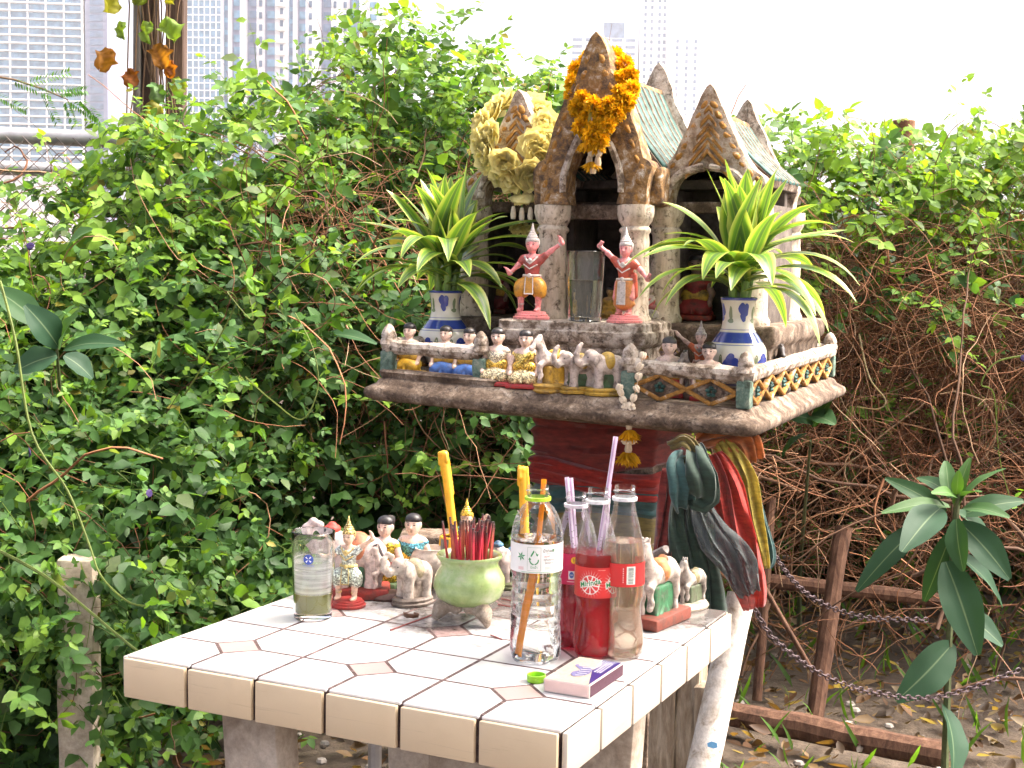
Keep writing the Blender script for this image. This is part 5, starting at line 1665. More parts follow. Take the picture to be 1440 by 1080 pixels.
# ================================================================== GLASS, DRINKS
def m_glass(name, col=(1, 1, 1), ior=1.46, rough=0.0):
    t = NT(name)
    return t.done(t.bsdf(col, rough, Transmission_Weight=1.0, IOR=ior))
M_GLASS = m_glass('clear_glass', (.96, .985, .97))
def m_pet(name, tint=(.97, .98, .98), edge=.55):
    t = NT(name)
    tr = t.n('ShaderNodeBsdfTransparent'); tr.inputs[0].default_value = (*tint, 1)
    gl = t.n('ShaderNodeBsdfGlossy'); gl.inputs['Roughness'].default_value = .06
    lw = t.n('ShaderNodeLayerWeight'); lw.inputs['Blend'].default_value = .35
    f = t.ramp(lw.outputs['Fresnel'], [(.0, .03), (.6, .22), (1.0, edge)])
    s = mixsh(t, f, tr, gl)
    df = t.n('ShaderNodeBsdfDiffuse'); df.inputs[0].default_value = (.8, .8, .8, 1)
    return t.done(mixsh(t, t.ramp(lw.outputs['Facing'], [(.4, .0), (1.0, .22)]), s, df))
M_PET = m_pet('pet_plastic')
def m_liquid(name, col, ior=1.33, body=.0, bodycol=None):
    t = NT(name)
    p = t.bsdf(col, .0, Transmission_Weight=1.0, IOR=ior)
    if body:
        d = t.n('ShaderNodeBsdfTranslucent'); d.inputs[0].default_value = (*(bodycol or col), 1)
        d2 = t.n('ShaderNodeBsdfDiffuse'); d2.inputs[0].default_value = (*(bodycol or col), 1)
        return t.done(mixsh(t, body, p, mixsh(t, .5, d, d2)))
    return t.done(p)
M_WATER = m_liquid('water', (.97, .985, .97)); M_OLDWATER = m_liquid('stale_water', (.90, .93, .84))
M_SODA = m_liquid('red_soda', (.80, .008, .03), body=.40, bodycol=(.60, .004, .02))
M_SODA2 = m_liquid('dark_red_soda', (.55, .006, .04), body=.35, bodycol=(.34, .004, .025))
M_TAN = m_liquid('dilute_soda', (.93, .82, .68), body=.22, bodycol=(.66, .50, .36))
M_CLOUD = m_liquid('cloudy_water', (.62, .64, .22), body=.6, bodycol=(.38, .37, .12))
M_WHITE = m_plain('white_plastic', (.75, .75, .74), .35, .08)
M_PRINT = m_attr('label_print', .35, .06, bump=.02)

def gl_prof(H, r0, r1, wall=.0018, foot=.009):
    out = [(0, 0), (r0 * .9, 0), (r0, .0015)]
    for i in range(1, 9): out.append((r0 + (r1 - r0) * i / 8, .0015 + (H - .0015) * i / 8))
    out.append((r1 - wall * .5, H + .0008))
    for i in range(8, -1, -1):
        z = foot + (H - foot) * i / 8
        out.append((r0 + (r1 - r0) * z / H - wall, z))
    out.append((r0 * .5, foot - .001)); out.append((0, foot - .0012))
    return out
def tumbler(name, label, loc, H, r0, r1, fill, mliq, rz=0):
    r = thing(name, label, 'glass', loc, rz)
    g = MB(); g.lathe(gl_prof(H, r0, r1), 48, cap=False); me = g.mesh('tumbler_wall', angle=50)
    obj('tumbler_wall', me, r, M_GLASS)
    f0, wall = .0095, .0021
    rad = lambda z: r0 + (r1 - r0) * z / H - wall
    g = MB(); g.lathe([(0, f0), (rad(f0) * .96, f0), (rad(f0 + .002), f0 + .002)] + [(rad(f0 + (fill - f0) * i / 6), f0 + (fill - f0) * i / 6) for i in range(1, 7)] + [(rad(fill) * .97, fill - .0004), (0, fill - .0006)], 48, cap=False)
    obj('drink', g.mesh('drink', angle=50), r, mliq)
    return r
gz = hp(822, 452, .165)
tumbler('water_glass', 'tall clear glass of water on the step between the pink dancers', hw(gz[0], .165, 1.1375), .132, .0315, .0365, .078, M_OLDWATER)
fg = tumbler('frothy_glass', 'tall glass with milky residue above stale yellow water', on_table(440, 868), .122, .0265, .0305, .036, M_CLOUD, rz=R_(0))
t = NT('milky_film')
tr = t.n('ShaderNodeBsdfTransparent'); df = t.n('ShaderNodeBsdfDiffuse'); df.inputs[0].default_value = (.80, .78, .76, 1)
n1 = t.noise((8, 8, 170), 3, .6); sep = t.n('ShaderNodeSeparateXYZ'); t.l(t.n('ShaderNodeTexCoord').outputs['Object'], sep.inputs[0])
f = t.math('MULTIPLY', t.ramp(n1, [(.35, .25), (.65, .62)]), t.ramp(t.math('MULTIPLY', sep.outputs['Z'], 10), [(.34, 1.0), (.78, .95), (.92, .0)]))
M_FILM = t.done(mixsh(t, f, tr, df))
g = MB(); rad = lambda z: .0265 + .004 * z / .122 - .0024
g.lathe([(rad(.036 + .06 * i / 8), .036 + .06 * i / 8) for i in range(9)], 40, cap=False)
obj('milky_film', g.mesh('milky_film', fix=False), fg, M_FILM)

# ---- print on cylinders
def on_cyl(pts, R, a0, z0):
    return [(R * math.cos(a0 + x / R), R * math.sin(a0 + x / R), z0 + y) for x, y in pts]
def cyl_poly(g, pts, R, a0, z0, col, holes=0):
    x0, x1 = min(q[0] for q in pts), max(q[0] for q in pts)
    if x1 - x0 < .003:
        g.add(on_cyl(pts, R, a0, z0), [tuple(range(len(pts)))], col); return
    bm = bmesh.new()                              # wide shapes are sliced so that they follow the curve
    bm.faces.new([bm.verts.new((x, y, 0)) for x, y in pts])
    x = x0 + .0018
    while x < x1 - .0002:
        bmesh.ops.bisect_plane(bm, geom=bm.verts[:] + bm.edges[:] + bm.faces[:], plane_co=(x, 0, 0), plane_no=(1, 0, 0)); x += .0018
    bm.verts.index_update()
    g.add(on_cyl([(v.co.x, v.co.y) for v in bm.verts], R, a0, z0), [tuple(v.index for v in f.verts) for f in bm.faces], col)
    bm.free()
def arc(cx, cy, r, a0, a1, w, n=14):
    o = [(cx + (r + w / 2) * math.cos(R_(a0 + (a1 - a0) * i / n)), cy + (r + w / 2) * math.sin(R_(a0 + (a1 - a0) * i / n))) for i in range(n + 1)]
    i_ = [(cx + (r - w / 2) * math.cos(R_(a0 + (a1 - a0) * i / n)), cy + (r - w / 2) * math.sin(R_(a0 + (a1 - a0) * i / n))) for i in range(n, -1, -1)]
    return o, i_
def cyl_arc(g, cx, cy, r, a0, a1, w, R, ang, z0, col, n=14):
    o, i_ = arc(cx, cy, r, a0, a1, w, n); i_ = i_[::-1]
    P = on_cyl(o, R, ang, z0) + on_cyl(i_, R, ang, z0)
    g.add(P, [(k, k + 1, n + 1 + k + 1, n + 1 + k) for k in range(n)], col)
def disc(cx, cy, rx, ry=None, n=16): return [(cx + rx * math.cos(6.2832 * k / n), cy + (ry or rx) * math.sin(6.2832 * k / n)) for k in range(n)]
def cyl_text(g, txt, size, R, a0, z0, col, shear=0.0, rot=0.0, dil=0.0, flat=None):
    cu = bpy.data.curves.new('lettering', 'FONT'); cu.body = txt; cu.size = size; cu.align_x = 'CENTER'; cu.shear = shear
    if dil: cu.offset = dil
    cu.resolution_u = 3
    o = bpy.data.objects.new('lettering', cu); COL.objects.link(o)
    dg = bpy.context.evaluated_depsgraph_get(); dg.update()
    me = o.evaluated_get(dg).to_mesh()
    V = [(v.co.x, v.co.y) for v in me.vertices]; F = [tuple(p.vertices) for p in me.polygons]
    o.evaluated_get(dg).to_mesh_clear(); bpy.data.objects.remove(o); bpy.data.curves.remove(cu)
    ca, sa = math.cos(rot), math.sin(rot)
    V = [(x * ca - y * sa, x * sa + y * ca) for x, y in V]
    if not V: return
    g.add(flat(V) if flat else on_cyl(V, R, a0, z0), F, col)
def label_wrap(R, z0, z1, a0, a1, n=40):
    g = MB(); vs = []
    for i in range(n + 1):
        a = a0 + (a1 - a0) * i / n
        vs += [(R * math.cos(a), R * math.sin(a), z0), (R * math.cos(a), R * math.sin(a), z1)]
    g.add(vs, [(2 * i, 2 * i + 2, 2 * i + 3, 2 * i + 1) for i in range(n)])
    return g
M_LABELW = m_plain('white_label', (.78, .78, .75), .35, .04); M_LABELR = m_plain('red_label', (.62, .03, .03), .35, .08); M_LABELP = m_plain('crimson_label', (.55, .012, .09), .35, .08)

FRONT = -math.pi / 2
def facing(loc): return math.atan2(CAM[1] - loc[1], CAM[0] - loc[0]) + math.pi / 2      # turns local -y to the camera side
def bottle(name, label, loc, prof, liq_z, mliq, ring=(.75, .75, .75), rz=0.0, nseg=44, wob=None, inset=.0008, z_in=.003, open_top=True):
    r = thing(name, label, 'bottle', loc, rz)
    g = MB(); g.lathe(prof, nseg, cap=False, wob=wob); g.build('bottle_wall', M_PET, r, angle=60)
    H = prof[-1][1]
    lp = []
    for rr, z in prof:
        if z <= liq_z: lp.append((max(rr - inset, .0), z + (z_in if z < .004 else 0)))
    zs_ = [z for _, z in prof]; rs_ = [q for q, _ in prof]
    rt = float(np.interp(liq_z, zs_, rs_)) - inset
    lp = [(0, z_in)] + lp + [(rt, liq_z), (0, liq_z + .0002)]
    if mliq: g = MB(); g.lathe(lp, nseg, cap=False, wob=wob); g.build('drink', mliq, r, angle=60)
    # neck ring left from the torn cap, and screw thread
    zn = H - .0165
    rn = float(np.interp(zn, zs_, rs_))
    g = MB(); g.col = ring; g.lathe([(rn + .0005, zn - .0025), (rn + .0028, zn - .0022), (rn + .0030, zn + .0020), (rn + .0005, zn + .0024)], 32, cap=False)
    g.build('neck_ring', M_PRINT, r)
    g = MB(); pts = [((rn + .0009) * math.cos(a), (rn + .0009) * math.sin(a), zn + .005 + .0015 * a) for a in np.linspace(0, 5.8, 40)]
    g.tube(pts, .0009, 5); g.build('screw_thread', M_PET, r)
    return r
def straw(parent_loc, label, p0, p1, col, rad=.0032, bend=None):
    r = thing('drinking_straw', label, 'straw', p0)
    base = np.array(p0); pts = [np.zeros(3)] + ([np.array(bend) - base] if bend is not None else []) + [np.array(p1) - base]
    if bend is not None:
        a, b, c = pts; pts = [a] + [(1 - s) ** 2 * a + 2 * s * (1 - s) * b + s * s * c for s in np.linspace(.1, 1, 12)]
    else: pts = [pts[0] + (pts[1] - pts[0]) * s for s in np.linspace(0, 1, 6)]
    g = MB(); n = 12
    g.tube(pts, rad, n, cap=False); g.col = col
    g.c = [col] * len(g.v)
    # stripes along the straw
    if col[2] > .5:
        for k in range(len(pts)):
            for i in range(0, n, 3): g.c[k * n + i] = (.55, .35, .55)
    g.build('straw_tube', M_STRAW, r, fix=False)
    return r
t = NT('straw_plastic'); p_ = t.bsdf(t.attr(), .3); tl_ = t.n('ShaderNodeBsdfTranslucent'); t.l(t.attr(), tl_.inputs[0]); M_STRAW = t.done(mixsh(t, .4, p_, tl_))

# water bottle
def ribs(z0, z1, r, n, d):
    out = []
    for i in range(n):
        a = z0 + (z1 - z0) * i / n; b = z0 + (z1 - z0) * (i + 1) / n
        out += [(r, a), (r, a + (b - a) * .55), (r - d, a + (b - a) * .78)]
    return out
WB = [(0, .004), (.012, .0035), (.020, .0012), (.027, .0005), (.0305, .005), (.0325, .014), (.0328, .030)] + ribs(.034, .110, .0318, 5, .0016) + \
     [(.0322, .112), (.0325, .116), (.0325, .152), (.0330, .156), (.0322, .162), (.0305, .172), (.0265, .184), (.0205, .194), (.0155, .199), (.0138, .202), (.0138, .205), (.0132, .208), (.0132, .222)]
wloc = on_table(752, 926)
wrot = facing(wloc)
wbt = bottle('water_bottle', 'clear plastic water bottle with white and green label and orange straw', wloc, WB, .155, M_WATER, (.45, .72, .04), wrot,
             wob=lambda t, z: 1 + (.10 * (math.cos(5 * t)) * max(0, 1 - z / .016) if z < .016 else .012 * math.sin(3 * t + 90 * z) if z < .11 else 0))
lab = label_wrap(.0331, .1165, .1525, FRONT - 2.6, FRONT + 2.6).build('label', M_LABELW, wbt, fix=False)
g = MB(); R = .03335; GRN = (.03, .30, .08); DK = (.05, .05, .05); ZL = .1345
def water_print():
    fr = [(-.0085, -.0145), (.0085, -.0145), (.0085, .0145), (-.0085, .0145)]
    for i in range(4):
        (x0, y0), (x1, y1) = fr[i], fr[(i + 1) % 4]
        w = .00018
        if x0 == x1: cyl_poly(g, [(x0 - w, y0), (x0 + w, y0), (x0 + w, y1), (x0 - w, y1)], R, FRONT - .10, ZL, (.3, .4, .3))
        else: cyl_poly(g, [(x0, y0 - w), (x1, y0 - w), (x1, y0 + w), (x0, y0 + w)], R, FRONT - .10, ZL, (.3, .4, .3))
    a0 = FRONT - .10
    # drop of three arrows
    cyl_poly(g, [(-.0047, .0036), (-.0030, .0030), (.0004, .0092), (-.0006, .0112)], R, a0, ZL, GRN)
    cyl_poly(g, [(.0002, .0112), (.0012, .0095), (.0034, .0050), (.0050, .0050)], R, a0, ZL, GRN)
    cyl_poly(g, [(.0022, .0060), (.0040, .0036), (.0056, .0064)], R, a0, ZL, GRN)
    cyl_arc(g, 0, -.0012, .0054, 180, 268, .0014, R, a0, ZL, GRN)
    cyl_arc(g, 0, -.0012, .0054, 278, 368, .0014, R, a0, ZL, GRN)
    cyl_poly(g, [(-.0072, -.0008), (-.0054, .0022), (-.0034, -.0008)], R, a0, ZL, GRN)
    cyl_text(g, 'รักน้ำ', .0044, R, a0, ZL - .0118, (.05, .30, .10))
    # leaf stars
    for cx, cz, s in ((-.0205, .0025, .0062), (.0222, .0105, .0030)):
        for k in range(6):
            a = k * 1.047 + .3
            cyl_poly(g, [(cx, cz), (cx + s * .5 * math.cos(a - .35), cz + s * .5 * math.sin(a - .35)), (cx + s * math.cos(a), cz + s * math.sin(a)), (cx + s * .5 * math.cos(a + .35), cz + s * .5 * math.sin(a + .35))], R, FRONT, ZL, (.02, .26, .09))
    cyl_text(g, 'น้ำทิพย์', .0052, R, FRONT + .46, ZL + .0085, DK)
    cyl_text(g, 'ORIGINAL', .0014, R, FRONT + .46, ZL + .0062, DK)
    cyl_text(g, 'คอกนี้', .0032, R, FRONT + .40, ZL + .0022, (.55, .05, .04), shear=.2)
    cyl_text(g, 'กลับสู่ชุมชน', .0034, R, FRONT + .50, ZL - .0018, DK)
    cyl_text(g, 'โครงการ', .0036, R, FRONT + .50, ZL - .0060, DK)
    for k in range(3): cyl_poly(g, [(-.006, -.0102 - k * .0012), (.008, -.0102 - k * .0012), (.008, -.0098 - k * .0012), (-.006, -.0098 - k * .0012)], R, FRONT + .5, ZL, (.35, .5, .4))
    for k in range(4): cyl_poly(g, [(-.004, -.0110 - k * .001), (.004, -.0110 - k * .001), (.004, -.0107 - k * .001), (-.004, -.0107 - k * .001)], R, FRONT - .62, ZL, (.6, .1, .1))
    cyl_poly(g, [(-.020, -.0168), (.020, -.0168), (.020, -.0163), (-.020, -.0163)], R, FRONT, ZL, (.1, .4, .15))
water_print()
g.build('label_print', M_PRINT, lab, fix=False)
L = lambda x, y, dep: at_depth(x, y, dep)
dw = float((wloc - CAM) @ CF)
straw(wloc, 'orange straw bent inside the water bottle', L(733, 918, dw - .004), L(765, 674, dw + .004), (.85, .33, .015), .0034, L(756, 800, dw + .012))

# soda bottles
SB = [(0, .004), (.010, .003), (.019, .0008), (.0235, .0006), (.0268, .006), (.0282, .018), (.0275, .034), (.0252, .052), (.0240, .064), (.0258, .074), (.0272, .079), (.0272, .094), (.0272, .122), (.0274, .126), (.0262, .136), (.0228, .154), (.0180, .172), (.0144, .186), (.0134, .194), (.0132, .199), (.0128, .202), (.0128, .216)]
wv = lambda t, z: 1 + .035 * math.cos(5 * t + 60 * z) * max(0, min(1, (.085 - z) / .03)) * min(1, z / .004 + .2)
rloc = on_table(836, 921); rrot = facing(rloc)
rb = bottle('red_soda_bottle', 'plastic bottle of bright red soda with a green lettered citrus label', rloc, SB, .134, M_SODA, (.78, .78, .78), rrot, wob=wv)
lab = label_wrap(.0278, .0800, .1190, FRONT - 2.9, FRONT + 2.9).build('label', M_LABELR, rb, fix=False)
g = MB(); R = .02795
def soda_logo(a0, zc, K=1.4):
    for k in range(26):          # pale rays
        a = k * 6.2832 / 26
        cyl_poly(g, [((K * .0085) * math.cos(a - .03), (K * .0085) * math.sin(a - .03)), ((K * .0130) * math.cos(a), (K * .0130) * math.sin(a)), ((K * .0085) * math.cos(a + .03), (K * .0085) * math.sin(a + .03))], R, a0, zc, (.75, .45, .4))
    cyl_poly(g, disc(0, -.0014, (K * .0088)), R + .00005, a0, zc, (.80, .76, .70))
    for k in range(9):
        a = k * .698 + .2
        cyl_poly(g, [((K * .0012) * math.cos(a), -.0014 + (K * .0012) * math.sin(a)), ((K * .0078) * math.cos(a - .27), -.0014 + (K * .0078) * math.sin(a - .27)), ((K * .0082) * math.cos(a), -.0014 + (K * .0082) * math.sin(a)), ((K * .0078) * math.cos(a + .27), -.0014 + (K * .0078) * math.sin(a + .27))], R + .0001, a0, zc, (.68, .05, .05))
    cyl_text(g, 'Mirinda', (K * .0066), R + .00018, a0, zc - (K * .0016), (.85, .85, .8), shear=.15, rot=R_(14), dil=(K * .00075))
    cyl_text(g, 'Mirinda', (K * .0066), R + .00026, a0, zc - (K * .0016), (.02, .22, .06), shear=.15, rot=R_(14), dil=.0002)
soda_logo(FRONT - .28, .0985); soda_logo(FRONT + .95, .0985)
cyl_text(g, 'STRAWBERRY', .0016, R, FRONT + .25, .1155, (.85, .6, .5))
g.build('label_print', M_PRINT, lab, fix=False)
dr = float((rloc - CAM) @ CF)
straw(rloc, 'tall pale straw leaning out of the red soda bottle', L(838, 800, dr), L(866, 614, dr - .004), (.78, .68, .78), .0031)
straw(rloc, 'short white straw behind the tall one in the red soda', L(849, 790, dr + .006), L(857, 681, dr + .004), (.80, .78, .80), .0028)

ploc = on_table(806, 908); prot = facing(ploc)
PB = [(0, .004), (.012, .003), (.021, .0008), (.0255, .001), (.0285, .008), (.0292, .030), (.0270, .048), (.0262, .060), (.0275, .080), (.0282, .086), (.0282, .126), (.0284, .130), (.0268, .146), (.0225, .162), (.0165, .174), (.0142, .179), (.0138, .184), (.0128, .187), (.0128, .203)]
pb = bottle('crimson_soda_bottle', 'half hidden soda bottle with a plain crimson label behind the water bottle', ploc, PB, .128, M_SODA2, (.75, .70, .76), prot, wob=wv)
lab = label_wrap(.0287, .0875, .1275, FRONT - 2.9, FRONT + 2.9).build('label', M_LABELP, pb, fix=False)
g = MB(); R = .02895
cyl_poly(g, disc(0, 0, .0046), R, FRONT - .02, .1195, (.80, .55, .02)); cyl_text(g, '10', .0052, R + .0001, FRONT - .02, .1178, DK)
cyl_poly(g, [(-.0042, -.006), (.0042, -.006), (.0042, .005), (-.0042, .005)], R, FRONT - .14, .1005, (.8, .8, .78)); cyl_poly(g, disc(0, -.0002, .0030, .0042), R + .0001, FRONT - .14, .1005, (.05, .12, .40)); cyl_text(g, '200', .0026, R + .0002, FRONT - .14, .0993, (.85, .85, .85))
cyl_poly(g, [(-.006, -.0094), (.004, -.0094), (.004, -.0084), (-.006, -.0084)], R, FRONT - .14, .1005, (.8, .5, .55))
g.build('label_print', M_PRINT, lab, fix=False)
dp = float((ploc - CAM) @ CF)
straw(ploc, 'pale straw standing in the crimson soda bottle', L(808, 790, dp - .002), L(797, 671, dp + .002), (.80, .74, .82), .0029)
straw(ploc, 'second pale straw leaning beside it in the crimson soda', L(812, 800, dp + .005), L(803, 672, dp + .006), (.80, .72, .80), .0029)

cloc = on_table(873, 922); crot = facing(cloc)
cb = bottle('emptied_soda_bottle', 'soda bottle of pale brown water with a barcode on its red label', cloc, [(r_ * 1.0, z * 1.02) for r_, z in SB], .150, M_TAN, (.78, .78, .78), crot, wob=wv)
lab = label_wrap(.0277, .0955, .1250, FRONT - 2.9, FRONT + 2.9).build('label', M_LABELR, cb, fix=False)
g = MB(); R = .02795
cyl_poly(g, [(-.0058, -.0115), (.0058, -.0115), (.0058, .0115), (-.0058, .0115)], R, FRONT + .38, .1102, (.74, .74, .66))
y = -.0102
while y < .0098:
    w = random.choice([.0003, .0005, .0008]); cyl_poly(g, [(-.0036, y), (.0036, y), (.0036, y + w), (-.0036, y + w)], R + .0001, FRONT + .38, .1102, (.05, .10, .09)); y += w + random.choice([.0004, .0006, .0009])
for k in range(7): cyl_poly(g, [(-.0006, -.009 + k * .0028), (.0006, -.009 + k * .0028), (.0006, -.0075 + k * .0028), (-.0006, -.0075 + k * .0028)], R, FRONT + .02, .1102, (.8, .6, .55))
g.build('label_print', M_PRINT, lab, fix=False)

def droplets(parent, prof, z0, z1, n, seed):
    rs = random.Random(seed); g = MB()
    zz = [q[1] for q in prof]; rr = [q[0] for q in prof]
    for i in range(n):
        z = z0 + (z1 - z0) * rs.random() ** 1.4; a = FRONT + rs.uniform(-1.9, 1.9); r_ = float(np.interp(z, zz, rr)) - .0006
        s_ = rs.uniform(.0004, .0011)
        g.ell((r_ * math.cos(a), r_ * math.sin(a), z), (s_, s_, s_ * 1.1), 6, 4)
    o = g.build('droplets', M_DROP, parent, fix=False); o['kind'] = 'stuff'
M_DROP = m_glass('water_drop', (1, 1, 1), 1.33)
droplets(rb, SB, .134, .158, 190, 1); droplets(wbt, WB, .156, .188, 170, 2); droplets(pb, PB, .130, .165, 150, 3)

# blue emblem on the frothy glass
frot = facing(np.array(fg.location)); fg.rotation_euler = (0, 0, frot)
g = MB(); R = .0302; BL = (.03, .08, .42)
cyl_poly(g, disc(0, 0, .0070, None, 24), R, FRONT - .22, .088, BL)
for k in range(4):
    a = k * 1.5708 + .785
    cyl_poly(g, [(.0006 * math.cos(a), .0006 * math.sin(a)), (.0048 * math.cos(a - .2), .0048 * math.sin(a - .2)), (.0052 * math.cos(a + .25), .0052 * math.sin(a + .25))], R + .0002, FRONT - .22, .088, (.8, .82, .85))
cyl_text(g, 'WINDMILL', .0034, R, FRONT - .22, .0782, (.10, .16, .50))
g.build('emblem', M_PRINT, fg, fix=False)

# ================================================================== INCENSE BURNER, CANDLES, SMALL THINGS
t = NT('celadon_glaze')
n1 = t.noise(30, 6, .7); n2 = t.noise(90, 4)
c = t.ramp(n1, [(.3, (.18, .27, .09)), (.5, (.28, .38, .14)), (.68, (.40, .44, .24)), (.8, (.50, .45, .34))])
M_CEL = t.done(t.bsdf(t.mix(t.ramp(n2, [(.62, 0.0), (.74, .6)]), c, (.16, .13, .08)), .22, t.bump(n1, .15, .002), Coat_Weight=.4))
M_CLAY = m_weather('bare_clay', None, [(.3, (.16, .12, .09)), (.5, (.36, .29, .22)), (.7, (.54, .47, .38))], 60, .9, .6)
M_ASH = m_weather('ash', None, [(.35, (.16, .14, .13)), (.6, (.34, .31, .29))], 120, 1, .8)
bloc = on_table(659, 872)
bur = thing('incense_burner', 'green celadon incense burner on three crusted feet', 'incense burner', bloc, .35)
prof = [(.020, .024), (.034, .026), (.046, .036), (.0505, .050), (.0490, .062), (.0435, .072), (.0400, .079), (.0405, .084), (.0445, .089), (.0462, .092), (.0450, .0945), (.0410, .093), (.0375, .088), (.0365, .080), (.040, .072), (.035, .070)]
g = MB(); g.lathe(prof, 44); me = g.mesh('bowl', angle=60); jitter(me, .0008, 40); obj('bowl', me, bur, M_CEL)
g = MB(); g.lathe([(0, .083), (.020, .084), (.036, .081)], 24, cap=False); me = g.mesh('ash_bed', fix=False); jitter(me, .003, 120); obj('ash_bed', me, bur, M_ASH)
for k in range(3):
    a = R_(-90 + 40 + 120 * k)
    q = [cap((.022 * math.cos(a), .022 * math.sin(a), .030), (.038 * math.cos(a), .038 * math.sin(a), .018), .014, .011), cap((.038 * math.cos(a), .038 * math.sin(a), .018), (.046 * math.cos(a), .046 * math.sin(a), .0055), .0105, .0055), cap((.020 * math.cos(a + .5), .020 * math.sin(a + .5), .022), (.020 * math.cos(a - .5), .020 * math.sin(a - .5), .022), .010)]
    obj('foot', jitter(sdf_mesh(q, .0018, .006, name='foot'), .002, 70, k), bur, M_CLAY)
M_STICK = m_attr('incense_stick', .7, .25, (.1, .02, .02), 200, .1)
inc_cols = [(.52, .02, .04), (.60, .03, .06), (.45, .05, .04), (.50, .12, .06), (.40, .02, .04)]
for k in range(54):
    a = random.uniform(0, 6.28); rr = .031 * math.sqrt(random.random())
    b0 = np.array((rr * math.cos(a), rr * math.sin(a), .078)); ln = random.uniform(.048, .068)
    tp = b0 + np.array((b0[0] * .22 + random.gauss(0, .0035), b0[1] * .22 + random.gauss(0, .0035), ln))
    g = MB(); c = random.choice(inc_cols)
    g.tube([np.zeros(3), (tp - b0) * .6, tp - b0], [.0019, .0019, .0016], 5, col=c)
    me = g.mesh('incense_stick', fix=False)
    n5 = len(me.vertices); ca = me.color_attributes['Col'].data
    for i in range(10, 15): ca[i].color = (.05, .04, .035, 1)
    w = bur.matrix_basis @ Vector(b0)
    o = obj('incense_stick', me, None, M_STICK, np.array(bloc) + np.array([math.cos(.35) * b0[0] - math.sin(.35) * b0[1], math.sin(.35) * b0[0] + math.cos(.35) * b0[1], b0[2]]))
    tag(o, 'burnt down red incense stick standing in the green burner', 'incense stick', 'incense sticks crowded in the green burner')
# wax candles
M_WAX = NT('yellow_wax'); _t = M_WAX
_p = _t.bsdf(_t.mix(1.0, (.80, .42, .02), _t.ramp(_t.noise(60), [(.3, .85), (.7, 1.1)]), 'MULTIPLY'), .35, Subsurface_Weight=.25); _p.inputs['Subsurface Radius'].default_value = (.01, .005, .001)
M_WAX = _t.done(_p)
def candle(label, pb_, pt, r, drips):
    root = thing('wax_candle', label, 'candle', pb_)
    d = np.array(pt) - np.array(pb_); L_ = np.linalg.norm(d)
    q = [cap((0, 0, 0), d * .97, r, r * 1.02), elp(d * .975, (r * 1.05, r * 1.05, r * .8))]
    for (f0, f1, a, w) in drips:
        o_ = np.array((math.cos(a) * r, math.sin(a) * r, 0)); q.append(cap(d * f0 + o_, d * f1 + o_ * 1.1, w, w * 1.25, k=.0015))
    obj('wax', sdf_mesh(q, .0013, .002, name='wax'), root, M_WAX)
    g = MB(); g.tube([d * .98, d * .98 + np.array((.0006, 0, .006))], .0007, 5, col=(.05, .04, .03)); g.build('wick', M_PRINT, root, fix=False)
jl = on_table(634, 832)
d1 = float((jl - CAM) @ CF)
candle('tall yellow candle with drips rising from the dark jar', L(638, 752, d1), L(624, 636, d1), .0066, [(.99, .80, 2.6, .0030), (.99, .86, 3.6, .0026), (.98, .72, 3.1, .0018), (.97, .90, -.6, .0024), (.9, .5, .6, .0012)])
l2 = on_table(745, 838); d2 = float((l2 - CAM) @ CF)
candle('yellow candle with a melted knob behind the water bottle', L(741, 838, d2), L(735, 656, d2), .0066, [(.99, .86, 2.8, .0034), (.99, .80, .1, .0026), (.97, .90, 1.2, .0035), (.98, .92, 4.4, .003)])
jar = thing('candle_jar', 'dark smoky candle jar streaked with yellow wax', 'jar', jl)
g = MB(); g.lathe([(.0, .0), (.0155, .0), (.0165, .004), (.0165, .084), (.0150, .084), (.0145, .006), (0, .005)], 28, cap=False)
t = NT('smoked_glass'); M_SMOKE = t.done(t.bsdf(t.ramp(t.noise((60, 60, 12), 5), [(.35, (.10, .09, .075)), (.6, (.25, .23, .20)), (.75, (.40, .36, .28))]), .25))
g.build('jar_wall', M_SMOKE, jar)
q = [cap((.014, -.010, .083), (.0155, -.011, .055), .0022, .003), cap((-.0152, -.006, .083), (-.0158, -.006, .072), .002, .0026), cap((.006, -.0158, .083), (.0062, -.0168, .070), .0022, .0026)]
for i in range(16): q.append(cap((.0158 * math.cos(i * .39), .0158 * math.sin(i * .39), .084), (.0158 * math.cos((i + 1) * .39), .0158 * math.sin((i + 1) * .39), .084), .0016))
obj('wax_drip', sdf_mesh(q, .0012, .002, name='wax_drip'), jar, M_WAX)
pot = thing('cream_pot', 'round cream clay pot with an open ash filled mouth', 'pot', on_table(606, 822))
g = MB(); g.lathe([(.020, 0), (.029, .006), (.0345, .022), (.0340, .038), (.029, .050), (.0245, .055), (.0250, .058), (.0232, .058), (.0222, .052), (.018, .046), (0, .045)], 32, cap=False)
me = g.mesh('pot_wall', angle=60); obj('pot_wall', me, pot, m_weather('cream_clay', None, [(.3, (.40, .30, .22)), (.5, (.60, .50, .41)), (.7, (.68, .60, .51))], 25, .7, .2))
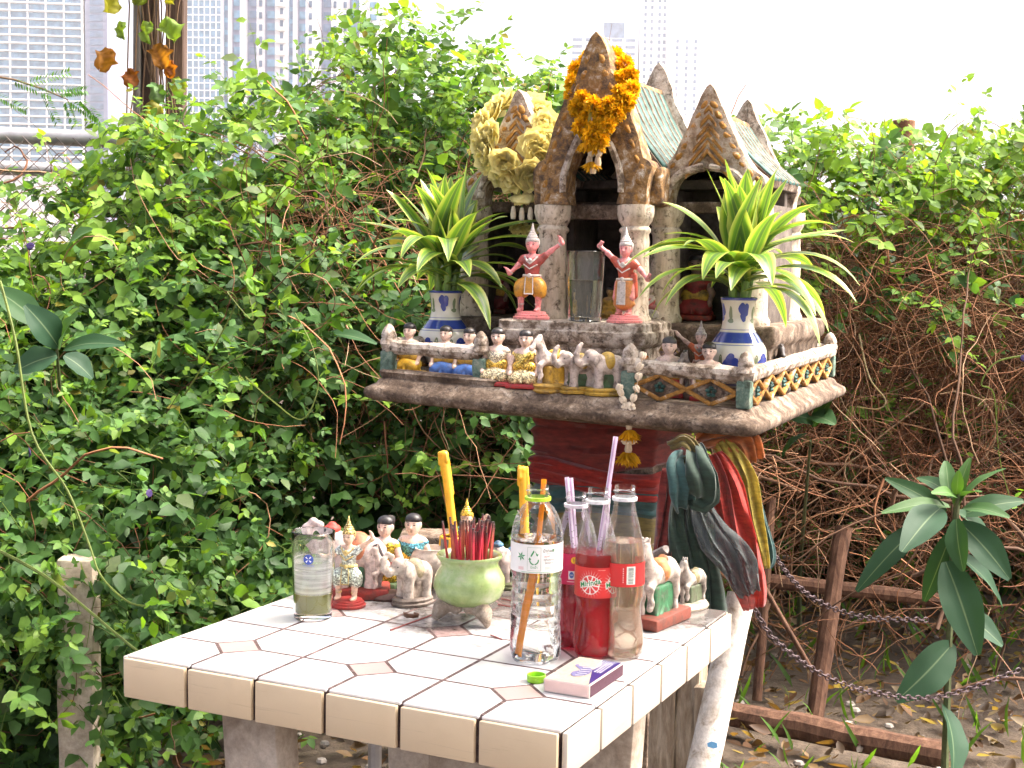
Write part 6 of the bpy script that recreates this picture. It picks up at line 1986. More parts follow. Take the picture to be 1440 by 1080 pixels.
# matchbox
mbp = [at_z(x, y, TZ + .016) for x, y in ((765, 953), (825, 966), (873, 934), (822, 919))]
mc = sum(mbp) / 4
ax_ = mbp[2] - mbp[1]; mrz = math.atan2(ax_[1], ax_[0])
mL, mW, mH = np.linalg.norm(ax_), float(np.linalg.norm(mbp[1] - mbp[0])), .0155
mat = thing('matchbox', 'cream and purple matchbox with dark striking sides near the table corner', 'matchbox', (mc[0], mc[1], TZ), mrz)
M_CARD = m_plain('cream_card', (.60, .51, .45), .6, .1); M_STRIKE = m_plain('striking_strip', (.085, .03, .05), .8, .3, 300)
g = MB(); g.box((0, 0, mH / 2), (mL, mW, mH)); g.build('sleeve', M_CARD, mat, bevel=.0008)
g = MB(); g.box((0, 0, mH / 2), (mL + .0008, mW * .94, mH * .86)); g.build('tray', m_plain('tray_card', (.70, .50, .44), .7, .1), mat, bevel=.0004)
for s in (1, -1):
    g = MB(); g.box((0, s * (mW / 2 + .0002), mH / 2), (mL * .96, .0006, mH * .86)); g.build('striker', M_STRIKE, mat)
g = MB(); zt = mH + .0003
flat = lambda V: [(x, y, zt + .0001) for x, y in V]
def fp(pts, col, dz=0): g.add([(x, y, zt + dz) for x, y in pts], [tuple(range(len(pts)))], col)
hx, hy = mL / 2 - .002, mW / 2 - .002
PU = (.035, .022, .16)
fp([(-hx, -hy), (hx, -hy), (hx, hy), (-hx, hy)], (.52, .46, .34))
fp([(-hx, -hy), (hx, -hy), (hx, -hy * .05), (hx * .6, -hy * .35), (hx * .1, -hy * .30), (-hx * .4, -hy * .62)], PU, .0002)
for k in range(7):
    a = k * .13
    fp([(hx * (.15 + .1 * k * .3), -hy * .35), (hx * (.95), hy * (-.1 - .12 * k)), (hx * .97, hy * (-.14 - .12 * k))], (.78, .78, .80), .0004)
swan = [(-.60, .05), (-.45, .30), (-.25, .35), (-.05, .15), (.10, .40), (.22, .62), (.34, .66), (.40, .56), (.28, .50), (.25, .30), (.30, .0), (.10, -.30), (-.20, -.42), (-.45, -.30)]
fp([(x * hx, y * hy) for x, y in swan], (.20, .19, .36), .0006)
for k in range(9):
    x = -.5 + k * .08
    fp([(x * hx, (.02 + .02 * k) * hy), ((x + .035) * hx, (.06 + .02 * k) * hy), ((x + .10) * hx, (-.30) * hy), ((x + .075) * hx, (-.32) * hy)], PU if k % 2 else (.78, .77, .8), .0008)
for k in range(3):
    y = -.55 - k * .13
    x = -.05
    while x < .75:
        w = random.uniform(.03, .09); fp([(x * hx, y * hy), ((x + w) * hx, y * hy), ((x + w) * hx, (y + .07) * hy), (x * hx, (y + .07) * hy)], (.72, .72, .78), .0008); x += w + .03
g.build('top_print', M_PRINT, mat, fix=False)
# green bottle cap ring
cpl = at_z(754, 958, TZ)
cp = thing('bottle_cap', 'lime green plastic bottle cap lying beside the matchbox', 'bottle cap', cpl)
g = MB(); g.col = (.30, .62, .03); g.lathe([(.0105, 0), (.0112, .001), (.0112, .0085), (.0104, .009), (.0100, .0085), (.0098, .0015), (0, .0012)], 30, cap=False, wob=lambda t_, z: 1 + .012 * math.cos(30 * t_)); g.build('cap_shell', M_PRINT, cp)
# curled peel and incense splinters
pl = thing('dried_peel', 'curled brown dried peel on the tiles before the burner', 'peel', at_z(577, 868, TZ))
g = MB(); vs = []
for i in range(15):
    a = -2.6 + i * .30; rr = .0095 + .0006 * i * .4
    vs += [(rr * math.cos(a), rr * .8 * math.sin(a), .0003 + .001 * abs(math.sin(i))), (rr * 1.12 * math.cos(a), rr * .9 * math.sin(a), .0078 - .0002 * i)]
g.add(vs, [(2 * i, 2 * i + 2, 2 * i + 3, 2 * i + 1) for i in range(14)], (.13, .06, .03)); o = g.build('peel_skin', M_FIGOLD, pl, fix=False)
sm = o.modifiers.new('thickness', 'SOLIDIFY'); sm.thickness = .0012
for (x0, y0, x1, y1, lab_) in ((549, 886, 607, 865, 'long red incense splinter lying beside the peel'), (690, 893, 706, 899, 'short broken incense splinter by the burner foot'), (705, 842, 745, 850, 'dark fallen incense stick behind the water bottle'), (700, 850, 735, 856, 'fallen incense stick across the tiles behind the bottle')):
    a = at_z(x0, y0, TZ + .0012); b = at_z(x1, y1, TZ + .0012)
    g = MB(); g.tube([np.zeros(3), (b - a) * .5, b - a], .0011, 5, col=(.28, .07, .06))
    tag(g.build('incense_splinter', M_STICK, None, a, fix=False), lab_, 'incense stick')
# grime heap and driftwood at the back
dw_ = thing('driftwood_chip', 'grey weathered wood chip leaning behind the saddled horse', 'wood', on_table(925, 858))
b0 = on_table(925, 858)
g = MB(); g.tube([(0, 0, .004), (.003, .004, .05), (-.012, .004, .078), (.012, -.002, .092)], [.006, .008, .0085, .0075], 8); me = g.mesh('wood'); jitter(me, .003, 60); obj('wood_chip', me, dw_, m_weather('grey_wood', None, [(.35, (.14, .12, .11)), (.6, (.30, .27, .25)), (.75, (.42, .38, .35))], (90, 90, 20), .9, .5))
# ================================================================== VASES AND LUCKY PLANTS
t = NT('porcelain'); n1 = t.noise(70, 4)
M_PORC = t.done(t.bsdf(t.mix(t.ramp(n1, [(.6, 0.0), (.75, .25)]), t.attr(), (.4, .36, .3)), .12, Coat_Weight=.5))
CRM = (.66, .62, .53); COB = (.035, .06, .30); CGR = (.20, .24, .14)
VPROF = [(.030, .0, CRM), (.034, .002, CRM), (.036, .006, COB), (.037, .008, CRM), (.046, .022, CRM), (.0535, .040, CRM), (.0550, .052, CRM), (.0535, .063, CRM), (.0500, .0700, CRM), (.0490, .0712, COB), (.0482, .0722, CRM), (.0470, .0738, CRM), (.0460, .0748, COB), (.0395, .0840, COB), (.0340, .0905, COB), (.0330, .0920, CRM), (.0318, .0945, CRM), (.0312, .0955, COB), (.0308, .0965, CRM), (.0290, .104, CRM), (.0280, .114, CRM), (.0288, .126, CRM), (.0310, .137, CRM), (.0325, .1425, CRM), (.0335, .1440, COB), (.0345, .1470, COB), (.0325, .1480, COB), (.0300, .1440, CRM), (.0265, .125, CRM), (.026, .112, CRM), (.0, .110, CRM)]
def vrad(z):
    zz = [p[1] for p in VPROF[:26]]; rr = [p[0] for p in VPROF[:26]]
    return float(np.interp(z, zz, rr))
def vase(label, loc, rz, sc):
    r = thing('porcelain_vase', label, 'vase', loc, rz); r.scale = sc
    g = MB(); g.lathe([(p[0], p[1]) for p in VPROF], 48, cap=False, cols=[p[2] for p in VPROF])
    g.build('vase_body', M_PORC, r, angle=60)
    # brushed flowers lying on the curved wall
    def blob(an, z, w, h, col, n=14):
        g = MB(); vs = [(0, 0)] + [(w * (1 + .18 * math.sin(3 * q + an)) * math.cos(q), h * math.sin(q)) for q in np.linspace(0, 6.2832, n, endpoint=False)]
        P = []
        for x, y in vs:
            rr = vrad(z + y) + .0005; a = an + x / rr
            P.append((rr * math.cos(a), rr * math.sin(a), z + y))
        g.add(P, [(0, 1 + i, 1 + (i + 1) % n) for i in range(n)], col)
        g.build('brush_mark', M_PORC, r, fix=False)
    for k in range(4):
        a = FRONT + .2 + k * 1.57
        for dx, dz, w, h in ((-.12, .006, .0062, .010), (.14, .004, .0060, .011), (.0, -.006, .0055, .010)): blob(a + dx, .124 + dz, w, h, COB)
        blob(a + .75, .122, .0035, .012, CGR); blob(a + .75, .110, .006, .004, CGR)
    for k in range(5):
        a = FRONT - .35 + k * 1.257
        for dx, dz in ((-.13, .0), (.13, .002), (0, .009)): blob(a + dx, .040 + dz, .0085, .0095, COB)
        blob(a + .36, .047, .0042, .012, CGR); blob(a - .36, .044, .0042, .012, CGR)
    return r
t = NT('striped_leaf')
w = t.n('ShaderNodeSeparateColor'); t.l(t.attr(), w.inputs[0])
stripe = t.ramp(w.outputs[0], [(.0, (.085, .15, .06)), (.16, (.10, .185, .065)), (.24, (.26, .36, .06)), (.34, (.12, .235, .045)), (.58, (.15, .29, .045)), (.70, (.34, .44, .07)), (1.0, (.52, .52, .17))])
gr_ = t.noise((900, 900, 40), 2); stripe = t.mix(1.0, stripe, t.ramp(w.outputs[1], [(.0, .62), (1.0, 1.12)]), 'MULTIPLY')
p_ = t.bsdf(stripe, .30, Specular_IOR_Level=.5); tr = t.n('ShaderNodeBsdfTranslucent'); t.l(t.mix(1.0, stripe, (1.15, 1.25, .5), 'MULTIPLY'), tr.inputs[0])
M_STRIPE = t.done(mixsh(t, .38, p_, tr))
M_CANE = m_plain('green_cane', (.16, .28, .05), .4, .3, 90)
def strap_leaf(root, base, az, el, L, W, droop, tone=1.0, twist=0.0):
    """a long leaf starting at base heading (az, el), bending down by droop"""
    n = 12; L = L * 1.2; W = W * 1.6
    d = np.array([math.cos(az) * math.cos(el), math.sin(az) * math.cos(el), math.sin(el)])
    side0 = np.array([-math.sin(az), math.cos(az), 0.0])
    p = np.array(base, float); pts = [p.copy()]; dirs = [d.copy()]
    for i in range(n):
        f = (i + 1) / n
        d = d + np.array([0, 0, -droop * (.25 + 1.5 * f) / n])
        d /= np.linalg.norm(d); p = p + d * L / n; pts.append(p.copy()); dirs.append(d.copy())
    vs, cs, fs = [], [], []
    for i in range(n + 1):
        f = i / n
        w = W * (.30 + .70 * min(1, (f / .32)) ** .8) * (1 - max(0, (f - .38) / .62) ** 1.7) * .5 + .0006
        tw = twist * f
        s = side0 * math.cos(tw) + np.cross(dirs[i], side0) * math.sin(tw)
        nrm = np.cross(s, dirs[i]);  nrm = nrm if nrm[2] > 0 else -nrm
        for k, c in enumerate((-1, -.62, -.22, 0, .22, .62, 1)):
            q = pts[i] + s * w * c + nrm * (abs(c) ** 1.4) * w * .16
            vs.append(q); cs.append((abs(c) if abs(c) > .1 else .0, tone, 0))
    for i in range(n):
        for k in range(6): fs.append((i * 7 + k, i * 7 + k + 1, (i + 1) * 7 + k + 1, (i + 1) * 7 + k))
    g = MB(); b = g.add(vs, fs); g.c = cs
    return obj('leaf', g.mesh('leaf', fix=False, angle=80), root, M_STRIPE)
def lucky_plant(label, vloc, top, sc, seed, view_az, canes, extra):
    """bundle of canes standing in a vase; leaves bunch at each cane's head"""
    rs = random.Random(seed)
    r = thing('dracaena', label, 'plant', (vloc[0], vloc[1], vloc[2] + .115 * sc))
    for (az, lean, h, nl) in canes:
        tip = np.array([math.cos(az) * lean, math.sin(az) * lean, h])
        b = np.array([math.cos(az) * .010, math.sin(az) * .010, 0])
        g = MB(); pts = [b + (tip - b) * s for s in np.linspace(0, 1, 9)]
        g.tube(pts, [.0072 * (1 + .12 * (i % 2)) for i in range(9)], 8); g.build('cane', M_CANE, r)
        for k in range(nl):
            a = az * .35 + k * 2.399 + rs.uniform(-.3, .3)
            f = k / max(nl - 1, 1)
            hb = b + (tip - b) * (.42 + .58 * f)
            el = R_(20 + 60 * f ** 1.2 + rs.uniform(-8, 8))
            L_ = (.165 - .035 * f) * rs.uniform(.85, 1.12); dr = (1.7 - 1.35 * f) * rs.uniform(.75, 1.25)
            strap_leaf(r, hb, a, el, L_, rs.uniform(.023, .031), dr, rs.uniform(.45, 1), rs.uniform(-.5, .5))
    for e in extra: strap_leaf(r, np.array(e[0]) + np.array([0, 0, .022]), *e[1:])
    return r
# right vase stands nearer the rail, left one farther back
CAZ = math.atan2(CAM[1] - 1.3, CAM[0] - .3)            # direction from the shrine to the viewer
uv = hp(1040, 480, .20)[0] - .004; vr = hw(uv, .20, RZ + zs(uv) + .0225)
hblock('vase_stand', uv - .036, uv + .036, .164, .236, RZ + zs(uv) - .004, RZ + zs(uv) + .0220, M_GRIMY)
vase('blue and white vase in the railing corner beside the orange dancer', vr, R_(25), (1.0, 1.0, 1.12))
RA = math.atan2(RGT[1], RGT[0])                        # azimuth of "right" seen from the camera
lucky_plant('bushy striped dracaena spilling over the railing corner', vr, .1, 1.14, 5, CAZ,
            [(RA + 1.2, .018, .135, 10), (RA + 3.6, .020, .110, 9), (RA - 1.0, .022, .105, 9), (RA + .1, .028, .125, 9)],
            [((.0, 0, .07), RA + .05, R_(35), .19, .030, .95, 1.0, .2), ((0, 0, .06), RA - .25, R_(30), .20, .030, 1.5, .9, .2), ((0, 0, .09), RA - .1, R_(18), .165, .032, .15, 1.0, .3),
             ((0, 0, .07), RA + math.pi + .1, R_(30), .19, .030, 1.25, 1.0, -.2), ((0, 0, .075), RA + math.pi + .35, R_(22), .17, .028, .8, 1.0, -.3), ((0, 0, .03), RA + math.pi + .5, R_(28), .20, .024, 1.35, .6, .0), ((0, 0, .02), RA + math.pi + .75, R_(30), .19, .022, 1.5, .55, 0),
             ((0, 0, .055), CAZ + .3, R_(38), .17, .034, 1.9, 1.0, 0), ((0, 0, .06), CAZ - .4, R_(35), .165, .033, 1.7, .9, 0), ((0, 0, .035), CAZ + .9, R_(25), .165, .030, 1.8, .9, 0), ((0, 0, .04), CAZ + 1.25, R_(28), .20, .028, 1.5, .8, .3),
             ((0, 0, .10), RA + 1.9, R_(72), .125, .032, .1, 1.0, 0), ((0, 0, .10), RA + 1.2, R_(75), .13, .033, .15, .9, 0), ((0, 0, .09), CAZ + .1, R_(74), .13, .034, .2, 1, 0), ((0, 0, .10), RA + 2.7, R_(66), .135, .022, .1, .8, .3), ((0, 0, .09), RA + .3, R_(58), .14, .024, .05, .8, .3)])
ul = hp(626, 465, .235)[0]; vl = hw(ul, .235, RZ + zs(ul) + .0105)
hblock('vase_stand', ul - .042, ul + .042, .193, .277, RZ + zs(ul) - .004, RZ + zs(ul) + .0100, M_GRIMY)
vase('blue and white vase behind the blue dressed ladies', vl, R_(10), (1.02, 1.02, 1.04))
lucky_plant('striped dracaena fanning out at the open side of the shrine', vl, .1, 1.04, 9, CAZ,
            [(RA + 1.0, .020, .135, 10), (RA + 3.3, .024, .120, 9), (RA - 1.3, .020, .110, 9), (RA + .2, .030, .130, 9)],
            [((0, 0, .08), RA + math.pi - .1, R_(32), .165, .026, .5, 1.0, -.2), ((0, 0, .07), RA + math.pi + .25, R_(28), .175, .027, 1.35, 1.0, -.2), ((0, 0, .05), RA + math.pi + .1, R_(15), .16, .024, .35, .9, .2), ((0, 0, .04), RA + math.pi + .4, R_(22), .17, .022, 1.3, .6, 0),
             ((0, 0, .09), RA + .05, R_(30), .19, .028, .55, 1.0, .3), ((0, 0, .08), RA - .15, R_(28), .205, .028, .95, 1.0, .2), ((0, 0, .05), RA - .25, R_(18), .19, .026, .9, .7, .1), ((0, 0, .04), RA - .4, R_(16), .19, .025, 1.2, .7, 0), ((0, 0, .02), RA - .1, R_(8), .17, .028, .9, .5, 0),
             ((0, 0, .075), CAZ + .2, R_(42), .16, .028, 1.9, .9, 0), ((0, 0, .08), CAZ - .35, R_(38), .165, .028, 1.7, 1.0, 0),
             ((0, 0, .11), RA + 2.4, R_(60), .125, .026, .1, 1, 0), ((0, 0, .11), RA + 1.4, R_(76), .115, .026, .1, 1, 0), ((0, 0, .10), CAZ, R_(78), .12, .022, .15, .9, 0), ((0, 0, .10), RA + 2.9, R_(50), .14, .024, .15, .9, .2)])

# ================================================================== GARLANDS
M_MARI = m_leaf('marigold_petal', .6, .30, (1.1, .9, .4), .2)
def pompom(r, n, col, seed, wl=.42):
    rg = np.random.default_rng(seed)
    i = np.arange(n) + .5; ph = np.arccos(1 - 2 * i / n); th = np.pi * (1 + 5 ** .5) * i
    N0 = np.stack([np.cos(th) * np.sin(ph), np.sin(th) * np.sin(ph), np.cos(ph) * .8], 1)
    P = N0 * r * .35
    D = norm(N0 + rg.normal(0, .28, (n, 3))); N = norm(rg.normal(0, 1, (n, 3)))
    L = r * rg.uniform(.55, .78, n); W = r * rg.uniform(wl * .8, wl * 1.2, n)
    C = np.array(col)[None] * rg.uniform(.65, 1.2, (n, 1))
    return leaf_mesh('marigold', P, D, N, L, W, C, fold=.9, droop=rg.uniform(-.2, .2))
MG = [pompom(.0165, 130, (.86, .50, .012), s) for s in (1, 2, 3)]
M_BUD = m_plain('dried_bud', (.50, .38, .24), .7, .25, 200); M_CREAM = m_plain('jasmine_bud', (.70, .60, .46), .6, .2, 150)
def bell(parent, top, L_, r, m, name='flower_tube'):
    g = MB(); g.lathe([(r * .5, 0), (r * .8, -L_ * .25), (r, -L_ * .7), (r * .8, -L_), (0, -L_ * 1.02)], 9, tuple(top))
    return g.build(name, m, parent)
def tassel(parent, c, r, seed, n=60, m=None, col=(.62, .33, .008)):
    """hanging fringe of petals"""
    rg = np.random.default_rng(seed)
    th = rg.uniform(0, 6.283, n); q = rg.uniform(.15, 1.15, n)
    D = np.stack([np.cos(th) * q, np.sin(th) * q, -np.ones(n) * .75], 1)
    P = np.array(c)[None] + D * r * .1
    L_ = r * rg.uniform(.75, 1.1, n); C = np.array(col)[None] * rg.uniform(.7, 1.15, (n, 1))
    return obj('petal_tassel', leaf_mesh('petal_tassel', P, D, rg.normal(0, 1, (n, 3)), L_, L_ * .28, C, fold=.5, droop=.2), parent, M_MARI)
def ring_garland(root, pts, meshes, sc=1.0, seed=0, name='marigold'):
    rs = random.Random(seed)
    for i, p in enumerate(pts):
        o = obj(name, meshes[i % len(meshes)], root, M_MARI, p, (rs.uniform(0, 6), rs.uniform(0, 6), rs.uniform(0, 6)))
        s = sc * rs.uniform(.88, 1.15); o.scale = (s, s, s)
# big marigold ring hung over the tall spike: behind it at the top, before it at the bottom
gtop = np.array([AX + .004, VC + .002, 1.585])
root = thing('marigold_garland', 'thick orange marigold garland looped over the tall central gable', 'garland', hw(*gtop), HTH)
def G(x, y, v):
    u, z = hp(x, y, v); return np.array([u, v, z]) - gtop
pts = []
outl = [(826, 84, .315), (812, 98, .300), (806, 116, .280), (804, 135, .262), (812, 152, .240), (828, 164, .225), (846, 160, .215), (866, 158, .222), (880, 142, .235), (888, 124, .255), (886, 105, .275), (878, 90, .300), (864, 80, .318)]
for x, y, v in outl: pts.append(G(x, y, v))
inl = [(822, 100, .298), (816, 120, .272), (820, 140, .240), (836, 150, .222), (858, 146, .222), (872, 130, .240), (874, 110, .272), (820, 178, .222), (838, 180, .216), (856, 176, .216), (834, 192, .214), (846, 196, .214)]
for x, y, v in inl: pts.append(G(x, y, v) + np.array([0, -.004, 0]))
for x, y, v in outl[2:11]: pts.append(G(x, y, v) * .93 + np.array([0, .014, -.002]))
ring_garland(root, pts, MG, 1.22, 3)
bell(root, G(832, 208, .212), .016, .0075, M_CREAM); bell(root, G(842, 208, .210), .016, .0075, M_CREAM)
bell(root, G(829, 219, .212), .020, .0070, M_BUD); bell(root, G(841, 219, .210), .020, .0070, M_BUD); bell(root, G(834, 228, .206), .022, .0070, M_BUD)
for k, (x, y, s) in enumerate(((823, 203, 0), (840, 206, 1), (832, 230, 2))): tassel(root, G(x, y - 4, .206), .023, 20 + k)
g = MB(); q = G(829, 150, .205); g.add([q, q + np.array([.008, 0, .006]), q + np.array([.004, 0, -.022]), q + np.array([-.003, 0, -.03])], [(0, 1, 2, 3)], (.45, .42, .10)); o = g.build('ribbon', M_LEAF, root, fix=False)
g = MB(); g.tube([G(832, 165, .205), G(833, 200, .207), G(832, 232, .206)], .0012, 5); g.build('thread', M_BUD, root)
# pale artificial carnations round the left gable
def carnation(r, seed, col):
    rg = np.random.default_rng(seed); P, D, N, L_, W, C = [], [], [], [], [], []
    for ring, (n, el, f) in enumerate(((9, 8, 1.0), (8, 30, .92), (7, 52, .80), (5, 72, .62))):
        for k in range(n):
            a = 6.283 * k / n + ring * .4 + rg.normal(0, .1); e = R_(el) + rg.normal(0, .12)
            d = np.array([math.cos(a) * math.cos(e), math.sin(a) * math.cos(e), math.sin(e)])
            P.append(d * r * .06); D.append(d); N.append(np.array([-math.cos(a) * math.sin(e), -math.sin(a) * math.sin(e), math.cos(e)]) + rg.normal(0, .25, 3)); L_.append(r * f * rg.uniform(.9, 1.1)); W.append(r * f * rg.uniform(1.0, 1.3)); C.append(np.array(col) * rg.uniform(.85, 1.12))
    return leaf_mesh('carnation', np.array(P), np.array(D), np.array(N), np.array(L_), np.array(W), np.array(C), fold=.35, droop=-.25)
CN = [carnation(.037, s, (.84, .76, .36)) for s in (1, 2, 3, 4)]
ltop = np.array([aL, VS, 1.50])
root = thing('carnation_garland', 'pale yellow artificial carnation wreath hung over a side gable', 'garland', hw(*ltop), HTH)
def GL(x, y, v):
    u, z = hp(x, y, v); return np.array([u, v, z]) - ltop
M_CARN = m_leaf('silk_petal', .7, .35, (1.0, .95, .7), .15)
rs = random.Random(4)
for i, (x, y, v, dx, dz) in enumerate([(700, 160, .40, -.7, .6), (684, 176, .37, -1, .3), (682, 200, .345, -1, 0), (690, 222, .325, -.8, -.3), (706, 238, .31, -.5, -.6), (722, 247, .305, -.1, -.8), (746, 243, .31, .4, -.6), (757, 220, .33, .7, -.2), (763, 198, .35, .9, .1), (764, 178, .37, 1, .4), (756, 162, .40, .8, .7), (712, 150, .42, -.4, .9), (748, 152, .42, .5, .9), (694, 192, .335, -.6, .2), (752, 206, .33, .5, .2), (712, 228, .30, -.2, -.4)]):
    o = obj('carnation', CN[i % 4], root, M_CARN, GL(x, y, v))
    o.rotation_mode = 'QUATERNION'; o.rotation_quaternion = Vector((dx * .8 + rs.uniform(-.2, .2), -1.0, dz * .8)).to_track_quat('Z', 'Y')
o = obj('carnation', CN[1], root, M_CARN, GL(734, 272, .315)); o.rotation_euler = (R_(200), .2, 0); o.scale = (.8, .8, .8)
for k, (x, y) in enumerate(((722, 290), (734, 292), (746, 291))): bell(root, GL(x, y, .312), .026, .006, M_CREAM)
for k, (x, y) in enumerate(((728, 315), (745, 318))): 
    o = obj('carnation', CN[2], root, M_CARN, GL(x, y, .315)); o.rotation_euler = (R_(150), .3 * k, 1); o.scale = (.62, .62, .62)
g = MB(); g.tube([GL(733, 245, .30), GL(733, 270, .312), GL(735, 315, .312)], .0014, 5, col=(.1, .3, .12)); g.build('stem', M_LEAF, root, fix=False)
# jasmine string looped over the railing post
jt = np.array([uM2, vR - .024, RZ + .08])
root = thing('jasmine_garland', 'string of white buds with two orange tassels hung on the railing post', 'garland', hw(*jt), HTH)
def GJ(x, y, v=vR - .034):
    u, z = hp(x, y, v); return np.array([u, v, z]) - jt
bud = MB(); 
for k in range(4):
    a = k * 1.57; bud.ell((.0032 * math.cos(a), .0032 * math.sin(a), 0), (.0032, .0032, .0062), 7, 5)
bud.ell((0, 0, -.005), (.0025, .0025, .005), 7, 5); bm_ = bud.mesh('bud', fix=False)
strand = [(904, 500), (900, 515), (898, 529), (895, 546), (891, 559), (886, 570), (880, 571), (876, 562), (873, 552), (871, 545)]
for i, (x, y) in enumerate(strand):
    o = obj('bud', bm_, root, M_CREAM, GJ(x, y), (random.uniform(-.5, .5), random.uniform(-.5, .5), random.uniform(0, 3)))
    s = random.uniform(.9, 1.2); o.scale = (s, s, s)
for x, y in ((879, 573), (884, 576), (889, 573)): obj('bud', bm_, root, M_CREAM, GJ(x, y), (R_(90), random.uniform(-1, 1), 0)).scale = (1.2, 1.2, 1.2)
g = MB(); g.tube([GJ(*p) for p in strand], .0008, 5); g.tube([GJ(885, 575), GJ(884, 600), GJ(883, 640)], .0010, 5); g.build('thread', M_BUD, root)
tassel(root, GJ(905, 497), .012, 40, 14, col=(.65, .20, .01))
g = MB()
for x1, y1 in ((874, 576), (898, 590), (895, 586)): g.tube([GJ(885, 579), GJ(x1, y1)], .0013, 5, col=(.15, .38, .04))
g.build('leaf_knot', M_LEAF, root, fix=False)
bell(root, GJ(885, 588), .020, .0062, M_BUD); tassel(root, GJ(886, 603), .026, 41, 80); bell(root, GJ(884, 622), .018, .0072, M_BUD)
for dx in (-5, 0, 5): obj('bud', bm_, root, M_CREAM, GJ(884 + dx, 621), (R_(90), 0, dx)).scale = (.9, .9, .9)
tassel(root, GJ(884, 634), .030, 42, 90)

# ================================================================== CLOTHS ROUND THE PEDESTAL
def m_cloth(name, col, trans=.25, alpha=0.0):
    t = NT(name)
    n1 = t.noise((40, 40, 160), 4)
    c = t.mix(1.0, col, t.ramp(n1, [(.3, .55), (.7, 1.25)]), 'MULTIPLY')
    wv_ = t.n('ShaderNodeTexChecker'); t.l(t.pos(1400), wv_.inputs['Vector']); wv_.inputs['Scale'].default_value = 1
    p = t.bsdf(c, .8, t.bump(wv_.outputs['Fac'], .15, .0004), Sheen_Weight=.3)
    tr = t.n('ShaderNodeBsdfTranslucent'); t.l(c, tr.inputs[0])
    s = mixsh(t, trans, p, tr)
    if alpha:
        s = mixsh(t, alpha, s, t.n('ShaderNodeBsdfTransparent'))
    return t.done(s)
C_MAR = m_cloth('maroon_cloth', (.20, .022, .016)); C_RED = m_cloth('red_net', (.46, .035, .022), .35, .18); C_YEL = m_cloth('yellow_net', (.42, .33, .045), .35, .15); C_TEAL = m_cloth('teal_cloth', (.035, .10, .095)); C_GRN = m_cloth('green_cloth', (.022, .052, .034)); C_GREY = m_cloth('grey_net', (.10, .12, .12), .3, .35); C_OLV = m_cloth('olive_cloth', (.17, .13, .032)); C_ORG = m_cloth('orange_cloth', (.42, .13, .03), .3, .1)
PC = (-.40, .42)
def wrap(label, m, z0, z1, half, seed, tilt=.0, folds=5):
    r = thing('wrapped_cloth', label, 'cloth', hw(PC[0], PC[1], 0), HTH)
    n, k = 96, 14
    rs = np.random.default_rng(seed)
    ph = rs.uniform(0, 6.28, 6)
    vs, fs = [], []
    for j in range(k + 1):
        f = j / k
        for i in range(n):
            a = 6.2832 * i / n
            q = half / max(abs(math.cos(a)), abs(math.sin(a))); q = q * .55 + half * 1.16 * .45
            z = z0 + (z1 - z0) * f + tilt * math.cos(a + .6) + .006 * math.sin(3 * a + ph[0])
            fo = .0045 * math.sin(folds * 6.28 * f + 1.5 * math.sin(a * 2 + ph[1]) + ph[2]) + .003 * math.sin(folds * 11 * f + 2 * math.sin(a * 3 + ph[3]))
            edge = -.010 * (abs(2 * f - 1) ** 4)
            rr = q + fo + edge
            vs.append((rr * math.cos(a), rr * math.sin(a), z))
    for j in range(k):
        for i in range(n): fs.append((j * n + i, j * n + (i + 1) % n, (j + 1) * n + (i + 1) % n, (j + 1) * n + i))
    g = MB(); g.add(vs, fs); o = g.build('cloth_sheet', m, r, fix=False, angle=80)
    sm = o.modifiers.new('thickness', 'SOLIDIFY'); sm.thickness = .0015
    return r
wrap('maroon cloth wound high round the pedestal under the platform', C_MAR, .835, .972, .140, 1, .004, 4)
wrap('dull red cloth band below the maroon wrap', C_RED, .79, .85, .146, 2, -.012, 3)
wrap('teal cloth band crossing the pedestal behind the bottles', C_TEAL, .735, .80, .143, 3, .014, 3)
wrap('olive yellow cloth wound round the pedestal at table height', C_OLV, .58, .775, .139, 4, -.010, 7)
wrap('dark green cloth on the lower pedestal', C_GRN, .30, .60, .136, 5, .01, 6)
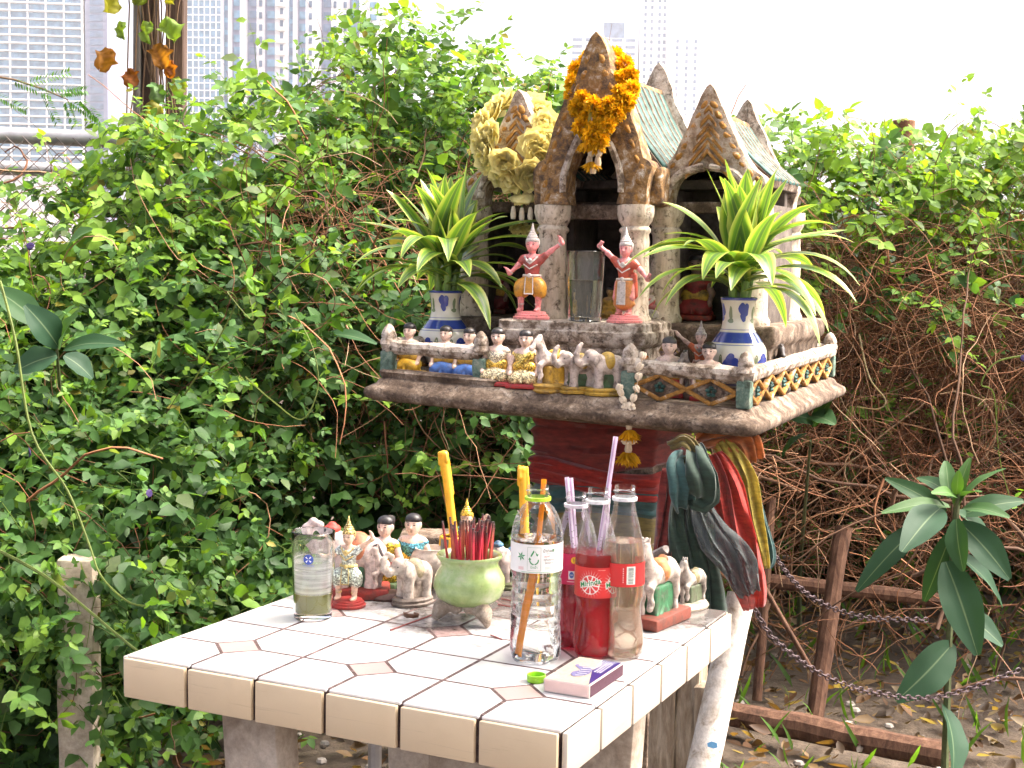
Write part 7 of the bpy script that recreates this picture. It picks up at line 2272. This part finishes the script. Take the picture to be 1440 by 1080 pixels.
def ribbon(root, name, m, pix, width, fold=.25, nf=3, seed=0):
    """cloth tail: pix = list of (x, y, depth); width(s) in metres"""
    rs = random.Random(seed)
    W_ = [at_depth(*p) for p in pix]
    fine = []
    for i in range(len(W_) - 1):
        p0 = W_[max(i - 1, 0)]; p1 = W_[i]; p2 = W_[i + 1]; p3 = W_[min(i + 2, len(W_) - 1)]
        for s in np.linspace(0, 1, 7)[:-1]: fine.append(.5 * ((2 * p1) + (-p0 + p2) * s + (2 * p0 - 5 * p1 + 4 * p2 - p3) * s ** 2 + (-p0 + 3 * p1 - 3 * p2 + p3) * s ** 3))
    fine.append(W_[-1]); n = len(fine); k = 14
    base = np.array(root.location); vs = []; fs = []
    ph = rs.uniform(0, 6)
    for i, p in enumerate(fine):
        tg = fine[min(i + 1, n - 1)] - fine[max(i - 1, 0)]; tg /= np.linalg.norm(tg)
        sd = np.cross(tg, FWD); sd /= np.linalg.norm(sd); nn_ = np.cross(sd, tg)
        w = np.interp(i / (n - 1), np.linspace(0, 1, len(width)), width)
        for j in range(k + 1):
            c = 2 * j / k - 1
            amp = fold * .35 * (1 + .5 * math.sin(5 * i / n + ph) + .4 * math.sin(9 * c + ph))
            q = p + sd * (c + .10 * math.sin(7 * c + 6 * i / n + ph)) * w / 2 + nn_ * w * amp * math.sin(nf * 3.14 * (c + .18 * math.sin(4 * i / n + ph)) + ph + 1.6 * i / n) + sd * .004 * math.sin(9 * i / n + ph) - base
            vs.append(q)
    for i in range(n - 1):
        for j in range(k): fs.append((i * (k + 1) + j, i * (k + 1) + j + 1, (i + 1) * (k + 1) + j + 1, (i + 1) * (k + 1) + j))
    g = MB(); g.add(vs, fs); o = g.build(name, m, root, fix=False, angle=80)
    sm = o.modifiers.new('thickness', 'SOLIDIFY'); sm.thickness = .0012
    return o
KD = 2.46
def sash(name, label, m, pix, width, fold=.25, nf=3, seed=0):
    r = thing('draped_scarf', label, 'cloth', at_depth(*pix[0]))
    ribbon(r, 'scarf_tail', m, pix, width, fold, nf, seed); return r
sash('s', 'long red net sash falling to the white pole', C_RED, [(1000, 640, KD - .01), (1022, 690, KD - .02), (1040, 760, KD - .02), (1050, 815, KD - .01), (1060, 856, KD)], [.03, .06, .075, .06, .035], .35, 4, 1)
sash('s', 'yellow net sash hanging at the outer edge of the knot', C_YEL, [(1015, 620, KD + .03), (1042, 680, KD + .03), (1062, 750, KD + .03), (1066, 800, KD + .03)], [.03, .05, .048, .035], .3, 3, 2)
sash('s', 'teal edged sash behind the yellow one', C_TEAL, [(1030, 610, KD + .06), (1058, 690, KD + .06), (1076, 770, KD + .06), (1078, 800, KD + .06)], [.02, .035, .03, .02], .3, 2, 3)
sash('s', 'dark grey green sash hanging straight from the knot', C_GRN, [(965, 650, KD - .015), (968, 720, KD - .02), (975, 790, KD - .01), (985, 870, KD)], [.04, .06, .075, .09], .3, 4, 4)
sash('s', 'grey net sash drawn slantwise over the red one', C_GREY, [(985, 700, KD - .03), (1010, 760, KD - .04), (1040, 800, KD - .04), (1056, 835, KD - .03)], [.03, .06, .06, .04], .3, 4, 5)
sash('s', 'dull red sash between the knot and the pedestal', C_MAR, [(948, 660, KD + .0), (940, 720, KD), (938, 790, KD), (940, 850, KD + .02)], [.03, .045, .05, .05], .35, 3, 6)
sash('s', 'orange cloth end flaring above the knot', C_ORG, [(985, 625, KD + .02), (1005, 612, KD + .03), (1040, 618, KD + .03), (1062, 650, KD + .04)], [.03, .05, .055, .04], .4, 3, 7)
kn = thing('cloth_knot', 'dark green knotted cloth loops beside the pedestal', 'cloth', at_depth(975, 650, KD - .02))
ribbon(kn, 'loop', C_GRN, [(972, 628, KD - .02), (980, 640, KD - .06), (990, 668, KD - .075), (988, 700, KD - .06), (978, 690, KD - .035)], [.025, .04, .055, .05, .03], .35, 2, 8)
ribbon(kn, 'loop', C_TEAL, [(962, 640, KD - .02), (955, 655, KD - .055), (958, 690, KD - .065), (966, 712, KD - .04)], [.02, .035, .045, .035], .35, 2, 9)
ribbon(kn, 'loop', C_OLV, [(940, 625, KD - .02), (960, 618, KD - .04), (975, 640, KD - .04), (960, 655, KD - .03)], [.016, .022, .02, .016], .5, 2, 10)

# ================================================================== POLES, RAILS, CHAINS
M_POLE = m_weather('whitewashed_pole', None, [(.30, (.20, .15, .10)), (.40, (.50, .44, .37)), (.5, (.66, .62, .56)), (.7, (.70, .67, .62))], 24, .7, .3, (60, .64, .72, (.22, .15, .1)))
def ground_line(top, low):
    d = low - top; s = (0 - .02 - top[2]) / d[2]; return top + d * s
top = at_depth(1043, 836, 2.55); low = at_depth(988, 1080, 2.50); foot = ground_line(top, low)
wp = thing('white_pole', 'leaning whitewashed pole with a blue paint fleck behind the table corner', 'pole', foot)
g = MB(); g.tube([(top - foot) * s for s in np.linspace(0, 1, 12)], [.033 - .008 * s for s in np.linspace(0, 1, 12)], 20); me = g.mesh('shaft'); jitter(me, .0015, 14); obj('shaft', me, wp, M_POLE)
p = low + (top - low) * .13; dirc = norm((CAM - p)[None])[0]
g = MB(); q = p + dirc * .0315 - foot + RGT * .008
g.add([q + RGT * a * .009 + np.array([0, 0, b * .007]) for a, b in ((-1, .5), (-.2, 1), (.9, .6), (1.1, -.6), (.2, -.9), (-.9, -.4))], [(0, 1, 2, 3, 4, 5)], (.12, .32, .55)); o = g.build('paint_fleck', M_PRINT, wp, fix=False)
# stump of rough timber and concrete under the table edge
st = at_depth(955, 1060, 2.72); st[2] = 0
stump = thing('timber_stump', 'rough split timber stump standing under the table', 'stump', st)
for k, (dx, dy, w_, h_) in enumerate(((-.03, 0, .05, .58), (.02, .01, .045, .62), (.055, -.01, .03, .46))):
    me = subdiv_box_mesh((w_, .05, h_), 4, .006, 'plank'); jitter(me, .009, 16, k)
    obj('plank', me, stump, m_weather('split_wood%d' % k, None, [(.3, (.14, .10, .07)), (.5, (.30, .24, .17)), (.7, (.46, .40, .31))], (50, 50, 8), .9, .7), (dx, dy, h_ / 2))
# pale concrete post half swallowed by vines
cpz = at_depth(112, 950, 3.26); cpz[2] = 0
cpost = thing('concrete_post', 'pale concrete post half swallowed by the vines', 'post', cpz)
me = subdiv_box_mesh((.08, .08, .56), 4, .006, 'shaft'); jitter(me, .004, 12); obj('shaft', me, cpost, M_CONC, (0, 0, .28), (0, 0, .5))
blk = at_depth(600, 745, 3.6); bz = blk[2]; blk[2] = 0
bl = thing('concrete_block_post', 'grey square concrete post standing in the shade behind the candles', 'post', blk)
me = subdiv_box_mesh((.13, .12, .56), 4, .008, 'shaft'); jitter(me, .005, 12); obj('shaft', me, bl, M_GRIMY, (0, 0, .28), (0, 0, .45))
# timber prop, boards and bottom log on the right
M_REDW = m_weather('red_timber', None, [(.3, (.045, .024, .016)), (.5, (.10, .052, .032)), (.7, (.18, .10, .065))], (40, 40, 8), .9, .5)
def timber(name, label, a, b, r, cat='timber', m=M_REDW, n=10):
    a = np.array(a); b = np.array(b)
    t_ = thing(name, label, cat, a)
    g = MB(); g.tube([(b - a) * s for s in np.linspace(0, 1, 10)], r, n); me = g.mesh('log'); jitter(me, r * .25, 9, r * 99); obj('log', me, t_, m)
    return t_
b = at_z(1145, 1012, .0); dpt = float((b - CAM) @ CF)
timber('timber_prop', 'slanting red brown timber prop under the dry tangle', b, at_depth(1186, 740, dpt + .1), .024, 'prop')
b = at_z(1065, 985, .0); dq = float((b - CAM) @ CF)
timber('timber_prop', 'forked grey brown branch prop near the white pole', b, at_depth(1085, 700, dq + .1), .014, 'prop')
timber('fence_board', 'weathered horizontal rail crossing behind the chains', at_depth(1040, 812, dpt + .25), at_depth(1330, 845, dpt + .25), .022, 'rail')
timber('fallen_log', 'long dark log lying along the ground under the tangle', at_z(1028, 1005, .03), at_z(1330, 1062, .03), .034, 'log')
timber('thin_branch', 'thin arching branch hanging in the dark under the tangle', at_depth(1060, 800, 3.3), at_depth(1140, 940, 3.35), .006, 'branch')
lm = MB(); ring = [(.0085 * math.cos(a), .0055 * math.sin(a), 0) for a in np.linspace(0, 6.2832, 13)]
lm.tube(ring, .0016, 6, cap=False); link = lm.mesh('chain_link', fix=False)
M_CHAIN = m_plain('dark_rusty_iron', (.075, .05, .055), .6, .5, 120, .2, Metallic=.4)
def chain(label, pix):
    P = [at_depth(*p) for p in pix]; fine = []
    for i in range(len(P) - 1):
        p0 = P[max(i - 1, 0)]; p1 = P[i]; p2 = P[i + 1]; p3 = P[min(i + 2, len(P) - 1)]
        for s in np.linspace(0, 1, 30)[:-1]: fine.append(.5 * ((2 * p1) + (-p0 + p2) * s + (2 * p0 - 5 * p1 + 4 * p2 - p3) * s ** 2 + (-p0 + 3 * p1 - 3 * p2 + p3) * s ** 3))
    F_ = np.array(fine); s = np.concatenate([[0], np.cumsum(np.linalg.norm(np.diff(F_, axis=0), axis=1))])
    n = int(s[-1] / .0135); q = np.linspace(0, s[-1], n)
    C_ = np.stack([np.interp(q, s, F_[:, i]) for i in range(3)], 1)
    root = thing('iron_chain', label, 'chain', C_[0])
    for i in range(n - 1):
        d = Vector(C_[i + 1] - C_[i]); o = obj('chain_link', link, root, M_CHAIN, C_[i] - C_[0])
        o.rotation_mode = 'QUATERNION'; o.rotation_quaternion = d.to_track_quat('X', 'Z') @ Euler((R_(90 * (i % 2)), 0, 0)).to_quaternion()
chain('upper rusty chain sagging from the sash knot to the broad leaves', [(1080, 765, 2.75), (1110, 810, 2.85), (1150, 845, 2.95), (1215, 868, 3.05), (1310, 872, 3.15)])
chain('lower rusty chain looping from the white pole into the dark', [(1062, 858, 2.6), (1090, 900, 2.65), (1150, 945, 2.75), (1220, 972, 2.85), (1320, 980, 2.95), (1440, 940, 3.05)])

# ================================================================== BROAD LEAVED PLANTS
t = NT('broad_leaf'); w = t.n('ShaderNodeSeparateColor'); t.l(t.attr(), w.inputs[0])
col = t.mix(w.outputs[1], (.022, .058, .030), (.085, .18, .032))
col = t.mix(t.ramp(w.outputs[0], [(.0, .65), (.07, .0)]), col, (.16, .22, .12))
p_ = t.bsdf(col, .55, t.bump(t.noise(60, 3), .1, .002), Specular_IOR_Level=.18); tr = t.n('ShaderNodeBsdfTranslucent'); t.l(t.mix(1.0, col, (1.3, 1.4, .4), 'MULTIPLY'), tr.inputs[0])
M_BROAD = t.done(mixsh(t, .25, p_, tr))
def broad_leaf(root, p0, p1, W, tone, sag=.12, face_=None):
    base = np.array(root.location); p0 = np.array(p0) - base; p1 = np.array(p1) - base
    d = p1 - p0; L_ = np.linalg.norm(d); d /= L_
    nrm = np.array([0, 0, 1.0]) * .8 - FWD * .5 + (face_ if face_ is not None else RNG.normal(0, .25, 3))
    s = norm(np.cross(d, nrm)[None])[0]; nrm = np.cross(s, d)
    n = 10; vs = []; cs = []; fs = []
    for i in range(n + 1):
        f = i / n
        w_ = W * .5 * (math.sin(math.pi * min(1, f * .92 + .04)) ** .8) * (1.12 - .35 * f) + .001
        c = p0 + d * L_ * f + nrm * L_ * sag * (math.sin(math.pi * f) * .6) - np.array([0, 0, 1.0]) * L_ * .10 * f * f * (1 - f * .5)
        for k in (-1, -.5, 0, .5, 1):
            wave = .05 * math.sin(f * 16 + k) * abs(k)
            vs.append(c + s * w_ * k + nrm * w_ * (abs(k) * .28 + wave)); cs.append((abs(k), tone, 0))
    for i in range(n):
        for k in range(4): fs.append((i * 5 + k, i * 5 + k + 1, (i + 1) * 5 + k + 1, (i + 1) * 5 + k))
    g = MB(); g.add(vs, fs); g.c = cs
    return obj('leaf', g.mesh('leaf', fix=False, angle=80), root, M_BROAD)
def broad_plant(label, foot_px, dep, stem_px, leaves, back=0.0):
    f = at_depth(*foot_px, dep + back); f[2] = 0
    r = thing('broad_leaved_plant', label, 'plant', f)
    m_ = len(stem_px); sp = [f] + [at_depth(x, y, dep + back * (1 - ((i + 1) / m_) ** 3)) for i, (x, y) in enumerate(stem_px)]
    g = MB(); g.tube([q - f for q in sp], [.009] + [.007] * (len(sp) - 2) + [.003], 7, col=(.09, .11, .05)); g.build('stem', M_TWIG, r, fix=False)
    for (x0, y0, x1, y1, d0, d1, W, tone) in leaves: broad_leaf(r, at_depth(x0, y0, dep + d0), at_depth(x1, y1, dep + d1), W, tone)
    return r
D3 = 3.0
broad_plant('broad leaved shrub with glossy drooping leaves at the edge of the dark hollow', (1330, 1080), D3, [(1335, 900), (1340, 780), (1345, 715), (1350, 690)],
    [(1322, 715, 1268, 770, -.02, -.14, .075, .0), (1300, 735, 1205, 825, .0, -.04, .055, .0), (1330, 720, 1245, 668, .02, .06, .04, .1), (1345, 715, 1365, 640, 0, .03, .035, .45), (1350, 705, 1415, 655, 0, 0, .035, .35), (1340, 700, 1290, 668, 0, .1, .04, .1), (1355, 715, 1420, 725, 0, -.06, .04, .3), (1350, 735, 1420, 810, -.02, -.06, .07, .0), (1330, 790, 1375, 915, -.01, -.08, .085, .02),
     (1335, 700, 1330, 645, 0, .06, .035, .3), (1345, 695, 1348, 660, 0, -.02, .025, .8), (1352, 700, 1380, 690, 0, -.06, .03, .5), (1335, 712, 1240, 716, .03, -.03, .035, .4), (1345, 720, 1400, 770, .03, .1, .05, .05), (1340, 745, 1300, 840, .04, .1, .05, .0), (1345, 780, 1410, 850, .04, .1, .06, .0), (1340, 905, 1260, 980, .0, -.05, .085, .02), (1345, 860, 1410, 905, .02, .0, .06, .0), (1325, 990, 1340, 1090, .0, -.1, .09, .0), (1345, 700, 1310, 690, 0, -.08, .03, .6), (1350, 725, 1440, 700, .05, .05, .05, .1), (1345, 730, 1355, 800, -.05, -.1, .05, .1)])
broad_plant('big leaved plant with crinkled leaves half buried in the vines', (80, 1000), 3.28, [(85, 800), (88, 600), (80, 490)],
    [(82, 488, 35, 425, 0, -.05, .075, .0), (85, 490, 110, 440, 0, -.05, .065, .5), (90, 492, 175, 480, -.02, -.08, .05, .1), (80, 500, 20, 520, 0, -.02, .07, .05), (90, 500, 130, 530, 0, .02, .06, .0), (60, 460, -10, 400, .0, .0, .07, .2), (95, 350, 130, 320, .3, .25, .06, .5)], .6)
broad_plant('pair of bright upright leaves beside the railing end of the platform', (450, 1000), 3.92, [(452, 800), (455, 600), (452, 480)],
    [(452, 470, 500, 425, 0, -.08, .075, .75), (450, 465, 432, 430, 0, -.03, .05, .45), (455, 472, 530, 480, 0, -.05, .05, .15), (450, 480, 405, 470, .02, .0, .05, .1)], .6)
broad_plant('dark broad leaf plant below the platform corner', (1120, 1000), 3.2, [(1125, 800), (1140, 620)], [(1140, 585, 1175, 595, 0, -.05, .06, .2), (1140, 590, 1105, 585, 0, -.05, .06, .1), (1135, 610, 1100, 640, 0, .0, .05, .1), (1145, 600, 1170, 560, 0, 0, .04, .3)], 1.6)
